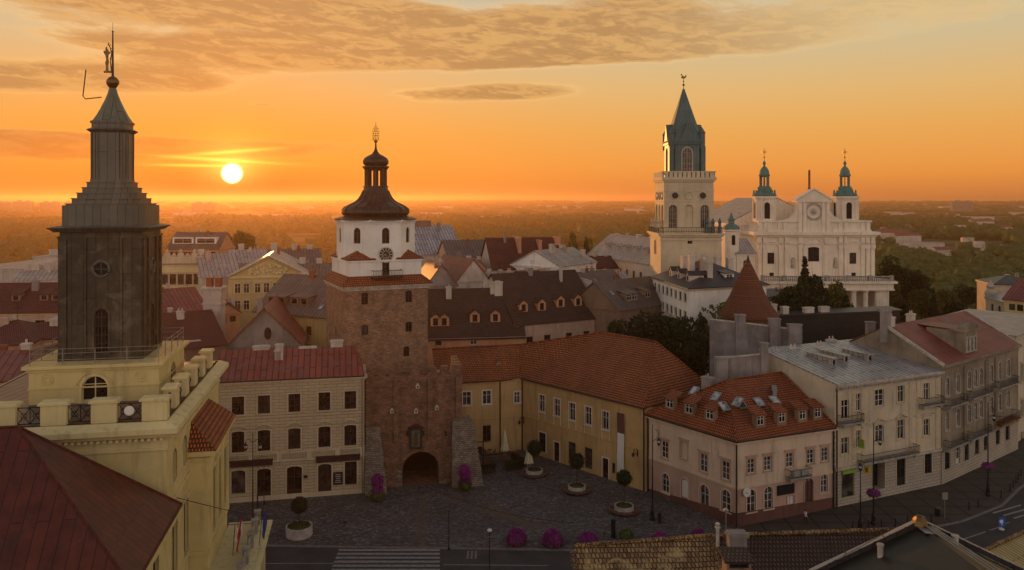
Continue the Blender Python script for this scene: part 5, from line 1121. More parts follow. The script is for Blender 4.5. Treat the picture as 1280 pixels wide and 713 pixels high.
for (u, f, py, sx) in ((.02, .95, 436, 1.1), (.10, .93, 437, 1.2), (.17, .96, 441, 1.0), (.27, .93, 434, 1.5), (.42, .98, 432, 1.1), (.55, .96, 430, 1.2), (.70, 1.0, 424, 1.3), (.12, .55, 447, .5), (.25, .35, 461, .4)):
    q = p0 + e * (u * L) - n * (f * dp); B.chimney(q.x, q.y, 16.3, zat(py, q.y) - (0 if sx > .6 else .6), sx, .8 if sx > .6 else .4, th_, 'old_white' if sx > .6 else 'brick_pot', 2 if sx > 1.1 else 0)
balcony(B, p0, p1, 1046, 1071, zat(525, 105), 1.3); balcony(B, p0, p1, 1147, 1171, zat(505, 110.5), 1.2); balcony(B, p0, p1, 1071, 1140, zat(571, 107), 1.3)
dn = MB(); q = p0 + n * .15 + e * .2; dn.tube([v3(q, .1), v3(q, ze - .3)], .1); B.part(dn, 'downpipe', 'dark_frame')
sign_box(B, p0, p1, 1052, 1068, 588, 592, 'sign_green', 'shop_sign', off=.2)
mb = MB(); u = at_px(p0, p1, 1076); c = p0 + e * u + n * 1.0; mb.box((c.x, c.y, zat(592, c.y)), .12, .9, .9, th_); o = B.part(mb, 'projecting_sign', 'sign_yellow')
text_on(B.t, '8', .7, c - e * .07, n * -1, -e, zat(592, c.y) + .45, 'sign_black', off=.02).parent = o
for k_ in [o]:
    for ch in k_.children: ch.location = Vector((c.x - e.x * .09, c.y - e.y * .09, zat(592, c.y) + .45)) - B.loc; ch.rotation_euler = (math.pi / 2, 0, math.atan2(-n.y, -n.x) + math.pi)
mb = MB(); c = p0 + e * at_px(p0, p1, 1070) + n * .9
for s_ in (-.03, .03): mb.v += []
mb.box((c.x, c.y, zat(560, c.y)), .16, .8, 1.1, th_); B.part(mb, 'green_lantern_sign', 'sign_green')

# ================================================================== SOOTY OLD TENEMENT (red roof, big dormer)
p0, p1 = Vector((60.15, 112.0)), Vector((81, 128.0)); _, e, n, L = frame_of(p0, p1); ze, zr, dp = 16.8, 21.2, 16; p2, p3 = p1 - n * dp, p0 - n * dp; th_ = math.atan2(e.y, e.x)
B = Bld('sooty_tenement', 'soot grey old tenement with red metal roof and a big ornate dormer', 'town house', (*((p0 + p2) / 2), 0), 'sooty_stucco', trim='pale_stone')
wo2 = dict(st='cross', fm='white_frame', gm='glass_curtain', sill=True, arch=True)
gl = MB(); Bs = B.mb; B.mb = gl
B.wall(p0, p1, 0, 4.7, [((1184,), 562, 587, 1.7, dict(st='six', fm='dark_frame', sill=False)), ((1197,), 556, 580, 1.4, dict(st='door', fm='white_frame', sill=False, name='door')), ((1208,), 550, 576, 1.5, dict(st='door', fm='dark_frame', sill=False, name='door')), ((1221, 1232), 546, 568, 1.5, dict(st='door', fm='dark_frame', arch=True, sill=False, name='door')), ((1247, 1259), 535, 556, 1.6, dict(st='six', fm='dark_frame', sill=False, arch=.3))], gl)
B.part(gl, 'ground_storey', 'rusticated_grey'); B.mb = Bs
cs = (1184, 1197, 1211, 1219, 1226, 1239, 1249.5, 1260)
B.wall(p0, p1, 4.7, ze, [(cs, 472, 495, 1.05, wo2), (cs, 515, 538, 1.05, wo2)])
for a, b in ((p1, p2), (p2, p3), (p3, p0)): B.wall(a, b, 0, ze)
m0, m1 = (p0 + p3) / 2, (p1 + p2) / 2
B.mb.face([v3(p3, ze), v3(p0, ze), v3(m0, zr)]); B.mb.face([v3(p1, ze), v3(p2, ze), v3(m1, zr)]); B.finish()
mb = MB(); ring(mb, [p0, p1], ze - .9, ze - .7, .12, False); ring(mb, [p0, p1], ze - .45, ze - .2, .3, False); ring(mb, [p0, p1], ze - .2, ze + .1, .6, False); ring(mb, [p0, p1], 4.6, 4.95, .2, False); ring(mb, [p0, p1], 10.6, 10.85, .15, False)
for px in (1205, 1232, 1244): u = at_px(p0, p1, px); q = p0 + e * u + n * .12; mb.box((q.x, q.y, 5), .7, .24, ze - 6, th_)
B.part(mb, 'cornice', 'sooty_stucco')
o = .5; E_ = ze + .12; zr2 = zr + .15
B.roof([[v3(p0 + n * o + e * .15, E_), v3(p1 + n * o - e * .15, E_), v3(m1 - e * .15, zr2), v3(m0 + e * .15, zr2)], [v3(p2 - n * o, E_), v3(p3 - n * o, E_), v3(m0, zr2), v3(m1, zr2)]], 'dull_red_metal', .14)
for a, m_ in ((p0, m0), (p1, m1)):      # gable copings
    mb = MB()
    for s_ in (-.2, .2):
        pass
    A, M_ = v3(a + n * .4, E_ + .1), v3(m_, zr2 + .25); q = Vector((e.x, e.y, 0)) * .22; mb.slab([A - q, A + q, M_ + q, M_ - q], .4); B.part(mb, 'gable_coping', 'pale_stone')
# ornate three-window dormer
u = at_px(p0, p1, 1217); c = p0 + e * u - n * .35; w_, h_ = 4.2, 3.9; db = MB(); za = ze + .2
a, b = c - e * (w_ / 2), c + e * (w_ / 2); ops = []
Bw = B.wm; tr_ = B.tr
ops = [B.opening(a, b, w_ / 2 + k * 1.15, za + .7, .72, 2.0, 'cross', True, 'white_frame', 'glass_curtain', rv=.2) for k in (-1, 0, 1)]
facade(db, a, b, za - .4, za + h_, [x for x in ops if x]); facade(db, b, b - n * 5.5, za - .4, za + h_ - .2, []); facade(db, a - n * 5.5, a, za - .4, za + h_ - .2, [])
ring(db, [a - n * 2, a, b, b - n * 2], za + h_ - .3, za + h_, .25, False)
pm_ = [a + e * .3, a + e * .3, b - e * .3]; K = 10
cur = [c + e * ((w_ / 2 - .3) * math.cos(math.pi * k / K)) for k in range(K + 1)]
db.face([v3(cur[k], za + h_ + .95 * math.sin(math.pi * k / K)) for k in range(K + 1)])
for k in range(K): db.face([v3(cur[k], za + h_ + .95 * math.sin(math.pi * k / K)), v3(cur[k + 1], za + h_ + .95 * math.sin(math.pi * (k + 1) / K)), v3(cur[k + 1] - n * 1.2, za + h_ + .95 * math.sin(math.pi * (k + 1) / K)), v3(cur[k] - n * 1.2, za + h_ + .95 * math.sin(math.pi * k / K))])
for x in (a + e * .15, b - e * .15): db.box((x.x, x.y, za + h_), .5, .5, .5, th_)
d = B.part(db, 'dormer', 'sooty_stucco'); rr = MB(); rr.slab([v3(a + n * .1, za + h_ - .1), v3(b + n * .1, za + h_ - .1), v3(b - n * 8, za + h_ + .15), v3(a - n * 8, za + h_ + .15)], .1); rr.build('dormer_roof', 'dull_red_metal', B.t).parent = d
for (u, f, py, sx, mt) in ((.0, .5, 388, 1.6, 'grey_plaster'), (.05, .5, 396, 1.2, 'old_white'), (.35, .55, 392, 1.2, 'old_white'), (.98, .5, 398, .9, 'old_white')):
    q = p0 + e * (u * L) - n * (f * dp); B.chimney(q.x, q.y, 19, zat(py, q.y), sx, .9, th_, mt, 2)
balcony(B, p0, p1, 1179, 1201, 11.1); balcony(B, p0, p1, 1207, 1231, 11.2); balcony(B, p0, p1, 1241, 1265, 11.3); balcony(B, p0, p1, 1179, 1201, 5.3); balcony(B, p0, p1, 1207, 1231, 5.3); balcony(B, p0, p1, 1243, 1264, 6.0, 1.4, 'black_iron', 'clay_tile')
# pots of greenery hanging from balconies are part of them
# far right pale block
rect_house('pale_block', 'plain pale block with flat roof at the right edge, beyond the sooty tenement', 1269, 131, 1330, 150, 421, 418, 16, 'beige_plaster', 'pale_metal', 'flat', rows=[((.12, .3, .5), 455, 478, 1.3, dict(hood='flat')), ((.12, .3, .5), 500, 522, 1.3, dict(hood='flat')), ((.12, .3, .5), 540, 558, 1.4, {})], trim='cream_trim')

# ================================================================== PARTY WALLS AND SMALL STRUCTURES BEHIND
def wall_block(name, label, pts, mat, cat, coping='pale_stone', piers=()):
    """free standing wall: pts = [(px, distance, top row)]"""
    P = [P2(a, b) for a, b, c in pts]; Zt = [zat(c, b) for a, b, c in pts]; t = thing(name, label, cat, (*P[0], 0)); mb = MB(); cp = MB()
    for i in range(len(P) - 1):
        q0, e_, n_, L_ = frame_of(P[i], P[i + 1]); a, b = P[i], P[i + 1]; a2, b2 = a - n_ * .5, b - n_ * .5
        mb.face([v3(a, 0), v3(b, 0), v3(b, Zt[i + 1]), v3(a, Zt[i])]); mb.face([v3(b2, 0), v3(a2, 0), v3(a2, Zt[i]), v3(b2, Zt[i + 1])]); mb.face([v3(a2, 0), v3(a, 0), v3(a, Zt[i]), v3(a2, Zt[i])]); mb.face([v3(b, 0), v3(b2, 0), v3(b2, Zt[i + 1]), v3(b, Zt[i + 1])])
        o = .1; cp.slab([v3(a + n_ * o, Zt[i] + .14), v3(b + n_ * o, Zt[i + 1] + .14), v3(b2 - n_ * o, Zt[i + 1] + .14), v3(a2 - n_ * o, Zt[i] + .14)], .14)
    mb.build('wall', mat, t); cp.build('coping', coping, t)
    for px, d, y0, w_ in piers:
        q = P2(px, d); m_ = MB(); z = zat(y0, d); m_.box((q.x, q.y, 0), w_, .9, z - .2); m_.box((q.x, q.y, z - .2), w_ + .2, 1.1, .18); m_.build('pier', mat, t)
    return t
wall_block('party_wall', 'large bare grey party wall below the round brick tower roof', [(887, 127, 400), (950, 124, 407), (1003, 122, 414)], 'party_wall', 'wall', piers=((925, 125.3, 393, 1.5), (968, 123, 398, 1.6), (993, 122, 405, 2.0)))
wall_block('yard_wall', 'low grey stepped wall between orange roof and metal roof', [(893, 114.5, 448), (920, 114, 447), (958, 113, 443)], 'grey_plaster', 'wall', piers=((902, 114, 447, 1.6), (955, 113, 428, 1.0)))
rect_house('dark_shed_roof', 'long dark boarded roof block with pale chimneys behind the grey party wall', 964, 150, 1125, 158, 396, 394.5, 3, 'plank_wall', 'dark_metal_roof', 'mono', chim=((.03, .3, 380, 1.4, .9, 'old_white'), (.12, .3, 383, 1.3, .9, 'old_white'), (.30, .3, 384, 2.0, .9, 'old_white'), (.42, .3, 383, 1.9, .9, 'old_white'), (.86, .2, 386, 1.0, .8, 'grey_plaster')), corn=False, cat='shed')
wall_block('gable_wall', 'beige gable wall rising to the chimney left of the sooty tenement roof', [(1062, 124, 430), (1092, 122.5, 414), (1120, 121, 428)], 'grey_plaster', 'wall', piers=((1088, 122, 402, 1.2),))
# round tower with conical roof
c = P2(935, 148); t = thing('round_tower', 'round brick tower under a tall rust red conical roof', 'tower', (c.x, c.y, 0))
mb = MB(); mb.lathe([(4.6, 0), (4.6, zat(391, 148) - .5), (4.75, zat(391, 148) - .3), (4.75, zat(391, 148) + .3)], 28, (c.x, c.y, 0)); mb.build('wall', 'dark_brick', t)
mb = MB(); mb.lathe([(5.55, zat(395, 148)), (5.3, zat(391, 148)), (4.4, zat(383, 148)), (3.3, zat(370, 148)), (2.2, zat(353, 148)), (1.2, zat(338, 148)), (.35, zat(326.5, 148))], 32, (c.x, c.y, 0)); mb.build('conical_roof', 'clay_cone', t)
mb = MB(); mb.lathe([(.5, zat(328.5, 148)), (.3, zat(325, 148)), (.05, zat(319, 148))], 10, (c.x, c.y, 0)); mb.build('finial', 'dark_frame', t)

# ================================================================== CREAM SQUARE TOWER WITH SPIRE
# front face nearly square to the view, its left face just visible
a_ = R(15.5); u1, u2 = Vector((math.cos(a_), math.sin(a_))), Vector((-math.sin(a_), math.cos(a_)))
u1 = Vector((1.0, 0.0)); u2 = Vector((0.0, 1.0))
k0 = P2(826, 178.0)
def solve_len(px):   # length along u1 from k0 at which column px is met
    r = (px - 640) / F; return (r * k0.y - k0.x) / (u1.x - r * u1.y)
tw = solve_len(902)
def tp_(a, b): return k0 + u1 * a + u2 * b
B = Bld('gothic_tower', 'tall cream square tower with green pointed spire and arched windows', 'tower', (*(tp_(tw / 2, tw / 2)), 0), 'tower_cream', trim='tower_cream')
zA = zat(292, 178); O = [tp_(0, 0), tp_(tw, 0), tp_(tw, tw), tp_(0, tw)]
B.wall(O[0], O[1], 0, zA, [((862.5,), 299, 305, 1.1, dict(st='blank', fm='dark_frame', sur='none', sill=False))])
B.wall(O[3], O[0], 0, zA, [((.5,), 300, 318, 2.2, dict(st='blind', arch=1.1, sill=False))]); B.wall(O[1], O[2], 0, zA); B.wall(O[2], O[3], 0, zA); B.mb.face([v3(p, zA) for p in O]); B.finish('lower_shaft')
mb = MB(); ring(mb, O, zA - 1.6, zA - 1.3, .2); ring(mb, O, zA - .8, zA - .4, .35); ring(mb, O, zA - .4, zA + .02, .7); B.part(mb, 'gallery_cornice', 'tower_cream')
mb = MB()
for i in range(4):
    a, b = O[i], O[(i + 1) % 4]; q0, e_, n_, L_ = frame_of(a, b)
    for z in (.5, 1.3): mb.tube([v3(a + n_ * .3, zA + z), v3(b + n_ * .3, zA + z)], .05, 4)
    for k in range(24): q = q0 + e_ * (L_ * k / 24) + n_ * .3; mb.tube([v3(q, zA), v3(q, zA + 1.3)], .035, 4)
B.part(mb, 'gallery_railing', 'black_iron')
for (a, b, m_) in ((0, .2, 'tower_cream'), (0, .35, 'tower_cream'), (0, .6, 'tower_cream'), (0, .85, 'tower_cream'), (.86, 0, 'copper_spire'), (.97, 0, 'copper_spire'), (.76, 0, 'copper_spire')):
    q = tp_(a * tw + (.1 if a == 0 else 0), b * tw); mb = MB(); mb.lathe([(.45, 0), (.45, 1.0), (.6, 1.1), (.35, 1.6), (.28, 2.1), (.45, 2.5), (.1, 3.4)], 8, (q.x, q.y, zA)); B.part(mb, 'gallery_statue', m_)
i_ = (solve_len(828) + .35); it = tw - solve_len(892); iz = zat(222, 180)
i1, i2 = .9, tw - 1.55; I_ = [tp_(i1, i1), tp_(i2, i1), tp_(i2, i2), tp_(i1, i2)]; Li = i2 - i1
md = MB(); gx = dict(st='grid', arch=1.3, fm='dark_frame', gm='glass_curtain', sill=False)
for k, (a, b) in enumerate(zip(I_, I_[1:] + I_[:1])):
    ops = []
    for f, st_, dm_ in ((.18, 'grid', 0), (.5, 'blind', 0), (.82, 'grid', 0)):
        ops.append(B.opening(a, b, Li * f, zA + 1.2, 1.9, 5.2, st_, .95, 'tower_cream', 'glass_curtain', sill=False, rv=.4))
    facade(md, a, b, zA, iz, [x for x in ops if x])
    q0, e_, n_, L_ = frame_of(a, b)
    for f in (.22, .5, .78):
        c = q0 + e_ * (L_ * f) + n_ * .08; zc = zA + 8.4; md.tube([v3(c + e_ * (.85 * math.cos(t)), zc + .85 * math.sin(t)) for t in [j * math.pi / 8 for j in range(17)]], .14, 5)
        if f != .5: mb = MB(); mb.face([v3(c + e_ * (.75 * math.cos(t)) - n_ * .03, zc + .75 * math.sin(t)) for t in [j * math.pi / 8 for j in range(16)]]); B.part(mb, 'round_window', 'glass')
ring(md, I_, zA + 7, zA + 7.2, .12); ring(md, I_, iz - 1.0, iz - .6, .3); ring(md, I_, iz - .6, iz, .55); ring(md, I_, iz - 3.2, iz - 3.0, .1)
md.face([v3(p, iz) for p in I_])
for i in range(4):     # open parapet
    a, b = I_[i], I_[(i + 1) % 4]; q0, e_, n_, L_ = frame_of(a, b)
    for k in range(11): q = q0 + e_ * (L_ * (k + .5) / 11) + n_ * .2; md.box((q.x, q.y, iz), .75, .4, 1.15, math.atan2(e_.y, e_.x))
    md.box((*(q0 + e_ * (L_ / 2) + n_ * .2), iz + 1.15), L_ + .8, .5, .22, math.atan2(e_.y, e_.x))
B.part(md, 'upper_shaft', 'tower_cream')
cc = tp_((i1 + i2) / 2, (i1 + i2) / 2); r3 = 3.85; z3 = zat(179, 184)
c8 = [cc + u1 * x + u2 * y for x, y in ((-r3 + 1.1, -r3), (r3 - 1.1, -r3), (r3, -r3 + 1.1), (r3, r3 - 1.1), (r3 - 1.1, r3), (-r3 + 1.1, r3), (-r3, r3 - 1.1), (-r3, -r3 + 1.1))]
sm = MB()
for k in range(8):
    a, b = c8[k], c8[(k + 1) % 8]; L_ = (b - a).length; ops = []
    if L_ > 3: ops = [B.opening(a, b, L_ / 2, iz + .8, 2.3, 6.0, 'grid', 1.4, 'tower_cream', 'glass_curtain', sill=False, rv=.3)]
    facade(sm, a, b, iz, z3, ops)
ring(sm, c8, z3 - .5, z3, .3); ring(sm, c8, iz + .2, iz + .7, .25); B.part(sm, 'belfry', 'copper_spire')
sp = MB()
rg = [[v3(cc + (p - cc) * k, z) for p in c8] for k, z in ((1.12, z3), (1.0, z3 + 1.0), (.72, z3 + 3.8), (.36, z3 + 8.4), (.05, zat(111, 184)))]
for a, b in zip(rg, rg[1:]):
    for i in range(8): sp.face([a[i], a[(i + 1) % 8], b[(i + 1) % 8], b[i]])
B.part(sp, 'spire', 'copper_spire')
gb = MB()      # gablets on each face and corner pinnacles
for dx, dy in ((0, -1), (1, 0), (0, 1), (-1, 0)):
    f = u1 * dx + u2 * dy; s_ = u1 * (-dy) + u2 * dx; c = cc + f * (r3 + .25)
    A, Bq, T_ = v3(c - s_ * 1.9, z3 - .1), v3(c + s_ * 1.9, z3 - .1), v3(c, z3 + 4.2); Tb = v3(cc + f * (r3 * .45), z3 + 4.4)
    gb.face([A, Bq, T_]); gb.face([Bq, Tb, T_]); gb.face([A, T_, Tb])
for dx, dy in ((-1, -1), (1, -1), (1, 1), (-1, 1)):
    q = cc + u1 * (dx * (r3 - .45)) + u2 * (dy * (r3 - .45)); gb.lathe([(.75, z3 - 1.5), (.75, z3 + 2.0), (.9, z3 + 2.1), (.05, z3 + 3.4)], 6, (q.x, q.y, 0))
B.part(gb, 'gablet', 'copper_spire')
for dx, dy in ((-1, -1), (1, -1)): q = cc + u1 * (dx * (r3 - .25)) + u2 * (dy * (r3 - .25)); m_ = MB(); m_.box((q.x, q.y, iz), 1.0, 1.0, z3 - iz - 1, math.atan2(u1.y, u1.x)); B.part(m_, 'belfry_pier', 'copper_spire')
fi = MB(); zt = zat(111, 184); fi.tube([(cc.x, cc.y, zt - .5), (cc.x, cc.y, zat(98, 184))], .1); fi.lathe([(0, -.35), (.35, 0), (0, .35)], 10, (cc.x, cc.y, zt + .9)); fi.lathe([(0, -.2), (.2, 0), (0, .2)], 8, (cc.x, cc.y, zt + 1.7)); B.part(fi, 'finial', 'bronze')
ck = MB(); zc = zat(98, 184); pts = [(-.55, .1), (-.3, 0), (.2, 0), (.55, .2), (.7, .75), (.5, .8), (.35, .5), (.1, .45), (-.2, .6), (-.35, 1.0), (-.5, 1.05), (-.72, .9), (-.52, .8), (-.5, .4)]
for s_ in (-1, 1): ck.face([(cc.x + x, cc.y + s_ * .05, zc + z) for x, z in (pts if s_ < 0 else pts[::-1])])
for i in range(len(pts)): a, b = pts[i], pts[(i + 1) % len(pts)]; ck.face([(cc.x + a[0], cc.y - .05, zc + a[1]), (cc.x + a[0], cc.y + .05, zc + a[1]), (cc.x + b[0], cc.y + .05, zc + b[1]), (cc.x + b[0], cc.y - .05, zc + b[1])])
B.part(ck, 'weathercock', 'bronze')

# ================================================================== BAROQUE CATHEDRAL
d0 = 236.0; X0, X1 = (946 - 640) / F * d0, (1093 - 640) / F * d0; zc_ = lambda py: zat(py, d0)
_u = Vector((1, 0)); 
def cp(x, dd=0): return Vector((x, d0 + dd))
def cx(px, dd=0): return (px - 640) / F * d0
B = Bld('cathedral', 'cream baroque cathedral with twin green topped towers and pedimented facade', 'cathedral', ((X0 + X1) / 2, d0 + 10, 0), 'church_cream', trim='church_cream')
z1 = zc_(308); z2 = zc_(349 - 88 + 0) if False else zc_(288)
zE = zc_(290)
def cw(px): return cx(px)
nic = dict(st='blind', arch=.7, sill=False)
hw = dict(st='cross', fm='dark_frame', sill=True, arch=.15)
# lower wall, main order: recessed arches with windows inside
pA, pB = cp(X0), cp(X1)
B.wall(pA, pB, 0, zE, [((963.5, 1066), 316, 330, 2.0, hw), ((1017,), 309, 327, 3.3, dict(hw, arch=.4)), ((991, 1044), 322, 336, 1.5, nic), ((964.5, 1067), 341, 347, 1.3, dict(st='cross', fm='dark_frame', sill=False, sur='none'))])
dpb = 14; qA, qB = cp(X0, dpb), cp(X1, dpb); B.wall(pB, qB, 0, zE); B.wall(qB, qA, 0, zE); B.wall(qA, pA, 0, zE); B.mb.face([v3(p, zE) for p in (pA, pB, qB, qA)]); B.finish('facade_wall')
mb = MB(); O = [pA, pB, qB, qA]
ring(mb, O, zE - 3.6, zE - 3.3, .3); ring(mb, O, zE - 1.6, zE - .9, .4, proj2=.9); ring(mb, O, zE - .9, zE + .02, 1.25); ring(mb, O, z1, z1 + 0, 0)
for k in range(64): x = X0 + .4 + k * (X1 - X0 - .8) / 63; mb.box((x, d0 - .55, zE - 1.55), .25, .5, .6)
B.part(mb, 'cornice', 'church_cream')
pil = MB()
for px in (949, 955.5, 975.5, 983, 1000, 1032, 1050.5, 1057, 1078, 1084, 1090.5): x = cx(px); pil.box((x, d0 - .25, 0), 1.05, .5, zE - 3.7); pil.box((x, d0 - .35, zE - 5.0), 1.4, .7, 1.3); pil.box((x, d0 - .32, zE - 3.3), 1.2, .6, 1.7)
for px, r_, zt_ in ((964.5, 2.4, 302), (1067, 2.4, 302), (1017, 2.9, 298)):
    x = cx(px); zz = zc_(zt_) - r_; pts = [(x - r_, d0 - .12, zc_(350))] + [(x + r_ * math.cos(math.pi - math.pi * k / 12), d0 - .12, zz + r_ * math.sin(math.pi * k / 12)) for k in range(13)] + [(x + r_, d0 - .12, zc_(350))]; pil.tube(pts, .25, 6)
B.part(pil, 'pilasters', 'church_cream')
for px in (991, 1044): x = cx(px); m_ = MB(); m_.lathe([(.45, 0), (.5, .8), (.35, 1.6), (.45, 2.1), (.2, 2.5), (.28, 2.9), (0, 3.2)], 8, (x, d0 + .12, zc_(335))); B.part(m_, 'niche_statue', 'pale_stone')
# attic storey
zT = zc_(276); at_ = MB(); t0, t1 = cp(X0 + .9, .6), cp(X1 - .9, .6); t2, t3 = cp(X1 - .9, 11), cp(X0 + .9, 11); O2 = [t0, t1, t2, t3]
for i in range(4): facade(at_, O2[i], O2[(i + 1) % 4], zE, zT, [])
ring(at_, O2, zT - .5, zT + .02, .35); ring(at_, O2, zE, zE + .6, .25); at_.face([v3(p, zT) for p in O2])
for px in (951, 958, 975, 982, 1000, 1034, 1051, 1058, 1079, 1086): at_.box((cx(px), d0 + .5, zE + .3), 1.1, .5, zT - zE - .9)
B.part(at_, 'attic', 'church_cream')
# central gable with scrolls
g = MB(); gl_, gr_ = cx(998), cx(1037); gz = zc_(250.5)
P_ = [cp(gl_, .3), cp(gr_, .3), cp(gr_, 3.5), cp(gl_, 3.5)]
for i in range(4): facade(g, P_[i], P_[(i + 1) % 4], zE, gz, [])
ring(g, P_, gz - .6, gz, .6); g.face([v3(p, gz) for p in P_]); m_ = (gl_ + gr_) / 2
for y_ in (.1,):
    A_, Bq, T_ = (gl_ - .9, d0 - .2, gz), (gr_ + .9, d0 - .2, gz), (m_, d0 - .2, zc_(236.5)); A2, B2, T2 = [(p[0], d0 + 4, p[2]) for p in (A_, Bq, T_)]
    g.face([A_, Bq, T_]); g.face([Bq, B2, T2, T_]); g.face([A2, A_, T_, T2]); g.face([B2, A2, T2])
    for a, b in ((A_, T_), (Bq, T_)): g.tube([a, b], .28, 6)
for px in (1000.5, 1006, 1029.5, 1035): g.box((cx(px), d0 + .15, zE), 1.0, .5, gz - zE - .5)
for s_, xx in ((-1, gl_), (1, gr_)):
    pts = [Vector((xx + s_ * 5.6 * (1 - math.sin(t)), 0, (zT) + (zc_(257) - zT) * (1 - math.cos(t)))) for t in [k * math.pi / 2 / 8 for k in range(9)]]
    fr = [(p.x, d0 + .6, p.z) for p in pts] + [(xx, d0 + .6, zT)]; bk = [(a, d0 + 1.8, c) for a, b, c in fr]
    g.face(fr if s_ < 0 else fr[::-1]); [g.face([fr[i], bk[i], bk[i + 1], fr[i + 1]]) for i in range(len(fr) - 1)]
B.part(g, 'pediment_gable', 'church_cream')
md = MB(); zc1 = zc_(265); xm = cx(1017.5)
for r_ in (2.5, 2.1): md.tube([(xm + r_ * math.cos(k * math.pi / 14), d0 + .25, zc1 + r_ * math.sin(k * math.pi / 14)) for k in range(29)], .16, 5)
for k in range(12): t = k * math.pi / 6; md.tube([(xm, d0 + .2, zc1), (xm + 1.2 * math.cos(t), d0 + .2, zc1 + 1.2 * math.sin(t))], [.14, .03], 4)
md.lathe([(0, -.5), (.5, 0), (0, .5)], 8, (xm, d0 + .1, zc1)); B.part(md, 'medallion', 'pale_stone')
m_ = MB(); m_.lathe([(.55, zc_(238)), (.4, zc_(235)), (.33, zc_(233)), (.33, zc_(213)), (.1, zc_(211.5))], 8, (cx(1019.5), d0 + 5, 0)); B.part(m_, 'obelisk', 'brick_pot')
# towers
for nm, pl_, pr_ in (('left', 950, 973.5), ('right', 1052, 1078)):
    xl, xr = cx(pl_), cx(pr_); w_ = xr - xl; o_ = [cp(xl, 2), cp(xr, 2), cp(xr, 2 + w_), cp(xl, 2 + w_)]; tz = zc_(245.5); tm = MB()
    c = cp((xl + xr) / 2, 2 + w_ / 2); ch = 1.1
    o8 = [cp(xl + ch, 2), cp(xr - ch, 2), cp(xr, 2 + ch), cp(xr, 2 + w_ - ch), cp(xr - ch, 2 + w_), cp(xl + ch, 2 + w_), cp(xl, 2 + w_ - ch), cp(xl, 2 + ch)]
    for i in range(8):
        a, b = o8[i], o8[(i + 1) % 8]; L_ = (b - a).length; ops = []
        if L_ > 2: ops = [B.opening(a, b, L_ / 2, zT + .5, 1.7, 4.9, 'grid', .85, 'dark_frame', 'void', sill=True, rv=.35)]
        facade(tm, a, b, zT - .02, tz, ops)
    ring(tm, o8, tz - 1.0, tz - .6, .2); ring(tm, o8, tz - .6, tz, .5); ring(tm, o8, zT, zT + .5, .2)
    for i in range(8): q = o8[i]; tm.box((q.x, q.y, zT + .5), .5, .5, tz - zT - 1.6)
    tw_ = B.part(tm, 'bell_tower', 'church_cream')
    dm = MB(); s_ = 1.0; Zc = lambda py: zc_(py)
    dm.lathe([(3.25, Zc(246)), (3.6, Zc(244.5)), (3.2, Zc(242.5)), (2.5, Zc(240.5)), (2.15, Zc(238)), (2.2, Zc(236)), (1.9, Zc(234)), (1.7, Zc(233)), (1.55, Zc(232.5))], 16, (c.x, c.y, 0), math.pi / 16)
    for k in range(8): t = math.pi / 8 + k * math.pi / 4; dm.lathe([(.25, 0), (.42, .5), (.2, 1.0), (.3, 1.35), (.0, 1.8)], 6, (c.x + 3.0 * math.cos(t), c.y + 3.0 * math.sin(t), Zc(244.5)))
    for k in range(8): t = math.pi / 8 + k * math.pi / 4; dm.box((c.x + 1.25 * math.cos(t), c.y + 1.25 * math.sin(t), Zc(232.5)), .3, .3, Zc(219) - Zc(232.5), t)
    dm.lathe([(1.3, Zc(221)), (1.65, Zc(219.5)), (1.7, Zc(218.5)), (1.45, Zc(217)), (1.45, Zc(215)), (1.25, Zc(212)), (.8, Zc(209)), (.35, Zc(207.5)), (.3, Zc(205)), (.5, Zc(203.5)), (.3, Zc(201.5)), (.08, Zc(200))], 12, (c.x, c.y, 0))
    dd_ = dm.build('tower_dome', 'copper_green', B.t); dd_.parent = tw_
    cr = MB(); cr.tube([(c.x, c.y, Zc(201)), (c.x, c.y, Zc(184))], .09, 5); cr.tube([(c.x - .7, c.y, Zc(189)), (c.x + .7, c.y, Zc(189))], .09, 4); cr.lathe([(0, -.3), (.32, 0), (0, .3)], 8, (c.x, c.y, Zc(196))); cr.tube([(c.x + .4 * math.cos(k * math.pi / 5), c.y, Zc(189) + .4 * math.sin(k * math.pi / 5)) for k in range(11)], .05, 4)
    cr.build('cross', 'gold', B.t).parent = tw_
# portico with terrace
mp = MB(); a0, a1 = cx(946) - 1.5, cx(1099); yp = -9.0; zt_ = zc_(348)
pz = zat(352, d0 + yp)
mp.prism([cp(a0, yp), cp(a1, yp), cp(a1, -.0), cp(a0, -.0)], pz - 2.4, pz, True, True); ring(mp, [cp(a0, -.5), cp(a0, yp), cp(a1, yp), cp(a1, -.5)], pz - .6, pz + .03, .8, False); ring(mp, [cp(a0, -.5), cp(a0, yp), cp(a1, yp), cp(a1, -.5)], pz - 2.6, pz - 2.2, .2, False)
mp.prism([cp(cx(1102) - 5.3, yp + .5), cp(cx(1102) - 1.8, yp + .5), cp(cx(1102) - 1.8, -.1), cp(cx(1102) - 5.3, -.1)], 0, pz - 2.4, False)
mp.prism([cp(a0, -1.2), cp(a1 - 4, -1.2), cp(a1 - 4, -.6), cp(a0, -.6)], 0, pz - 2.4, False)
B.part(mp, 'portico', 'church_cream')
for k in range(12):
    x = cx(1083) - .4 - k * 3.35
    m_ = MB(); m_.lathe([(.95, 0), (.95, .5), (.75, .7), (.68, pz - 3.4), (.9, pz - 3.1), (.95, pz - 2.6)], 16, (x, d0 + yp + 1.2, 0)); B.part(m_, 'column', 'church_cream')
bm2 = MB()
for k in range(70): x = a0 + .5 + k * (a1 - a0 - 1) / 69; bm2.lathe([(.14, 0), (.22, .4), (.12, .9), (.17, 1.2)], 5, (x, d0 + yp + .3, pz))
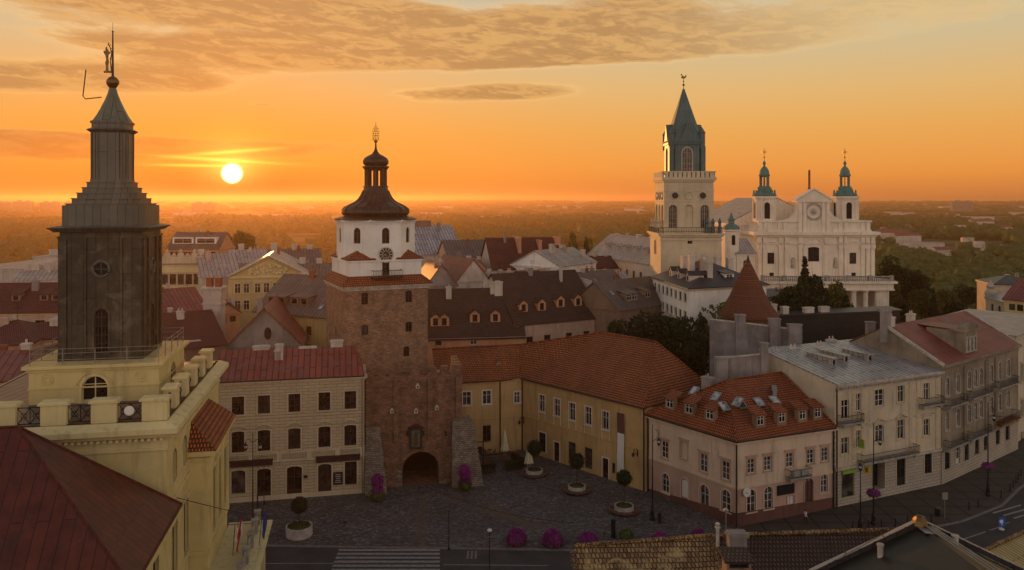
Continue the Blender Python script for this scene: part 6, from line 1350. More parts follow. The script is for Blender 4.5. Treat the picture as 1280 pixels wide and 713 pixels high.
bm2.box(((a0 + a1) / 2, d0 + yp + .3, pz + 1.2), a1 - a0, .6, .3)
for k in range(7): bm2.box((a0 + .5 + k * (a1 - a0 - 1) / 6, d0 + yp + .3, pz), 1.0, .8, 1.65)
B.part(bm2, 'balustrade', 'grey_stone')
# nave behind with its side lantern turret
nv = MB(); n0, n1 = cp(cx(953), 14.1), cp(cx(1040), 14.1); N_ = [n0, n1, cp(cx(1040), 56), cp(cx(953) - 6, 56)]; N_ = [cp(cx(925), 14.1), cp(cx(1058), 14.1), cp(cx(1058), 60), cp(cx(925), 60)]
for i in range(4): facade(nv, N_[i], N_[(i + 1) % 4], 0, zc_(281), [])
ring(nv, N_, zc_(281) - .7, zc_(281), .5); B.part(nv, 'nave_wall', 'church_cream')
zz = zc_(281) - .1; zr_ = zc_(247); a, b, c, d = N_; md_x = (a.x + b.x) / 2
B.roof([[v3(a, zz), v3(d, zz), (md_x, d.y, zr_), (md_x, a.y, zr_)], [v3(b, zz), v3(c, zz), (md_x, c.y, zr_), (md_x, b.y, zr_)]], 'pale_metal', .2, 'nave_roof')
m_ = MB(); m_.face([v3(a, zz), v3(b, zz), (md_x, a.y, zr_ - .3)]); B.part(m_, 'nave_gable', 'church_cream')
tc_ = P2(914, 226); m_ = MB(); m_.lathe([(2.1, 0), (2.1, zat(290, 226)), (2.5, zat(289, 226)), (2.5, zat(287, 226))], 8, (tc_.x, tc_.y, 0), math.pi / 8); tt_ = B.part(m_, 'side_turret', 'church_cream')
m_ = MB(); m_.lathe([(2.5, zat(287, 226)), (2.3, zat(284, 226)), (1.5, zat(281, 226)), (.9, zat(280, 226)), (.9, zat(276, 226)), (1.1, zat(275, 226)), (.7, zat(273, 226)), (.1, zat(266, 226))], 12, (tc_.x, tc_.y, 0)); m_.build('turret_dome', 'copper_green', B.t).parent = tt_
m_ = MB(); tcx = tc_ + Vector((.0, -2.0)); m_.face([(tcx.x + .1 + x, tcx.y - .02, zat(306, 226) + z) for x, z in outline(1.0, 2.8, .5)]); m_.build('turret_window', 'void', B.t).parent = tt_
for (u_, h_) in ((925, 262), (933, 259), (940, 264)): q = P2(u_, 258); B.chimney(q.x, q.y, 20, zat(h_ + 4, 258) , .9, .9, 0, 'brown_wall')
rect_house('chapel', 'low cream chapel wing with sloped roof left of the cathedral facade', 921, 224, 944, 224, 318, 300, 9, 'church_cream', 'pale_metal', 'mono', rows=[((.5,), 325, 340, 1.6, dict(st='cross', arch=True))], corn=True)

# ================================================================== TOWN ROOFS BETWEEN AND BEHIND
RH = rect_house; G_ = 'houses of the old town'
wn = dict(st='cross', fm='dark_frame', sill=True)
wn2 = dict(st='cross', fm='white_frame', gm='glass_curtain')
DK = dict(wall='peach', roof='brown_tile', kind='gable', fm='dark_frame', w=1.9, h=1.55, ww=.95, wh=1.4, dep=3)
# right behind the ochre building
RH('tenement', 'dark brown roofed house with three pairs of pink dormers right behind the brick gate', 520, 152, 655, 155, 424, 362, 15, 'peach', 'brown_tile', rows=[((548,), 425, 432, 1.2, wn), ((592,), 424, 431, 1.3, wn2)], group=G_, trim='dusty_pink',
   dorm=[(545, .22), (556, .22), (595, .28), (621, .28)], dk=DK, chim=((.80, .45, 352, 1.6, 1.2, 'old_white'),))
RH('tenement', 'big brown roofed house with four pink dormers and white firewall behind the ochre building', 645, 156, 751, 166, 406, 341, 20, 'dusty_pink', 'brown_tile', rows=[((662, 684, 711, 733), 421, 434, 1.5, wn)], group=G_, trim='dusty_pink',
   dorm=[(661, .20), (684, .20), (709, .24), (731, .24)], dk=DK)
wall_block('firewall', 'white firewall rising beside the big brown roof', [(700, 178, 340), (712, 176, 345), (738, 172, 352)], 'old_white', 'wall')
wall_block('firewall', 'narrow pale stepped firewall between the two dark brown roofs', [(604, 166, 350), (622, 163, 352), (625, 162.8, 370)], 'old_white', 'wall')
RH('town_house', 'small house with pale metal roof and two arched dormers beside the dark trees', 742, 168, 762, 169, 402, 392, 8, 'old_white', 'pale_metal', 'mono', group=G_, dorm=[(747, .3), (756, .3)], dk=dict(wall='old_white', roof='pale_metal', w=1.3, h=1.2, ww=.7, wh=.9, dep=1.5))
RH('town_house', 'dark brown roofed house with white framed windows and a roof light above the dark tree', 775, 160, 845, 172, 388, 350, 14, 'brown_wall', 'brown_metal', rows=[], group=G_, sky_=[(.1, .55)], dorm=[(794, .22), (801, .22), (818, .25)], dk=dict(wall='brown_wall', roof='brown_metal', kind='shed', w=1.7, h=1.4, ww=1.5, wh=1.2))
RH('town_house', 'long narrow dark roof sloping down beside the dark tree', 738, 176, 790, 186, 372, 340, 12, 'brown_wall', 'brown_metal', group=G_, sky_=[(.4, .6)])
# small gabled houses mid left
RH('gabled_house', 'small grey plaster gable with one oval window left of the pale walls', 533, 172, 571, 174, 357, 331, 14, 'grey_plaster', 'dull_red_metal', 'gfront', rows=[((.5,), 344, 352, .9, dict(wn, arch=.4))], group=G_)
RH('gabled_house', 'white gabled house with red metal roof in the middle of the roofs', 571, 178, 612, 182, 352, 325, 16, 'old_white', 'dull_red_metal', 'gfront', rows=[((.3, .6), 344, 351, 1.2, wn)], group=G_)
RH('flat_roofed_house', 'low pale house with roof terrace clutter right of the small gables', 548, 166, 606, 168, 377, 373, 12, 'old_white', 'pale_metal', 'flat', group=G_, chim=((.2, .3, 365, 1, .8), (.5, .5, 368, 1.3, .9), (.8, .4, 362, 1.1, .8), (.95, .6, 367, .8, .8)))
RH('church_hall', 'large building with blue grey metal roof and white gable right of the white clock storey', 505, 222, 578, 228, 319, 283, 24, 'old_white', 'grey_metal', 'gable', rows=[], z0=0, group=G_, chim=((.25, .5, 276, 13, 1.2, 'brown_wall'),))
RH('renaissance_house', 'house with brown roof behind an ornate scrolled parapet in front of the grey hall', 560, 208, 628, 212, 322, 301, 14, 'dusty_pink', 'brown_metal', rows=[((.2, .5, .8), 327, 335, 1.3, wn)], group=G_)
B = RH('tenement', 'house under a big dark red roof with three white roof fins', 616, 196, 706, 200, 337, 298, 17, 'old_white', 'old_red_tile', group=G_, chim=((.42, .38, 296, .8, 5, 'peach'), (.72, .38, 300, .8, 4, 'peach'), (1.0, .45, 296, 1.4, 3, 'peach')))
RH('tenement', 'white gabled house with pale metal roof right of the dark red roof', 700, 190, 745, 205, 334, 312, 14, 'white_plaster', 'pale_metal', 'gable', group=G_, chim=((.3, .4, 305, 1.2, .9), (.7, .5, 306, 1, .9), (.9, .2, 312, 1, .9)))
RH('tenement', 'pale walls and roofs with antennas below the white gabled house', 692, 184, 748, 190, 352, 344, 12, 'white_plaster', 'pale_metal', 'mono', group=G_, chim=((.2, .6, 335, 1.2, .8), (.6, .6, 338, 1.5, .8), (.9, .6, 340, 1, .8)))
RH('tenement', 'cream house with metal dormers receding towards the cream square tower', 815, 186, 742, 246, 345, 290, 13, 'old_white', 'pale_metal', rows=[], group=G_) if False else None
# long house receding to the tower (front faces left-down)
def strip_house(name, label, pts_front, thick, ye0, dz, wall, roof, rows=(), chim=(), dorm=(), dk={}, sidewall=None):
    return None
RH('long_tenement', 'long cream tenement with pale metal roof and small dormers left of the cream tower', 735, 236, 815, 198, 318, 297, 15, 'old_white', 'pale_metal', rows=[((.15, .25, .35, .45, .55, .65, .75, .85), 330, 338, 1.2, wn), ((.15, .25, .35, .45, .55, .65, .75, .85), 346, 354, 1.2, wn)], group=G_,
   dorm=[(.2, .3), (.35, .3), (.5, .3), (.65, .3), (.8, .3)], dk=dict(wall='old_white', roof='pale_metal', w=1.4, h=1.2, ww=.7, wh=.9), chim=((.1, .5, 292, 1.5, 1), (.45, .5, 293, 1.5, 1), (.7, .5, 296, 1.5, 1)), trim='old_white')
A, Bc, Cc = P2(816, 175), P2(860.5, 152), P2(958, 160); Dd = A + Cc - Bc; ze = 23.2
B = Bld('white_house', 'white corner house with dark hipped roof and warm lit chimneys before the cream tower', 'house', (*Bc, 0), 'white_plaster', G_, 'old_white')
B.wm = 'white_plaster'; B.wall(Bc, Cc, 0, ze, []); B.wall(Cc, Dd, 0, ze); B.wall(Dd, A, 0, ze); B.wall(A, Bc, 0, ze, [((.08, .2, .32, .44, .56, .68, .8, .92), 354, 363, 1.3, wn), ((.08, .2, .32, .44, .56, .68, .8, .92), 374, 383, 1.3, wn)]); B.finish()
mb = MB(); O = [A, Bc, Cc, Dd]; ring(mb, O, ze - .6, ze - .3, .15); ring(mb, O, ze - .3, ze, .45); ring(mb, [A, Bc], 16.5, 16.8, .15, False); B.part(mb, 'cornice', 'tower_cream')
cen = (A + Cc) / 2; dAB = (Bc - A).normalized(); q1_, q2_ = cen - dAB * 4.5, cen + dAB * 4.0; zr = 27.0; ex = [O[i] + (O[i] - cen).normalized() * .7 for i in range(4)]
B.roof([[v3(ex[0], ze), v3(ex[1], ze), v3(q2_, zr), v3(q1_, zr)], [v3(ex[1], ze), v3(ex[2], ze), v3(q2_, zr)], [v3(ex[2], ze), v3(ex[3], ze), v3(q1_, zr), v3(q2_, zr)], [v3(ex[3], ze), v3(ex[0], ze), v3(q1_, zr)]], 'dark_metal_roof', .2)
e = dAB; n = Vector((e.y, -e.x)); th_ = math.atan2(e.y, e.x)
for f in (.32, .55, .78): q = A.lerp(Bc, f) - n * 1.6; B.dormer(q.x, q.y, ze + .9, th_, 1.6, 1.3, 3, 'old_white', 'dark_metal_roof', 'gable', fm='dark_frame', ww=.8, wh=1.0)
e3 = (Cc - Bc).normalized(); q = P2(912, 159); B.dormer(q.x, q.y, ze + .9, math.atan2(e3.y, e3.x), 2.2, 1.3, 3, 'white_plaster', 'dark_metal_roof', 'shed', ww=1.6, wh=1.1)
for px, d, yt, sx in ((855, 166, 320, 1.8), (864, 160, 319, 1.3), (880, 160, 323, 2.0), (886, 158, 327, 1.6), (881, 170, 319, 1.4), (897, 168, 321, 1.5), (912, 168, 322, 1.6)): q = P2(px, d); B.chimney(q.x, q.y, ze + .5, zat(yt, d), sx, 1.1, th_, 'old_white', 2)
RH('white_house', 'low dark roofed wing between conical roof and cathedral portico', 955, 172, 1010, 176, 373, 362, 10, 'white_plaster', 'dark_metal_roof', 'gable', group=G_)
# between the hall tower and the gate
PAL = RH('palace', 'pale yellow palace with a wide carved pediment left of the gate tower', 285, 186, 386, 190, 347, 321, 26, 'warm_yellow', 'pale_metal', 'gfront', rows=[((297, 308, 322, 333, 345, 357, 368), 355, 367, 1.3, dict(wn2, hood='flat')), ((297, 308, 330, 341, 355), 376, 388, 1.3, wn2)], group=G_, trim='townhall_trim', over=.8)
B = PAL; q0, q1 = B.p[0], B.p[1]; _, e, n, L = frame_of(q0, q1); mb = MB(); rr_ = random.Random(5)
for k in range(46):
    u = L * (.5 + rr_.uniform(-.24, .24)); hm = (B.zr - B.ze) * (1 - abs(u / L - .5) * 2) * .72; z = B.ze + .5 + rr_.uniform(0, max(.2, hm - .5)); c = q0 + e * u + n * .1; mb.lathe([(0, -.35), (.35, -.1), (.3, .2), (0, .45)], 6, (c.x, c.y, z))
B.part(mb, 'pediment_relief', 'townhall_trim'); mb = MB(); ap_ = v3((q0 + q1) / 2 + n * .3, B.zr + .1)
for a in (v3(q0 + n * .3, B.ze + .1), v3(q1 + n * .3, B.ze + .1)): mb.tube([a, ap_], .3, 4)
ring(mb, [q0, q1], B.ze - .2, B.ze + .25, .45, False); B.part(mb, 'pediment_moulding', 'townhall_trim')
B = RH('renaissance_house', 'richly decorated cream house with scrolled attic behind the dark hall tower', 196, 192, 256, 193, 331, 329, 14, 'townhall_trim', 'dull_red_metal', 'flat', rows=[((206, 216, 226, 236, 246), 343, 356, 1.5, dict(wn, hood='flat')), ((206, 216, 226, 236, 246), 364, 376, 1.5, wn)], group=G_, trim='cream_trim')
p0, p1 = B.p[0], B.p[1]; mb = MB(); _, e, n, L = frame_of(p0, p1)
for k in range(7):
    c = p0 + e * (L * (k + .5) / 7); hh = 2.6 if k % 2 else 1.7; mb.box((c.x, c.y, B.ze + .2), L / 7 - .25, .4, hh); mb.lathe([(.3, 0), (.45, .4), (.1, .9)], 6, (c.x, c.y, B.ze + hh + .2)); mb.box((c.x - L / 14, c.y, B.ze), .3, .6, 1.9)
B.part(mb, 'scrolled_attic', 'cream_trim')
RH('tenement', 'white and pink house with a light metal roof and skylights beyond the chimney stack', 253, 186, 300, 190, 347, 318, 18, 'old_white', 'pale_metal', rows=[((262, 275, 288), 352, 361, 1.2, wn), ((262, 275, 288), 368, 378, 1.2, wn)], group=G_, sky_=[(.3, .3), (.5, .3), (.7, .3), (.3, .7)], chim=((.1, .5, 312, 1.4, 1),))
RH('tenement', 'house with light roof and row of skylights beyond the pediment', 290, 210, 340, 214, 330, 313, 18, 'dusty_pink', 'pale_metal', rows=[], group=G_, sky_=[(.2, .4), (.4, .4), (.6, .4), (.8, .4)], chim=((.3, .5, 305, 1.5, 1),))
RH('tenement', 'brown roofed house right of the pediment', 336, 212, 402, 216, 331, 312, 16, 'dusty_pink', 'brown_metal', rows=[], group=G_, chim=((.1, .5, 304, 1.6, 1), (.5, .5, 305, 1.4, 1), (.8, .5, 306, 1.5, 1)))
RH('tenement', 'dull roofed house behind the gate tower, lower row', 350, 196, 412, 198, 346, 330, 14, 'warm_yellow', 'brown_metal', 'gable', rows=[], group=G_, chim=((.4, .5, 322, 1.4, 1), (.75, .5, 323, 1.4, 1)))
RH('school_building', 'large brown roofed block with white dormers far behind against the sunset', 209, 268, 273, 268, 312, 291, 16, 'peach', 'brown_metal', rows=[((.1, .2, .3, .4, .5, .6, .7, .8, .9), 315, 319, 1.6, wn)], group=G_, dorm=[(.25, .3), (.7, .3)], dk=dict(wall='white_plaster', roof='brown_metal', w=7, h=2.2, ww=6, wh=1.6, kind='flat'))
RH('yellow_tenement', 'yellow house with grey metal roof and wide dormers left of the brick shaft', 318, 146, 408, 138, 389, 346, 16, 'warm_yellow', 'brown_metal', rows=[((333, 345, 358, 372, 386), 403, 414, 1.3, wn), ((333, 345, 358, 372, 386), 425, 437, 1.3, wn)], group=G_, trim='warm_yellow',
   dorm=[(331, .2), (343, .2), (359, .22), (371, .22)], dk=dict(wall='brown_wall', roof='brown_metal', kind='shed', w=1.9, h=1.2, ww=1.3, wh=.9, fm='dark_frame'), chim=((.85, .45, 342, 2.2, 1.6, 'dusty_pink'),), sky_=[(.85, .2)])
RH('gabled_house', 'grey gable front with a dark oval window and red metal roof behind the cream house', 284, 128, 376, 130, 433, 386, 20, 'grey_plaster', 'dull_red_metal', 'gfront', rows=[], group=G_, over=.5)
c = P2(335, 128); mb = MB(); mb.face([(c.x + .95 * .62 * math.cos(k * math.pi / 8), c.y - .12, zat(417, 128) + 1.0 * math.sin(k * math.pi / 8)) for k in range(16)]); mb.build('oval_window', 'void', [o for o in bpy.data.objects if o.name.startswith('gabled_house')][-1])
RH('tenement', 'large dark red roof between the hall tower and the grey gable', 195, 120, 282, 126, 440, 392, 18, 'brown_wall', 'old_red_tile', rows=[], group=G_, chim=((.28, .3, 418, 1.6, 1.2, 'party_wall'), (.55, .1, 425, 2.2, 1.2, 'old_white')))
RH('tenement', 'rust red roofed house with pale gable behind the hall tower', 205, 150, 262, 156, 398, 362, 16, 'dusty_pink', 'dull_red_metal', rows=[], group=G_, chim=((.25, .4, 372, 5, 1.4, 'dusty_pink'),))
t = thing('chimney_stack', 'tall white chimney stack with two red brick pots above the dark red roof', 'chimney', (*P2(268, 136), 12)); c = P2(268, 136)
mb = MB(); zt = zat(361, 136); mb.box((c.x, c.y, 10), 3.0, 2.2, zt - 10); mb.box((c.x, c.y, zt), 3.6, 2.8, .35); mb.box((c.x, c.y, zt - 2.6), 3.3, 2.5, .3); mb.build('stack', 'old_white', t)
for s_ in (-.75, .75): mb = MB(); mb.box((c.x + s_, c.y, zt + .35), .95, .95, 1.4); mb.box((c.x + s_, c.y, zt + 1.75), 1.1, 1.1, .15); mb.build('chimney_pot', 'brick_pot', t)
# left of the tower
RH('long_roofed_house', 'house under a long dark red roof with three small dormers left of the hall tower', -60, 128, 85, 130, 392, 355, 14, 'dusty_pink', 'old_red_tile', rows=[((15, 50, 70), 401, 411, 1.5, wn)], group=G_, dorm=[(10, .35), (46, .35), (61, .35)], dk=dict(wall='brown_wall', roof='old_red_tile', kind='shed', w=1.3, h=.9, ww=.8, wh=.7, fm='dark_frame', dep=2), trim='warm_yellow')
RH('tenement', 'house under a dark red pyramid roof at the left edge', -40, 106, 38, 108, 434, 402, 14, 'peach', 'old_red_tile', 'hip', rows=[], group=G_, hipf=1)
RH('tenement', 'low dull red metal roof below the dark tower, at the left edge', -80, 84, 62, 87, 482, 440, 14, 'dusty_pink', 'dull_red_metal', 'gable', rows=[], group=G_, chim=((.93, .5, 428, 1.2, 1, 'brown_wall'), (.86, .4, 430, 1.2, 1, 'brown_wall'), (.80, .3, 434, 1, 1, 'brown_wall')))
RH('tenement', 'red roofed house right below the long dark red roof', 36, 112, 86, 113, 425, 404, 10, 'peach', 'old_red_tile', 'gable', rows=[], group=G_, chim=((.4, .4, 398, 1.2, 1), (.8, .5, 400, 1, 1)))
RH('flat_roofed_house', 'pale flat roofed house with white attic walls far left', -40, 200, 40, 196, 336, 330, 22, 'old_white', 'pale_metal', 'mono', rows=[], group=G_, chim=((.6, .8, 321, 3, 1), (.8, .7, 318, 2.5, 1), (.9, .4, 325, 2, 1)))
RH('flat_roofed_house', 'pale grey roofed house left of the dark tower, behind the long red roof', 15, 176, 90, 180, 352, 338, 16, 'old_white', 'pale_metal', 'gable', rows=[], group=G_, chim=((.2, .5, 330, 3, 1), (.5, .5, 328, 2, 1), (.7, .5, 330, 2.5, 1)))
RH('flat_roofed_house', 'white attic walls beside the dark tower', 42, 205, 92, 205, 322, 318, 12, 'old_white', 'pale_metal', 'flat', rows=[], group=G_, chim=((.3, .4, 312, 3.2, 1), (.6, .4, 310, 2, 1), (.8, .4, 314, 2, 1)))
for x0, x1, d, ye_, yr_, wm, rm, ty, lb in ((203, 233, 172, 386, 368, 'dusty_pink', 'old_red_tile', 'gable', 'small pink house with dark red tiles just right of the dark tower'), (234, 261, 167, 394, 378, 'old_white', 'dull_red_metal', 'gfront', 'small white gable squeezed left of the tall chimney stack'), (541, 566, 186, 350, 336, 'old_white', 'old_red_tile', 'gable', 'small white house under dark red tiles beside the white clock storey'),
        (586, 612, 196, 341, 326, 'peach', 'brown_metal', 'gfront', 'small peach gable in front of the dark red roof'), (611, 640, 184, 353, 341, 'old_white', 'pale_metal', 'gable', 'low pale house tucked above the biggest brown roof, left part'), (655, 692, 186, 349, 339, 'dusty_pink', 'clay_tile', 'gable', 'low house with orange tiles below the dark red roof'), (744, 772, 214, 336, 321, 'warm_yellow', 'old_red_tile', 'gable', 'small yellow house with dark red tiles left of the long pale roof'), (756, 790, 192, 356, 341, 'old_white', 'pale_metal', 'gable', 'small pale house below the long cream tenement'),
        (376, 403, 176, 360, 346, 'old_white', 'clay_tile', 'gable', 'small white house with orange tiles touching the brick shaft'), (270, 300, 170, 392, 380, 'peach', 'brown_tile', 'gfront', 'small peach gable beside the chimney pots')):
    RH('small_house', lb, x0, d, x1, d + 2, ye_, yr_, 10, wm, rm, ty, rows=[((.3, .7), ye_ + 4, ye_ + 11, 1.2, wn)], group=G_, chim=((.3, .5, .9, 1.0, .7), (.8, .5, .7, .8, .7)))
# satellite dishes on the low roof
for px, py, r_ in ((27, 481, .55), (35, 487, .42)):
    c = PD(px, py, 82); t = thing('satellite_dish', 'white satellite dish on the low red roof, ' + ('the bigger upper one' if r_ > .5 else 'the smaller lower one'), 'dish', c, 'dishes on the low red roof')
    mb = MB(); K = 14
    M = Matrix.Rotation(R(20), 4, 'Z') @ Matrix.Rotation(R(75), 4, 'X')
    for rr_a, rr_b in ((.0, .5), (.5, 1)):
        for k in range(K):
            a, b = 2 * math.pi * k / K, 2 * math.pi * (k + 1) / K; f = lambda rr, t_: tuple(M @ Vector((r_ * rr * math.cos(t_), r_ * rr * math.sin(t_), .18 * r_ * rr * rr * 2)))
            mb.face([f(rr_a, a), f(rr_b, a), f(rr_b, b), f(rr_a, b)] if rr_a > 0 else [f(0, 0), f(rr_b, a), f(rr_b, b)])
    mb.build('dish', 'white_frame', t, local=True); m2 = MB(); m2.tube([(0, .1, -1.6), (0, .1, 0)], .04); m2.tube([(0, 0, 0), (.1, -.5, -.1)], .02); m2.build('mast', 'zinc', t, local=True)
# far right corner house
B = RH('ornate_corner_house', 'small ornate house with a shaped gable catching the sun beyond the red roofs', 1232, 210, 1262, 196, 372, 358, 14, 'beige_plaster', 'grey_metal', 'mono', rows=[((.3, .6, .85), 380, 390, 1.5, wn)], group=G_, chim=((.85, .5, 344, 1.4, 1.1), (.95, .8, 342, 1.8, 1.1)), trim='cream_trim')
c = B.p[0]; mb = MB(); mb.lathe([(1.3, 0), (1.5, 1.2), (.8, 2.2), (1.1, 2.8), (.3, 4.0), (0, 5)], 8, (c.x + 1.6, c.y + .5, B.ze)); B.part(mb, 'corner_turret', 'pale_stone')
RH('yellow_house', 'yellow house with reddish metal roof at the right edge, beyond the green trees', 1255, 188, 1310, 180, 374, 352, 14, 'warm_yellow', 'dull_red_metal', 'gable', rows=[((1265, 1275), 380, 388, 1.4, wn)], group=G_)
RH('yellow_house', 'dark roofed house at the right edge behind the yellow one', 1243, 214, 1300, 212, 356, 345, 12, 'beige_plaster', 'dark_metal_roof', 'hip', rows=[], group=G_)
# houses scattered in the valley, and blocks on the horizon
vr = random.Random(21)
VAL = [(1112, 292, 520, 30, 'red'), (1132, 298, 505, 22, 'red'), (1098, 303, 520, 8, 'w'), (1147, 312, 430, 9, 'w'), (1165, 305, 480, 16, 'w'), (1182, 312, 450, 20, 'red'), (1160, 318, 420, 8, 'red'), (1240, 308, 470, 14, 'w'), (1218, 273, 900, 46, 'w'), (1226, 279, 820, 30, 'red'), (1212, 284, 760, 14, 'w'), (1270, 268, 1100, 70, 'w'), (1192, 262, 1500, 60, 'w'), (1150, 260, 1700, 50, 'w'), (1252, 288, 660, 20, 'red'), (1120, 268, 1200, 40, 'w'),
       (1108, 372, 300, 8, 'w'), (720, 262, 1500, 60, 'w'), (770, 270, 1100, 34, 'red'), (792, 264, 1400, 40, 'w'), (640, 262, 1600, 50, 'w'), (560, 262, 1500, 44, 'w'), (350, 270, 1000, 40, 'w'), (240, 268, 1000, 44, 'w'), (380, 263, 1500, 70, 'w'), (600, 272, 900, 26, 'red')]
for i in range(44): VAL.append((vr.uniform(1100, 1285), 252 + 60 * vr.random() ** 2.0, 700, vr.uniform(5, 22), vr.choice(('red', 'w', 'w'))) if i < 26 else (vr.uniform(205, 1000), 254 + 26 * vr.random() ** 1.6, 700, vr.uniform(8, 40), vr.choice(('red', 'w', 'w'))))
for i, (px, py, d, w_, k) in enumerate(VAL):
    d0_ = d; d = min(6500, 49000 / (py - 250)); w_ = max(9, w_ * min(3, d / d0_) * .8) if i < 26 else w_ * min(4, max(1, d / 1200)); py = max(py, 256); q = PD(px, py, d); g = terr(q.x, q.y); q.z = g + (8 if w_ < 30 else 11); px_ = px; mats = {'red': ('old_white', 'dull_red_metal'), 'w': ('old_white', 'pale_metal')}[k]
    hw_ = w_ / 2; wd = max(8, w_ * .35); rz = vr.uniform(-.3, .3); M = Matrix.Translation((q.x, q.y, 0)) @ Matrix.Rotation(rz, 4, 'Z')
    t = thing('valley_house', '%s roofed %s house among the %s trees %s' % ({'red': 'reddish', 'w': 'pale'}[k], 'long' if w_ > 25 else 'small', 'hazy far' if d > 700 else 'green valley', 'right of the cathedral' if px > 1095 else ('between gate and cream tower' if px > 500 else 'under the sun')), 'house', (q.x, q.y, g), 'houses far out in the valley')
    mb = MB(); ze_ = q.z - 2; c4 = [M @ Vector(v) for v in ((-hw_, -wd/2, 0), (hw_, -wd/2, 0), (hw_, wd/2, 0), (-hw_, wd/2, 0))]; mb.prism([(c.x, c.y) for c in c4], g - 3, ze_, False); a, b = M @ Vector((-hw_, 0, 0)), M @ Vector((hw_, 0, 0)); zr_ = ze_ + (wd * .28 if k == 'red' else .8)
    mb.face([v3(c4[3], ze_), v3(c4[0], ze_), v3(a, zr_)]); mb.face([v3(c4[1], ze_), v3(c4[2], ze_), v3(b, zr_)]); mb.build('wall', mats[0], t)
    rm_ = MB(); rm_.slab([v3(c4[0], ze_ + .2), v3(c4[1], ze_ + .2), v3(b, zr_ + .2), v3(a, zr_ + .2)], .3); rm_.slab([v3(c4[2], ze_ + .2), v3(c4[3], ze_ + .2), v3(a, zr_ + .2), v3(b, zr_ + .2)], .3); rm_.build('roof', mats[1], t)
for i, (px, w_, py) in enumerate(((4, 18, 253), (29, 24, 252), (62, 24, 253), (88, 14, 253), (255, 30, 254), (1202, 26, 252))):
    d = 3200; q = PD(px, py, d); g = terr(q.x, q.y); t = thing('apartment_block', 'hazy grey apartment block on the horizon, %s' % ('at the left edge' if px < 10 else 'second from the left edge' if px < 40 else 'third from the left edge' if px < 70 else 'hidden mostly by the dark tower' if px < 100 else 'under the low sun' if px < 300 else 'right of the cathedral'), 'apartment block', (q.x, q.y, g), 'blocks on the horizon')
    ww_ = w_ * 3.2; mb = MB(); mb.box((q.x, q.y, g - 4), ww_, 14, q.z - g + 4); mb.box((q.x - ww_ * .2, q.y, q.z), ww_ * .2, 8, 5); mb.box((q.x + ww_ * .25, q.y, q.z), ww_ * .15, 8, 4); mb.build('wall', 'grey_plaster', t)
    m2 = MB()
    for r_ in range(8):
        z_ = g + 2 + r_ * (q.z - g - 3) / 8; m2.box((q.x, q.y - 7.1, z_), ww_ * .92, .2, 1.3)
    m2.build('window_bands', 'glass', t)

# ================================================================== TREES AND WOODS
def crown_mesh(name, seed, rx, rz, n, leaf, mat, blobs=11, cone=False):
    r = np.random.RandomState(seed); bl = []
    for k in range(blobs):
        a = r.uniform(0, 6.28); h = r.uniform(-.75, .9); rad = .62 * math.sqrt(max(.05, 1 - h * h)) * r.uniform(.5, 1.1); bl.append((rad * math.cos(a) * rx, rad * math.sin(a) * rx, h * rz * .8, r.uniform(.28, .52) * rx))
    bl.append((0, 0, 0, .6 * rx)); bl = np.array(bl); w_ = bl[:, 3] ** 2; idx = r.choice(len(bl), n, p=w_ / w_.sum())
    d = r.normal(size=(n, 3)); d /= np.linalg.norm(d, axis=1)[:, None]; rad = r.uniform(.55, 1.08, n) ** .6
    c = bl[idx, :3] + d * (bl[idx, 3] * rad)[:, None] * np.array([1, 1, min(1.2, rz / rx)])
    if cone:
        t = r.uniform(0, 1, n) ** 1.35; tier = t * .6 + .4 * np.floor(t * 11) / 11; rr_ = rx * (1 - tier) * r.uniform(.25, 1.05, n) ** .6; a = r.uniform(0, 6.28, n); a = np.round(a * 1.4) / 1.4 + r.normal(0, .22, n)
        c = np.stack([rr_ * np.cos(a), rr_ * np.sin(a), -rz + 2 * rz * tier + .10 * rz - rr_ * .25 + r.normal(0, .12, n)], 1)
    u = r.normal(size=(n, 3)); u[:, 2] *= .5; u /= np.linalg.norm(u, axis=1)[:, None]; v = np.cross(u, r.normal(size=(n, 3))); v /= np.linalg.norm(v, axis=1)[:, None]; s_ = leaf * r.uniform(.6, 1.3, n)[:, None]
    P_ = np.stack([c - u * s_, c + v * s_ * .6, c + u * s_, c - v * s_ * .6], 1).reshape(-1, 3); me = bpy.data.meshes.new(name)
    me.vertices.add(4 * n); me.vertices.foreach_set('co', P_.astype('f').ravel()); me.loops.add(4 * n); me.loops.foreach_set('vertex_index', np.arange(4 * n, dtype='i')); me.polygons.add(n); me.polygons.foreach_set('loop_start', np.arange(0, 4 * n, 4, dtype='i'))
    me.update(calc_edges=True); me.materials.append(MATS[mat]); return me
CR = {k: [crown_mesh('crown', s * 7 + i, 1.0 if 0 else 4.2, 4.4, 3600, .30, m) for s in range(3)] for i, (k, m) in enumerate((('green', 'leaf_green'), ('dark', 'leaf_dark'), ('olive', 'leaf_olive')))}
CONE = crown_mesh('crown', 5, 3.0, 7.5, 3800, .32, 'leaf_dark', cone=True); CONE_G = crown_mesh('crown', 9, 3.0, 7.5, 3000, .32, 'leaf_green', cone=True)
def trunk_mesh():
    mb = MB(); mb.tube([(0, 0, -3), (.1, 0, 3), (0, .1, 6)], [.38, .30, .2], 8); r = random.Random(4)
    for k in range(7): a = k * .9; z = 3.5 + k * .5; mb.tube([(0, 0, z), (1.1 * math.cos(a), 1.1 * math.sin(a), z + 1.3), (2.4 * math.cos(a), 2.4 * math.sin(a), z + 3.0)], [.16, .1, .04], 5)
    o = mb.build('trunk', 'bark'); me = o.data; bpy.data.objects.remove(o); return me
TR = trunk_mesh(); tn = [0]
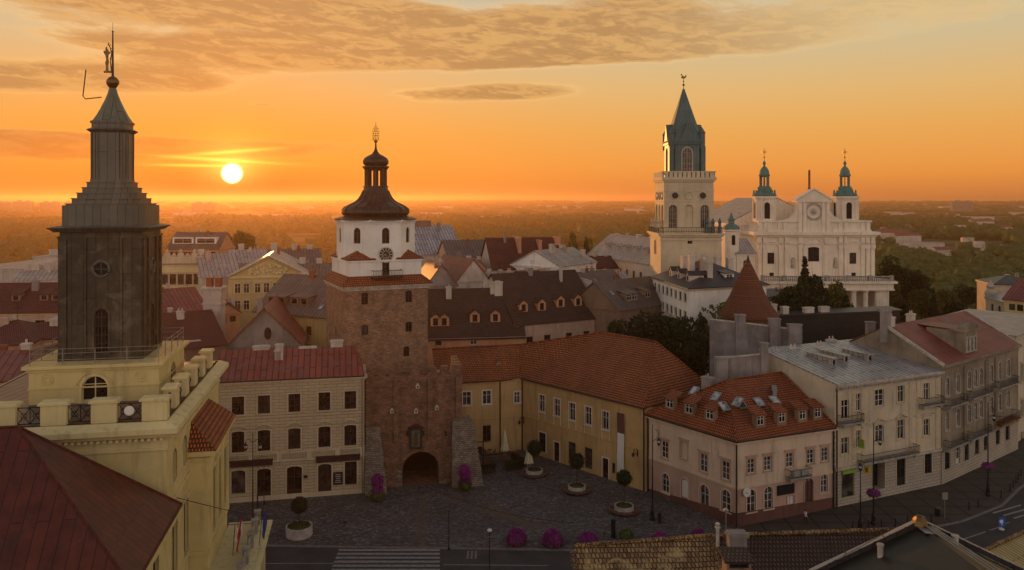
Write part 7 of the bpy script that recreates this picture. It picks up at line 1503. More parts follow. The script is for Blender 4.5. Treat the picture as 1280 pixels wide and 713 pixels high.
def tree(px, ytop, d, wpx, kind, label, group, z0=None, cone=False):
    """a tree whose top shows at row ytop and whose crown is wpx photo pixels wide at distance d"""
    q = PD(px, ytop, d); g = terr(q.x, q.y) if z0 is None else z0; h = q.z - g; tn[0] += 1; k = tn[0]
    t = thing('conifer' if cone else 'tree', label, 'tree', (q.x, q.y, g), group, (k * 1.7) % 6.28)
    rx = wpx * d / F / 2; hc = h * .80 if cone else min(h * .9, max(h * .62, rx * 1.7)); me = (CONE if kind == 'dark' else CONE_G) if cone else CR[kind][k % 3]
    c = bpy.data.objects.new('crown', me); COL.objects.link(c); c.parent = t; bz = 7.5 if cone else 4.4; br_ = 3.0 if cone else 4.2
    c.scale = (rx / br_, rx / br_, hc / 2 / bz / (1.0 if cone else .95)); c.location = (0, 0, h - hc / 2)
    s_ = bpy.data.objects.new('trunk', TR); COL.objects.link(s_); s_.parent = t; s_.scale = (1, 1, max(.2, (h - hc * .3) / 9)); return t
gd = 'dark garden trees behind the ochre building'
for px, y, d, w_, lb in ((772, 406, 147, 52, 'dark round garden tree at the left end of the clump behind the ochre roof'), (800, 393, 150, 66, 'widest dark garden tree behind the ridge of the ochre roof'), (828, 397, 146, 62, 'dark garden tree in the middle of the clump behind the ochre roof'), (852, 402, 142, 54, 'dark garden tree below the white corner house'), (870, 413, 138, 42, 'dark garden tree against the bare grey party wall'), (878, 398, 150, 26, 'small dark tree in front of the white wall'), (762, 385, 166, 22, 'slim dark tree beside the arched metal dormers')):
    tree(px, y, d, w_, 'dark', lb, gd)
gc_ = 'trees in front of the cathedral'
for px, y, d, w_, k, cn, lb in ((1006, 326, 166, 46, 'dark', True, 'tall ragged conifer in front of the cathedral facade'), (984, 346, 163, 54, 'olive', False, 'dark broad tree left of the ragged conifer'), (1014, 350, 161, 60, 'dark', False, 'dark tree at the foot of the ragged conifer'), (1040, 354, 166, 58, 'olive', False, 'dark rounded tree right of the ragged conifer'), (998, 360, 159, 70, 'dark', False, 'low wide dark tree behind the boarded roof'), (1055, 372, 164, 28, 'dark', False, 'small dark tree by the portico columns')):
    tree(px, y, d, w_, k, lb, gc_, cone=cn)
gr = 'trees on the slope right of the cathedral'
for i, (px, y, d, w_, k, cn) in enumerate(((1118, 322, 285, 52, 'dark', 0), (1140, 342, 275, 56, 'dark', 0), (1108, 352, 262, 40, 'olive', 0), (1152, 362, 268, 44, 'olive', 0), (1125, 376, 250, 34, 'dark', 0), (1167, 361, 262, 17, 'dark', 1), (1186, 362, 290, 44, 'olive', 0), (1210, 360, 300, 52, 'dark', 0), (1196, 380, 262, 36, 'dark', 0), (1100, 386, 235, 26, 'dark', 0), (1224, 378, 240, 26, 'olive', 0),
                                             (1215, 396, 190, 40, 'green', 0), (1245, 394, 182, 44, 'green', 0), (1270, 396, 176, 40, 'green', 0), (1236, 404, 168, 36, 'green', 0), (1262, 405, 164, 40, 'green', 0), (1192, 398, 205, 30, 'olive', 0), (1176, 392, 225, 26, 'dark', 0), (1280, 388, 190, 30, 'green', 0))):
    nm = {'dark': 'dark', 'olive': 'olive green', 'green': 'fresh green'}[k]
    lb = 'slim pointed conifer among round trees right of the cathedral' if cn else '%s round tree %s' % (nm, ['largest, touching the cathedral facade edge', 'second from the cathedral, tall', 'beside the portico roof', 'left of the slim conifer', 'low, at the portico corner', '', 'right of the slim conifer', 'broadest beyond the slim conifer', 'low, right of the slim conifer', 'against the portico foot', 'left of the ornate corner house', 'left end of the hedge row above the red roof', 'above the sooty house dormer', 'at the right edge above the red roof', 'just behind the ornate dormer', 'just behind the red roof ridge', 'between red roof and valley', 'behind the chimneys of the red roof', 'cut by the right edge'][i])
    tree(px, y, d, w_, k, lb, gr, cone=bool(cn))
for px, y, d, w_, k, lb in ((302, 277, 330, 42, 'olive', 'large lone tree against the glowing haze right below the sun'), (716, 296, 245, 20, 'olive', 'round tree behind the dark red roof'), (731, 300, 240, 18, 'dark', 'small dark tree behind the pale metal roofs'), (631, 291, 232, 16, 'olive', 'thin tree behind the ornate parapet house'), (740, 303, 250, 14, 'olive', 'tiny tree left of the long pale roof')):
    tree(px, y, d, w_, k, lb, 'trees between the roofs')
# thin sapling before the white wall
c = P2(894, 140); t = thing('sapling', 'thin sparse sapling before the white wall left of the conical roof', 'tree', (c.x, c.y, 10)); mb = MB(); rs = random.Random(2); lv = MB()
zt = zat(381, 140) - 10; mb.tube([(0, 0, 0), (.1, 0, zt * .5), (0, 0, zt)], [.12, .08, .02], 5)
for k in range(16):
    z = zt * .35 + k * zt * .04; a = rs.uniform(0, 6.28); L_ = rs.uniform(1.2, 2.8); e_ = Vector((math.cos(a) * L_, math.sin(a) * .6 * L_, L_ * .6)); mb.tube([(0, 0, z), tuple(Vector((0, 0, z)) + e_)], [.05, .02], 4)
    for j in range(26): f = rs.uniform(.2, 1); p_ = Vector((0, 0, z)) + e_ * f + Vector([rs.uniform(-.3, .3) for _ in range(3)]); s_ = .17; lv.face([p_ + Vector((-s_, 0, 0)), p_ + Vector((0, s_ * .5, -s_)), p_ + Vector((s_, 0, .05)), p_ + Vector((0, 0, s_))])
mb.build('trunk', 'bark', t, local=True); lv.build('leaves', 'leaf_olive', t, local=True)
# far woods: one mass
def woods(name, r0, r1, per, rad, quads, mat, seed, cover, az0=-.72, az1=.74):
    r = np.random.RandomState(seed); A = .5 * (r1 * r1 - r0 * r0) * (az1 - az0); n = int(A / per); rr_ = np.sqrt(r.uniform(r0 * r0, r1 * r1, n)); a = r.uniform(az0, az1, n); x, y = rr_ * np.sin(a), rr_ * np.cos(a)
    den = np.sin(x * .011 + 2) * np.sin(y * .0083 + x * .003) + .6 * np.sin(x * .031 + y * .012) + .5 * np.sin(y * .027 + 1) + r.normal(0, .25, n); keep = den > cover
    for (hx, hy, hr) in HOUSES: keep &= ~(((x - hx) / hr) ** 2 + ((y - hy + hr * .9) / (hr * 1.5)) ** 2 < 1)
    x, y, rr_ = x[keep], y[keep], rr_[keep]; n = len(x)
    z = np.array([terr(a_, b_) for a_, b_ in zip(x, y)]); R_ = rad * r.uniform(.6, 1.35, n); Hh = R_ * (r.uniform(1.1, 1.9, n) if rad < 15 else r.uniform(.35, .6, n))
    import bmesh; b = bmesh.new(); bmesh.ops.create_icosphere(b, subdivisions=2, radius=1); iv = np.array([v.co[:] for v in b.verts]); ifa = np.array([[v.index for v in f.verts] for f in b.faces]); b.free()
    nv = len(iv); jit = 1 + (.28 if rad < 15 else .15) * r.normal(size=(n, nv)); V_ = iv[None] * jit[:, :, None] * np.stack([R_, R_, Hh * .55], 1)[:, None]; V_ = V_ + np.stack([x, y, z + Hh * .5], 1)[:, None]
    Fc = (ifa[None] + (np.arange(n) * nv)[:, None, None]).reshape(-1, 3); V_ = V_.reshape(-1, 3)
    if quads:
        m = n * quads; idx = np.repeat(np.arange(n), quads); d = r.normal(size=(m, 3)); d /= np.linalg.norm(d, axis=1)[:, None]; c = d * np.stack([R_, R_, Hh * .55], 1)[idx] * r.uniform(.9, 1.25, m)[:, None] + np.stack([x, y, z + Hh * .5], 1)[idx]
        s_ = (rad * .17 * r.uniform(.6, 1.3, m))[:, None]; u = r.normal(size=(m, 3)); u /= np.linalg.norm(u, axis=1)[:, None]; v = np.cross(u, d); T3 = np.stack([c - u * s_, c + u * s_, c + v * s_ * 1.3], 1).reshape(-1, 3)
        Fc = np.vstack([Fc, np.arange(3 * m).reshape(-1, 3) + len(V_)]); V_ = np.vstack([V_, T3])
    me = bpy.data.meshes.new(name); nf = len(Fc); me.vertices.add(len(V_)); me.vertices.foreach_set('co', V_.astype('f').ravel()); me.loops.add(3 * nf); me.loops.foreach_set('vertex_index', Fc.astype('i').ravel()); me.polygons.add(nf); me.polygons.foreach_set('loop_start', np.arange(0, 3 * nf, 3, dtype='i')); me.update(calc_edges=True)
    me.materials.append(MATS[mat]); o = bpy.data.objects.new(name, me); COL.objects.link(o); tag(o, kind='stuff'); return o
HOUSES = [(o.location.x, o.location.y, 26 if o.location.y < 800 else 45) for o in bpy.data.objects if o.name.startswith('valley_house')]
m = MATS['leaf_far']
woods('valley_woods', 330, 760, 52, 4.6, 46, 'leaf_far', 3, -.65); woods('far_woods', 760, 2200, 190, 7.5, 16, 'leaf_far', 4, .0); woods('distant_woods', 2000, 8500, 5200, 20, 0, 'leaf_far', 5, .1)
for nm, lb in (('valley_woods', 'dense green woods filling the valley'), ('far_woods', 'hazy woods and hedges beyond the valley'), ('distant_woods', 'distant woods fading towards the horizon')): tag(bpy.data.objects[nm], lb, 'woods')

# ================================================================== SQUARE FURNITURE
def ball_leaves(mb, c, r, n, leaf, seed, flat=1.0, hemi=False):
    rs = random.Random(seed)
    for k in range(n):
        d = Vector((rs.gauss(0, 1), rs.gauss(0, 1), rs.gauss(0, 1))).normalized()
        if hemi: d.z = abs(d.z)
        p = Vector(c) + Vector((d.x * r, d.y * r, d.z * r * flat)) * rs.uniform(.76, 1.0 + .16 * rs.random() ** 2 + .06 * math.sin(d.x * 5 + seed) * math.sin(d.z * 4 + seed * 2)); u = Vector((rs.gauss(0, 1), rs.gauss(0, 1), rs.gauss(0, 1))).normalized(); v = u.cross(d).normalized() * leaf * .7; u = u * leaf
        mb.face([p - u, p + v, p + u, p - v])
def planter_tree(px, py, label, bench=True, h=4.9, rb=1.05, seed=1, ground_z=.12):
    c = G(px, py, ground_z); t = thing('planter_tree', label, 'planter', c, 'ball trees in round planters on the square'); pr_ = 1.25 if bench else 1.55
    mb = MB(); mb.lathe([(pr_ * .94, 0), (pr_, .1), (pr_, .85 if bench else 1.25), (pr_ - .18, .85 if bench else 1.25), (pr_ - .18, .6)], 26, cap=False); mb.build('pot', 'concrete_pot', t, local=True); hp = .85 if bench else 1.25
    mb = MB(); mb.lathe([(pr_ - .15, hp - .18), (.0, hp - .08)], 20, cap=False); mb.build('soil', 'soil', t, local=True); mb = MB(); ball_leaves(mb, (0, 0, hp - .15), pr_ - .1, 700, .10, seed + 9, .28, True); ball_leaves(mb, (0, 0, hp - .15), pr_ * .5, 200, .10, seed + 2, .4, True); mb.build('ground_cover', 'leaf_olive', t, local=True)
    mb = MB(); mb.tube([(0, 0, hp - .2), (.03, .02, h * .5), (0, 0, h - rb * 1.2)], [.075, .06, .05], 7); mb.build('trunk', 'bark', t, local=True)
    mb = MB(); mb.lathe([(0, -rb * .8), (rb * .6, -rb * .5), (rb * .8, 0), (rb * .6, rb * .5), (0, rb * .8)], 14, (0, 0, h - rb)); ball_leaves(mb, (0, 0, h - rb), rb, 1500, .11, seed); mb.build('crown', 'leaf_dark', t, local=True)
    if bench:
        mb = MB()
        for k in range(6):
            a = [k * math.pi / 3 + j * math.pi / 15 + .05 for j in range(5)]
            for r0_ in (1.38, 1.58, 1.78):
                for i in range(4):
                    P_ = [(r * math.cos(t_), r * math.sin(t_)) for r, t_ in ((r0_, a[i]), (r0_ + .15, a[i]), (r0_ + .15, a[i + 1]), (r0_, a[i + 1]))]; mb.prism(P_, .40, .46, True, True)
            aa = a[2]; mb.box((1.6 * math.cos(aa), 1.6 * math.sin(aa), 0), .5, .12, .4, aa)
        mb.lathe([(1.36, .3), (1.96, .3), (1.96, .36), (1.36, .36)], 30, cap=False)
        mb.build('ring_bench', 'bench_wood', t, local=True)
    return t
planter_tree(374, 670, 'ball tree in a plain pale round pot, alone before the cream house', False, 4.6, .95, 3)
planter_tree(668, 594, 'ball tree with ring bench, the farthest, beside the closed cream parasol', True, 5.0, 1.1, 4)
planter_tree(721, 614.5, 'ball tree with ring bench in the middle of the ochre facade', True, 5.2, 1.05, 5)
planter_tree(780, 640, 'ball tree with ring bench, the nearest, by the tall street lamp', True, 5.3, .95, 6)
for i, (px, py, r_, lb) in enumerate(((646, 679, 1.22, 'purple flower dome, leftmost by the kerb'), (691, 681, 1.28, 'purple flower dome, largest, second from the left'), (735, 683, 1.16, 'purple flower dome half hidden by the mossy roof edge'), (825, 683, 1.15, 'purple flower dome peeking over the mossy tiled roof'), (873, 677, 1.0, 'small purple flower dome nearest the pink corner house'))):
    c = G(px, py, .12); t = thing('flower_dome', lb, 'flowers', c, 'purple flower domes by the kerb'); mb = MB(); mb.lathe([(r_ * .9, .0), (r_ * .92, .5), (r_ * .6, 1.0), (0, 1.3)], 18); mb.build('foliage', 'leaf_dark', t, local=True)
    mb = MB(); ball_leaves(mb, (0, 0, .15), r_ * 1.0, 2100, .085, 20 + i, 1.25, True); mb.build('blossoms', 'petal_purple', t, local=True); mb = MB(); ball_leaves(mb, (0, 0, .1), r_ * 1.0, 500, .09, 40 + i, 1.15, True); mb.build('leaves', 'leaf_green', t, local=True)
for i, (px, py, lb) in enumerate(((472, 626, 'tall column of purple flowers left of the gate passage'), (581, 613, 'tall column of purple flowers right of the gate passage'))):
    c = G(px, py, .12); t = thing('flower_column', lb, 'flowers', c, 'flower columns beside the gate'); mb = MB(); mb.lathe([(.55, 0), (.5, .3), (.45, 3.0), (0, 3.3)], 12); mb.build('frame', 'leaf_dark', t, local=True)
    mb = MB(); rs = random.Random(i)
    for z, r_, n in ((.75, .7, 500), (1.5, .78, 600), (2.3, .85, 700), (2.9, .8, 650)): ball_leaves(mb, (rs.uniform(-.1, .1), 0, z), r_, n, .085, i * 9 + int(z * 10), .75)
    mb.build('blossoms', 'petal_purple', t, local=True); mb = MB(); ball_leaves(mb, (0, 0, .7), .95, 700, .11, i + 3, .8); mb.build('leaves', 'leaf_green', t, local=True)
# closed parasols
for i, (px, py, lb, h_) in enumerate(((631, 569.5, 'closed cream parasol near the arched passage', 3.9), (661, 584, 'closed cream parasol beside the farthest ball tree', 3.7))):
    c = G(px, py, .12); t = thing('closed_parasol', lb, 'parasol', c, 'closed parasols of the terrace'); mb = MB(); mb.tube([(0, 0, 0), (0, 0, h_)], .045, 8); mb.lathe([(.4, 0), (.4, .1), (.08, .14)], 10); mb.build('pole', 'zinc', t, local=True)
    mb = MB(); K = 16; prof = [(.06, h_), (.16, h_ - .35), (.30, h_ - 1.1), (.40, h_ - 2.0), (.52, h_ - 2.6), (.60, h_ - 3.0)]; rings = [[((r * (1 + (.28 if k % 2 else -.12) * j / 5)) * math.cos(2 * math.pi * k / K), (r * (1 + (.28 if k % 2 else -.12) * j / 5)) * math.sin(2 * math.pi * k / K), z - (.16 if (k % 2 and j == 5) else 0)) for k in range(K)] for j, (r, z) in enumerate(prof)]
    for a, b in zip(rings, rings[1:]):
        for k in range(K): mb.face([a[k], b[k], b[(k + 1) % K], a[(k + 1) % K]])
    mb.build('canopy', 'parasol_cloth', t, local=True)
# cafe tables and chairs, hedge boxes
def cafe_set(c, rz, lab):
    t = thing('cafe_table', lab, 'table', c, 'cafe tables of the terrace', rz); mb = MB(); mb.lathe([(.38, .70), (.38, .74)], 16); mb.build('tabletop', 'bench_wood', t, local=True); mb = MB(); mb.tube([(0, 0, .02), (0, 0, .7)], .035); mb.lathe([(.22, 0), (.2, .03), (.03, .05)], 10); mb.build('pedestal', 'black_iron', t, local=True); return t
def cafe_chair():
    t = thing('cafe_chair', 'dark slatted cafe chair beside a round terrace table', 'chair', (0, 0, 0), 'cafe chairs of the terrace'); mb = MB()
    for k in range(4): mb.box((0, -.16 + k * .11, .44), .42, .085, .03)
    mb.build('seat', 'bench_wood', t, local=True); mb = MB()
    for k in range(3): mb.box((0, .22, .58 + k * .12), .42, .03, .08)
    mb.build('backrest', 'bench_wood', t, local=True)
    for x in (-.19, .19):
        for y in (-.19, .2): mb = MB(); mb.tube([(x, y, 0), (x, y, .44 if y < 0 else .92)], .018, 5); mb.build('leg', 'black_iron', t, local=True)
    return t
ch0 = cafe_chair(); first = True
spots = [(594, 575), (604, 583), (616, 577), (601, 566), (634, 579), (643, 571), (612, 568)]
names = ['nearest the dark doorway', 'between doorway and hedge box', 'below the dark window', 'against the ochre wall', 'beside the cream parasol', 'next to the arched passage', 'at the terrace middle']
for i, (px, py) in enumerate(spots):
    c = G(px, py, .12); cafe_set(c, i, 'small round cafe table ' + names[i])
    for a in (0, 2.2, 4.1):
        loc = (c.x + .68 * math.cos(a + i), c.y + .68 * math.sin(a + i), .12); rz = a + i - math.pi / 2
        if first: ch0.location = loc; ch0.rotation_euler = (0, 0, rz); first = False
        else: copy_tree(ch0, loc, rz)
for i, (x0, y0, x1, y1, lb) in enumerate(((597, 593, 619, 590, 'dark hedge box on the terrace, left one facing the square'), (632, 589, 652, 586, 'dark hedge box on the terrace, right one facing the square'), (640, 577, 654, 584, 'dark hedge box running to the parasol'), (597, 590, 590, 578, 'dark hedge box beside the stone buttress'))):
    a, b = G(x0, y0, .12), G(x1, y1, .12); t = thing('hedge_box', lb, 'planter box', (a + b) / 2, 'hedge boxes round the terrace', math.atan2(b.y - a.y, b.x - a.x)); L_ = (b - a).length; mb = MB(); mb.box((0, 0, 0), L_, .45, .5); mb.build('box', 'dark_frame', t, local=True); mb = MB(); rs = random.Random(i)
    for k in range(int(L_ * 330)): p = Vector((rs.uniform(-L_ / 2, L_ / 2), rs.uniform(-.28, .28), rs.uniform(.45, 1.25 + .15 * math.sin(k)))); s_ = .09; u = Vector((rs.gauss(0, 1), rs.gauss(0, 1), rs.gauss(0, 1))).normalized() * s_; v = u.orthogonal() ; mb.face([p - u, p + v, p + u, p - v])
    mb.build('foliage', 'leaf_dark', t, local=True)
# canopy frame at the restaurant door
c = G(604, 590, .12); t = thing('menu_stand', 'tall dark post with lamps and a menu board on the terrace', 'sign post', c); mb = MB(); mb.tube([(0, 0, 0), (0, 0, 4.6)], .1); mb.tube([(-.9, 0, 4.4), (.9, 0, 4.4)], .06); mb.lathe([(.3, 0), (.12, .4)], 8); mb.build('post', 'black_iron', t, local=True); mb = MB(); mb.box((-.55, 0, 2.6), .8, .08, 1.1); mb.build('board', 'sign_black', t, local=True)
# street lamps
def lamp(px, py, h_, label, style, basket=None, lz=None):
    c = G(px, py, .12); t = thing('street_lamp', label, 'street lamp', c, 'street lamps'); mb = MB(); k = 1.0
    mb.lathe([(.34, 0), (.34, .25), (.26, .35), (.24, 1.0), (.3, 1.08), (.17, 1.25), (.12, 1.9), (.16, 1.98), (.09, 2.1), (.07, h_ * .55), (.1, h_ * .55 + .1), (.06, h_ * .55 + .2), (.045, h_)], 12); mb.lathe([(0, h_), (.08, h_ + .12), (0, h_ + .3)], 8); mb.build('post', 'black_iron', t, local=True)
    def lantern(x, z):
        m_ = MB(); m_.lathe([(.1, -.35), (.24, -.05), (.24, 0)], 6, (x, 0, z)); m_.lathe([(.3, .3), (.12, .5), (.03, .7)], 6, (x, 0, z)); [m_.tube([(x + .2 * math.cos(a), .2 * math.sin(a), z), (x + .25 * math.cos(a), .25 * math.sin(a), z + .32)], .02, 4) for a in [j * math.pi / 3 for j in range(6)]]; o = m_.build('lantern', 'black_iron', t, local=True)
        m2 = MB(); m2.lathe([(.18, .0), (.22, .3)], 6, (x, 0, z)); g_ = m2.build('lantern_glass', 'white_frame', t, local=True); g_.parent = o
    if style == 'single':
        lantern(0, h_ * .97) if False else None; m_ = MB(); pts = [(0, 0, h_ - 1.6)] + [(.75 * math.sin(a) * 1.0, 0, h_ - .8 - .75 * math.cos(a) + .0) for a in [j * math.pi / 8 for j in range(3, 9)]] + [(1.05 - .6, 0, h_ - .05)]; m_.tube([(0, 0, h_ - 1.9), (.5, 0, h_ - 1.5), (.8, 0, h_ - 1.0), (.7, 0, h_ - .5), (.35, 0, h_ - .35)], .035, 5); m_.build('bracket', 'black_iron', t, local=True); lantern(.8, h_ - 2.0)
    elif style == 'top': lantern(0, h_ + .1)
    elif style == 'double':
        for s_ in (-1, 1): m_ = MB(); m_.tube([(0, 0, h_ - .9), (s_ * .4, 0, h_ - .5), (s_ * .75, 0, h_ - .55), (s_ * .85, 0, h_ - .85)], .035, 5); m_.build('bracket', 'black_iron', t, local=True); lantern(s_ * .85, h_ - 1.5)
    if basket:
        m_ = MB(); m_.lathe([(.15, basket - .35), (.6, basket - .05), (.62, basket)], 12, cap=False); b_ = m_.build('flower_basket', 'black_iron', t, local=True); m_ = MB(); ball_leaves(m_, (0, 0, basket + .12), .8, 1300, .08, int(px), .55); f_ = m_.build('blossoms', 'petal_pink', t, local=True); f_.parent = b_; m_ = MB(); ball_leaves(m_, (0, 0, basket), .78, 400, .09, int(px) + 1, .5); f_ = m_.build('leaves', 'leaf_green', t, local=True); f_.parent = b_
    return t
lamp(316, 674, 12.2, 'tall black street lamp before the cream house, nearest the yellow hall', 'double')
lamp(815.5, 650, 11.6, 'tall black street lamp with one lantern at the pink house corner', 'single')
lamp(1075.5, 663, 7.4, 'short black street lamp on the slabs, left of the flower lamp', 'top')
lamp(1092, 655, 12.0, 'black lamp with pink flower basket in front of the green shop', 'single', 3.7)
lamp(1235, 620, 12.4, 'black lamp with pink flower basket at the far right', 'single', 3.9)
def pole(px, py, h_, lb, extra=None, d=None, r_=.05):
    c = G(px, py, .02) if d is None else Vector(((px - 640) / F * d, d, 0)); t = thing('pole', lb, 'pole', c); mb = MB(); mb.tube([(0, 0, 0), (0, 0, h_)], r_, 8); mb.lathe([(.16, 0), (.12, .3), (.06, .34)], 8); mb.build('shaft', 'black_iron', t, local=True)
    if extra: mb = MB(); mb.lathe([(.05, h_), (.22, h_ + .05), (.25, h_ + .2), (.05, h_ + .3)], 10); mb.build('lamp_head', extra, t, local=True)
    return t
pole(322, 0, 10.3, 'thin dark pole standing on the near side of the road', None, d=81, r_=.07); pole(561, 688, 4.6, 'thin grey pole at the kerb left of the zebra end'); pole(612, 0, 6.0, 'thin pole with a pale lamp head at the road edge', 'sign_white', d=82)
t = pole(335, 655, 6.0, 'lamp post with a ring head before the cream house doors'); mb = MB(); mb.tube([(.9 * math.cos(k * math.pi / 10) - .1, 0, 5.4 + .9 * math.sin(k * math.pi / 10)) for k in range(21)], .03, 4); mb.build('ring', 'black_iron', t, local=True); t.location = G(330, 631, .12)
# bollards
BP = [(300, 470), (390, 465), (465, 455), (545, 450), (615, 435), (685, 415), (750, 425), (965, 352), (1018, 340), (1150, 285), (1200, 247), (1218, 224), (1234, 200), (1247, 182), (1262, 160)]
bo = None
for i, (x, y) in enumerate(BP):
    c = G(1000 + x / 4.571, 560 + y / 4.571, .12)
    if bo is None:
        bo = thing('bollard', 'black iron kerb bollard on the slab pavement at the right', 'bollard', c, 'kerb bollards'); mb = MB(); mb.lathe([(.12, 0), (.12, .12), (.07, .18), (.06, .85), (.09, .88), (.09, .93), (0, 1.05)], 10); mb.build('post', 'black_iron', bo, local=True); WL[bo.name] = c
    else: copy_tree(bo, c)
# black advertising bollards, bicycle, litter bin, signs
for px, py, h_, r_, lb in ((766.5, 672, 2.15, .28, 'thick black pillar beside the bicycle'), (824.5, 654, 1.25, .2, 'short black pillar by the tall lamp')):
    c = G(px, py, .12); t = thing('pillar', lb, 'pillar', c, 'black pillars on the square'); mb = MB(); mb.lathe([(r_ * 1.2, 0), (r_ * 1.2, .12), (r_, .18), (r_, h_ - .2), (r_ * 1.15, h_ - .15), (r_ * 1.15, h_ - .05), (0, h_ + .08)], 14); mb.build('body', 'black_iron', t, local=True)
c = G(763, 671, .12) + Vector((-.1, -.45, 0)); t = thing('bicycle', 'dark bicycle leaning at the thick black pillar', 'bicycle', c, rz=.2)
for x in (-.52, .52):
    mb = MB(); mb.tube([(x + .33 * math.cos(k * math.pi / 10), 0, .34 + .33 * math.sin(k * math.pi / 10)) for k in range(21)], .022, 5); [mb.tube([(x, 0, .34), (x + .32 * math.cos(a), 0, .34 + .32 * math.sin(a))], .005, 3) for a in [k * math.pi / 5 for k in range(10)]]; mb.build('wheel', 'black_iron', t, local=True)
mb = MB(); P_ = dict(r=(-.52, 0, .34), f=(.52, 0, .34), b=(-.05, 0, .3), s=(-.18, 0, .82), h=(.36, 0, .85)); [mb.tube([P_[a], P_[b]], .018, 5) for a, b in (('r', 'b'), ('b', 's'), ('r', 's'), ('s', 'h'), ('b', 'h'), ('h', 'f'))]; mb.build('frame', 'zinc', t, local=True)
mb = MB(); mb.tube([(.36, 0, .85), (.34, 0, 1.0)], .016); mb.tube([(.25, -.25, 1.02), (.38, -.1, 1.0), (.38, .1, 1.0), (.25, .25, 1.02)], .014); mb.build('handlebar', 'black_iron', t, local=True); mb = MB(); mb.box((-.2, 0, .88), .26, .12, .05); mb.tube([(-.18, 0, .8), (-.19, 0, .9)], .015); mb.build('saddle', 'dark_frame', t, local=True)
c = G(783, 677, .12); t = thing('shrub_pot', 'low leafy green plant tub at the mossy roof edge', 'plant', c); mb = MB(); mb.lathe([(.5, 0), (.6, .5), (.5, .5)], 14); mb.build('tub', 'concrete_pot', t, local=True); mb = MB(); ball_leaves(mb, (0, 0, .75), .85, 700, .13, 5, .7); mb.build('foliage', 'leaf_green', t, local=True)
c = G(1181, 648, .12); t = thing('street_sign', 'small blank round sign on a thin post by the pavement', 'road sign', c); mb = MB(); mb.tube([(0, 0, 0), (0, 0, 3.0)], .035); mb.build('post', 'zinc', t, local=True); mb = MB(); mb.box((0, -.06, 2.35), .7, .04, .9); mb.build('plate', 'zinc', t, local=True)
c = G(1172, 645, .12); t = thing('litter_bin', 'dark litter bin beside the thin sign post', 'litter bin', c); mb = MB(); mb.lathe([(.32, 0), (.36, .9), (.3, 1.0)], 12); mb.build('body', 'black_iron', t, local=True); mb = MB(); mb.lathe([(.4, 1.02), (.3, 1.15), (0, 1.2)], 12); mb.build('lid', 'maroon_plinth', t, local=True)
c = G(1252, 662, .02); t = thing('road_sign', 'blue round road sign plate with a white arrow on the traffic island', 'road sign', c); mb = MB(); mb.tube([(0, 0, 0), (0, 0, .9)], .04); mb.lathe([(.3, 0), (.28, .12)], 12); mb.build('post', 'white_frame', t, local=True)
mb = MB(); mb.box((0, -.06, .35), .8, .06, 1.15); mb.build('plate', 'sign_blue', t, local=True); mb = MB(); mb.face([(-.08 + .24 * math.cos(k * math.pi / 8), -.105, 1.0 + .24 * math.sin(k * math.pi / 8)) for k in range(16)]); mb.face([(-.05, -.1055, .55), (.05, -.1055, .55), (.05, -.1055, .9), (-.05, -.1055, .9)]); mb.build('arrow', 'sign_white', t, local=True)
for (px, py, r_) in ((431, 653, .32),): 
    c = G(px, py, .127); mb = MB(); mb.lathe([(r_, 0), (r_, .012)], 16, c); tag(mb.build('manhole_cover', 'black_iron'), 'dark iron manhole cover in the cobbles before the zebra', 'manhole cover')
# wall brackets on the ochre facade
c1, c2, e, n, L = OCH
for px, py, lb in ((652, 527, 'black bracket lantern on the ochre wall beside the arched passage'), (797, 567, 'black bracket lantern on the ochre wall beside the banner')):
    u = at_px(c1, c2, px) if px > 660 else .35; q = c1 + e * u; z = zat(py, q.y); t = thing('wall_lamp', lb, 'wall lamp', (q.x, q.y, z), 'bracket lanterns on the ochre wall', math.atan2(e.y, e.x)); mb = MB(); mb.tube([(0, -.02, .5), (0, -.5, .75), (0, -.9, .6), (0, -.95, .3)], .035); mb.tube([(0, -.02, -.3), (0, -.7, .5)], .025); mb.box((0, -.03, -.4), .16, .05, 1.1); mb.build('bracket', 'black_iron', t, local=True)
    mb = MB(); mb.lathe([(.08, -.3), (.2, 0), (.28, .05), (.05, .3)], 6, (0, -.95, 0)); mb.build('lantern', 'black_iron', t, local=True)
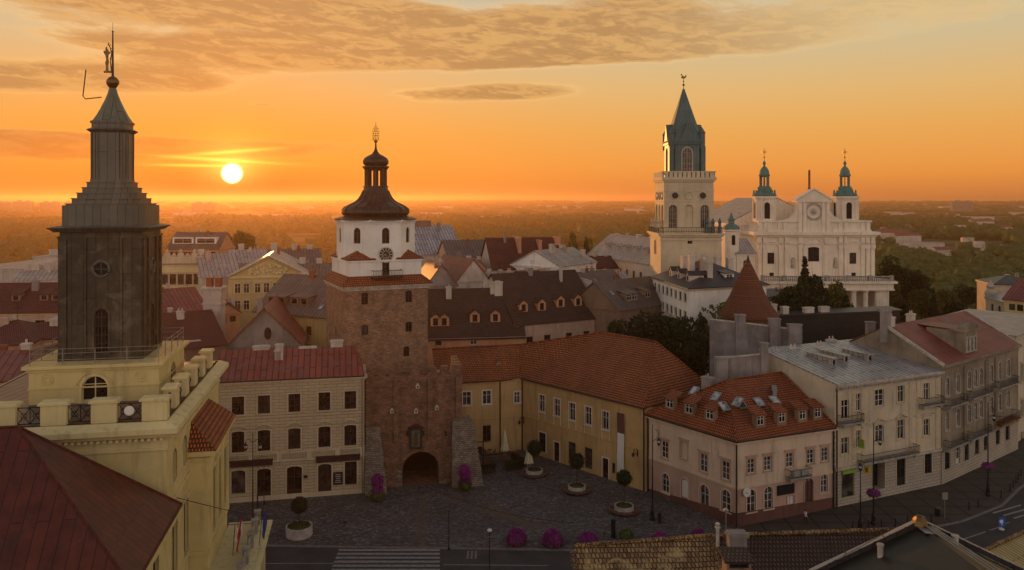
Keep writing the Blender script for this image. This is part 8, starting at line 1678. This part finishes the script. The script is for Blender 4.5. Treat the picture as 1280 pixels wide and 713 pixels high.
# pedestrian
def person(loc, rz, label, top, bot, stride=.22, phone=False, s=1.0):
    t = thing('person', label, 'person', loc, rz=rz)
    V_ = {'pel': (0, 0, .95, .15, .11), 'wa': (0, 0, 1.08, .14, .1), 'ch': (0, 0, 1.32, .18, .115), 'nk': (0, .0, 1.50, .055, .055), 'hd': (0, -.02, 1.60, .08, .09), 'ht': (0, -.01, 1.72, .075, .085),
          'ls': (-.19, 0, 1.42, .06, .06), 'le': (-.25, .06, 1.15, .045, .045), 'lw': (-.25, -.06, .92, .032, .03), 'lh': (-.25, -.1, .83, .035, .025), 'rs': (.19, 0, 1.42, .06, .06), 're': (.25, .0, 1.15, .045, .045), 'rw': (.24, -.16, .95, .032, .03), 'rh': (.23, -.22, .88, .035, .025),
          'lp': (-.09, 0, .88, .095, .1), 'lk': (-.1, -stride * .6, .50, .065, .07), 'lf': (-.1, -stride * .7, .09, .045, .045), 'lt': (-.1, -stride * .7 - .17, .04, .04, .035), 'rp': (.09, 0, .88, .095, .1), 'rk': (.1, stride * .3, .50, .065, .07), 'rf': (.1, stride * 1.2, .12, .045, .045), 'rt': (.1, stride * 1.2 - .15, .04, .04, .035)}
    E_ = [('pel', 'wa'), ('wa', 'ch'), ('ch', 'nk'), ('nk', 'hd'), ('hd', 'ht'), ('ch', 'ls'), ('ls', 'le'), ('le', 'lw'), ('lw', 'lh'), ('ch', 'rs'), ('rs', 're'), ('re', 'rw'), ('rw', 'rh'), ('pel', 'lp'), ('lp', 'lk'), ('lk', 'lf'), ('lf', 'lt'), ('pel', 'rp'), ('rp', 'rk'), ('rk', 'rf'), ('rf', 'rt')]
    ks = list(V_); me = bpy.data.meshes.new('body'); me.from_pydata([V_[k][:3] for k in ks], [(ks.index(a), ks.index(b)) for a, b in E_], []); o = bpy.data.objects.new('body', me); COL.objects.link(o); o.modifiers.new('s', 'SKIN')
    for i, k in enumerate(ks): me.skin_vertices[0].data[i].radius = V_[k][3:]; me.skin_vertices[0].data[i].use_root = (k == 'pel')
    sb = o.modifiers.new('u', 'SUBSURF'); sb.levels = sb.render_levels = 2
    bpy.context.view_layer.update(); dg = bpy.context.evaluated_depsgraph_get(); m2 = bpy.data.meshes.new_from_object(o.evaluated_get(dg)); bpy.data.objects.remove(o)
    m2.materials.clear(); [m2.materials.append(MATS[x]) for x in ('skin', top, bot)]
    for p in m2.polygons: z = p.center.z; p.material_index = 0 if z > 1.47 or (abs(p.center.x) > .2 and z < .93) else (1 if z > .92 else 2); p.use_smooth = True
    b_ = bpy.data.objects.new('body', m2); COL.objects.link(b_); b_.parent = t
    mb = MB(); mb.lathe([(.085, -.08), (.105, 0), (.1, .07), (.06, .12), (0, .135)], 12, (0, .02, 1.68)); mb.build('hair', 'hair', t, local=True, smooth=True); return t
c = G(1007, 655, .12); person(c, 1.9, 'person in a light top and dark trousers walking beside the pink corner house', 'white_cloth', 'dark_cloth')

# ================================================================== NEAR ROOFS AT THE BOTTOM EDGE
B = Bld('mossy_roofed_house', 'near house under a weathered mossy tiled roof at the bottom edge', 'house', (14, 50, 0), 'brown_wall')
zr = 16.0; a, b, c = G(718, 684, zr), G(889, 671, zr), G(1128, 663, zr)
al, cl = Vector((a.x + .2, 45, 11.2)), Vector((27.5, 45, 11.2)); bl = Vector((14.1, 45, 11.2))
for s_ in (0,):
    pts = [Vector((a.x + .5, a.y, 0)), Vector((c.x - .3, c.y, 0)), Vector((27, 45.5, 0)), Vector((a.x + .5, 45.5, 0))]; pts = [Vector((p.x, p.y)) for p in pts][::-1]
    for i in range(4): facade(B.mb, pts[i], pts[(i + 1) % 4], 0, 11.0, [])
B.mb.face([(a.x + .5, 45.5, 11), (a.x + .5, a.y, 11), (a.x + .5, a.y, zr - .25)]); B.mb.face([(a.x + .5, a.y, 11), (c.x - .3, c.y, 11), (c.x - .3, c.y, zr - .25), (a.x + .5, a.y, zr - .25)]); B.finish()
B.roof([[al, bl, b, a]], 'mossy_tile', .25, 'mossy_roof')
mb = MB(); mb.slab([bl + Vector((0, 0, -.05)), cl, c, b + Vector((0, 0, -.05))], .25); B.part(mb, 'brown_roof', 'brown_tile')
mb = MB(); rs = random.Random(8)
for p_, q_ in ((a, b), (b, c), (b, bl)):
    N = int((q_ - p_).length / .42)
    for k in range(N): x, y = p_.lerp(q_, k / N), p_.lerp(q_, (k + .96) / N); mb.tube([x + Vector((0, 0, .05 + rs.uniform(0, .04))), y + Vector((0, 0, .08 + rs.uniform(0, .04)))], [.17, .14], 7)
B.part(mb, 'ridge_tiles', 'mossy_tile')
mb = MB()      # ragged verge tiles on the left edge
for k in range(22): p_ = al.lerp(a, k / 22); mb.box((p_.x - .12, p_.y, p_.z - .12), .42, .3, .2, rs.uniform(-.1, .1))
B.part(mb, 'verge_tiles', 'mossy_tile')
def proof(x, y): return 11.2 + (zr - 11.2) * (y - 45) / (a.y - 45)
for k in range(34):      # lichen-whitened raised tiles in the mossy corner
    pass
c_ = PD(897, 672, 55.5); mb = MB(); mb.lathe([(.13, -.6), (.13, .65), (.2, .67), (.2, .75), (.1, .8), (.19, .95), (.05, 1.05)], 10, c_); B.part(mb, 'vent_pipe', 'pale_stone')
c_ = PD(907.5, 672, 55.8); mb = MB(); mb.tube([c_ + Vector((0, 0, -.5)), c_ + Vector((0, 0, 1.75))], .025); mb.lathe([(0, -.2), (.2, 0), (0, .2)], 10, c_ + Vector((0, 0, 1.9))); B.part(mb, 'antenna', 'zinc')
c_ = PD(921, 672, 55.2); B.chimney(c_.x, c_.y, c_.z - 1.0, c_.z + .40, 1.2, .8, 0, 'grey_plaster', 0)
B.dormer(PD(921, 700, 50).x, 49.5, zat(709, 49.5) - .1, 0, 1.5, .5, 1.2, 'brown_wall', 'brown_tile', 'flat', fm='dark_frame', ww=1.2, wh=.38)
sk = PD(1048, 686, 54.2); sk.z = 11.25 + (zr - 11.2) * (sk.y - 45) / (c.y - 45); B.skylight(sk, Vector((1, 0, 0)), Vector((0, 10, 3.7)), 1.1, 1.3)
# dark peaked roof with copper cap
B = Bld('dark_peaked_house', 'near house with a dark metal peaked roof and copper ridge cap', 'house', (25, 48, 0), 'brown_wall')
ap = PD(1150, 657, 49.4); L0, R0 = PD(1012, 722, 50.2), PD(1285, 722, 49.0); fr = Vector((0, -9, 0)); sd_ = Vector((.3, -9, 0))
ap2, L2, R2_ = ap + sd_, L0 + fr, R0 + fr
for i, (p_, q_) in enumerate((((L0.x, L0.y), (L2.x, L2.y)), ((L2.x, L2.y), (R2_.x, R2_.y)), ((R2_.x, R2_.y), (R0.x, R0.y)), ((R0.x, R0.y), (L0.x, L0.y)))): facade(B.mb, Vector(p_), Vector(q_), 0, min(L0.z, R0.z) - .4, [])
B.mb.face([v3(L0, L0.z - .5), v3(R0, R0.z - .5), ap - Vector((0, 0, .3))]); B.finish()
B.roof([[L2, ap2, ap, L0], [ap2, R2_, R0, ap]], 'green_dark_metal', .15)
mb = MB()
for p_, q_ in ((L0, ap), (ap, R0)):
    up = Vector((0, 0, 1)); b0_, b1_ = Vector((0, .12, 0)), Vector((0, -.14, 0)); P_ = [p_ + b1_ + up * .05, q_ + b1_ + up * .05, q_ + b1_ + up * .42, p_ + b1_ + up * .42]; Q_ = [x - b1_ + b0_ for x in P_]
    mb.face(P_); mb.face(Q_[::-1]); mb.face([P_[3], P_[2], Q_[2], Q_[3]])
B.part(mb, 'gable_parapet', 'dark_metal_roof')
mb = MB()
for p_, q_ in ((L0, ap), (ap, R0)): u3 = Vector((0, 0, .44)); y3 = Vector((0, .16, 0)); mb.slab([p_ + u3 - y3, q_ + u3 - y3, q_ + u3 + y3, p_ + u3 + y3], .05)
B.part(mb, 'parapet_coping', 'pale_metal')
mb = MB(); mb.lathe([(.5, -.25), (.42, .05), (.28, .25), (.0, .38)], 7, ap + Vector((0, 0, .3))); B.part(mb, 'ridge_cap', 'bronze')
mb = MB(); mb.slab([ap + Vector((-.3, -.3, .05)), ap + Vector((.9, -.3, -.05)), ap + Vector((.9, -1.2, -.05)), ap + Vector((-.3, -1.2, .05))], .05); B.part(mb, 'flashing', 'zinc')
for px, y0, y1, w_, lb in ((1100.5, 680, 702, .34, 'pipe'), (1194, 669, 691, .36, 'pipe')): c_ = PD(px, y1, 48.6); mb = MB(); mb.lathe([(w_ / 2, -.6), (w_ / 2, (y1 - y0) * .0486 - .1), (w_ * .62, (y1 - y0) * .0486 - .1), (w_ * .62, (y1 - y0) * .0486)], 12, c_); B.part(mb, 'flue_pipe', 'pale_stone')
mb = MB()
for k in (-.12, .05, .22): mb.tube([ap + Vector((.3 + k, -.4, .12)), ap2 + Vector((2.0 + k * 2, 0, -.75))], .045, 5)
B.part(mb, 'ridge_cables', 'zinc')
# yellow ribbed roof at the right corner
B = Bld('yellow_roofed_house', 'near house with yellow ribbed roof at the bottom right corner', 'house', (38, 52, 0), 'brown_wall')
a, b = G(1222, 693, 15), G(1300, 657, 15); n_ = Vector((.15, -1, 0)).normalized() * 9 + Vector((0, 0, -2.4)); B.roof([[a + n_, b + n_, b, a]], 'yellow_ribbed', .2)
P_ = [a, b, b + n_, a + n_]; 
for i in range(4): x, y = P_[i], P_[(i + 1) % 4]; B.mb.face([v3(x, 0), v3(y, 0), v3(y, y.z - .25), v3(x, x.z - .25)])
B.finish(); mb = MB(); N = 20
for k in range(N): x, y = a.lerp(b, k / N), a.lerp(b, (k + .9) / N); mb.tube([x + Vector((0, 0, .08)), y + Vector((0, 0, .12))], [.15, .12], 7)
B.part(mb, 'ridge_tiles', 'mossy_tile')

# ================================================================== HAZE
m = bpy.data.materials.new('haze'); m.use_nodes = True; nt = NT(m.node_tree); pv_ = nt.n('ShaderNodeVolumePrincipled'); oo = nt.n('ShaderNodeOutputMaterial'); nt.put(oo.inputs['Volume'], pv_.outputs[0])
pv_.inputs['Color'].default_value = (.92, .60, .34, 1); pv_.inputs['Density'].default_value = .00014; pv_.inputs['Anisotropy'].default_value = .66; MATS['haze'] = m
mb = MB(); mb.prism([(-9300, -9300), (9300, -9300), (9300, 9300), (-9300, 9300)], -60, 75, True, True); tag(mb.build('haze', 'haze'), kind='stuff')
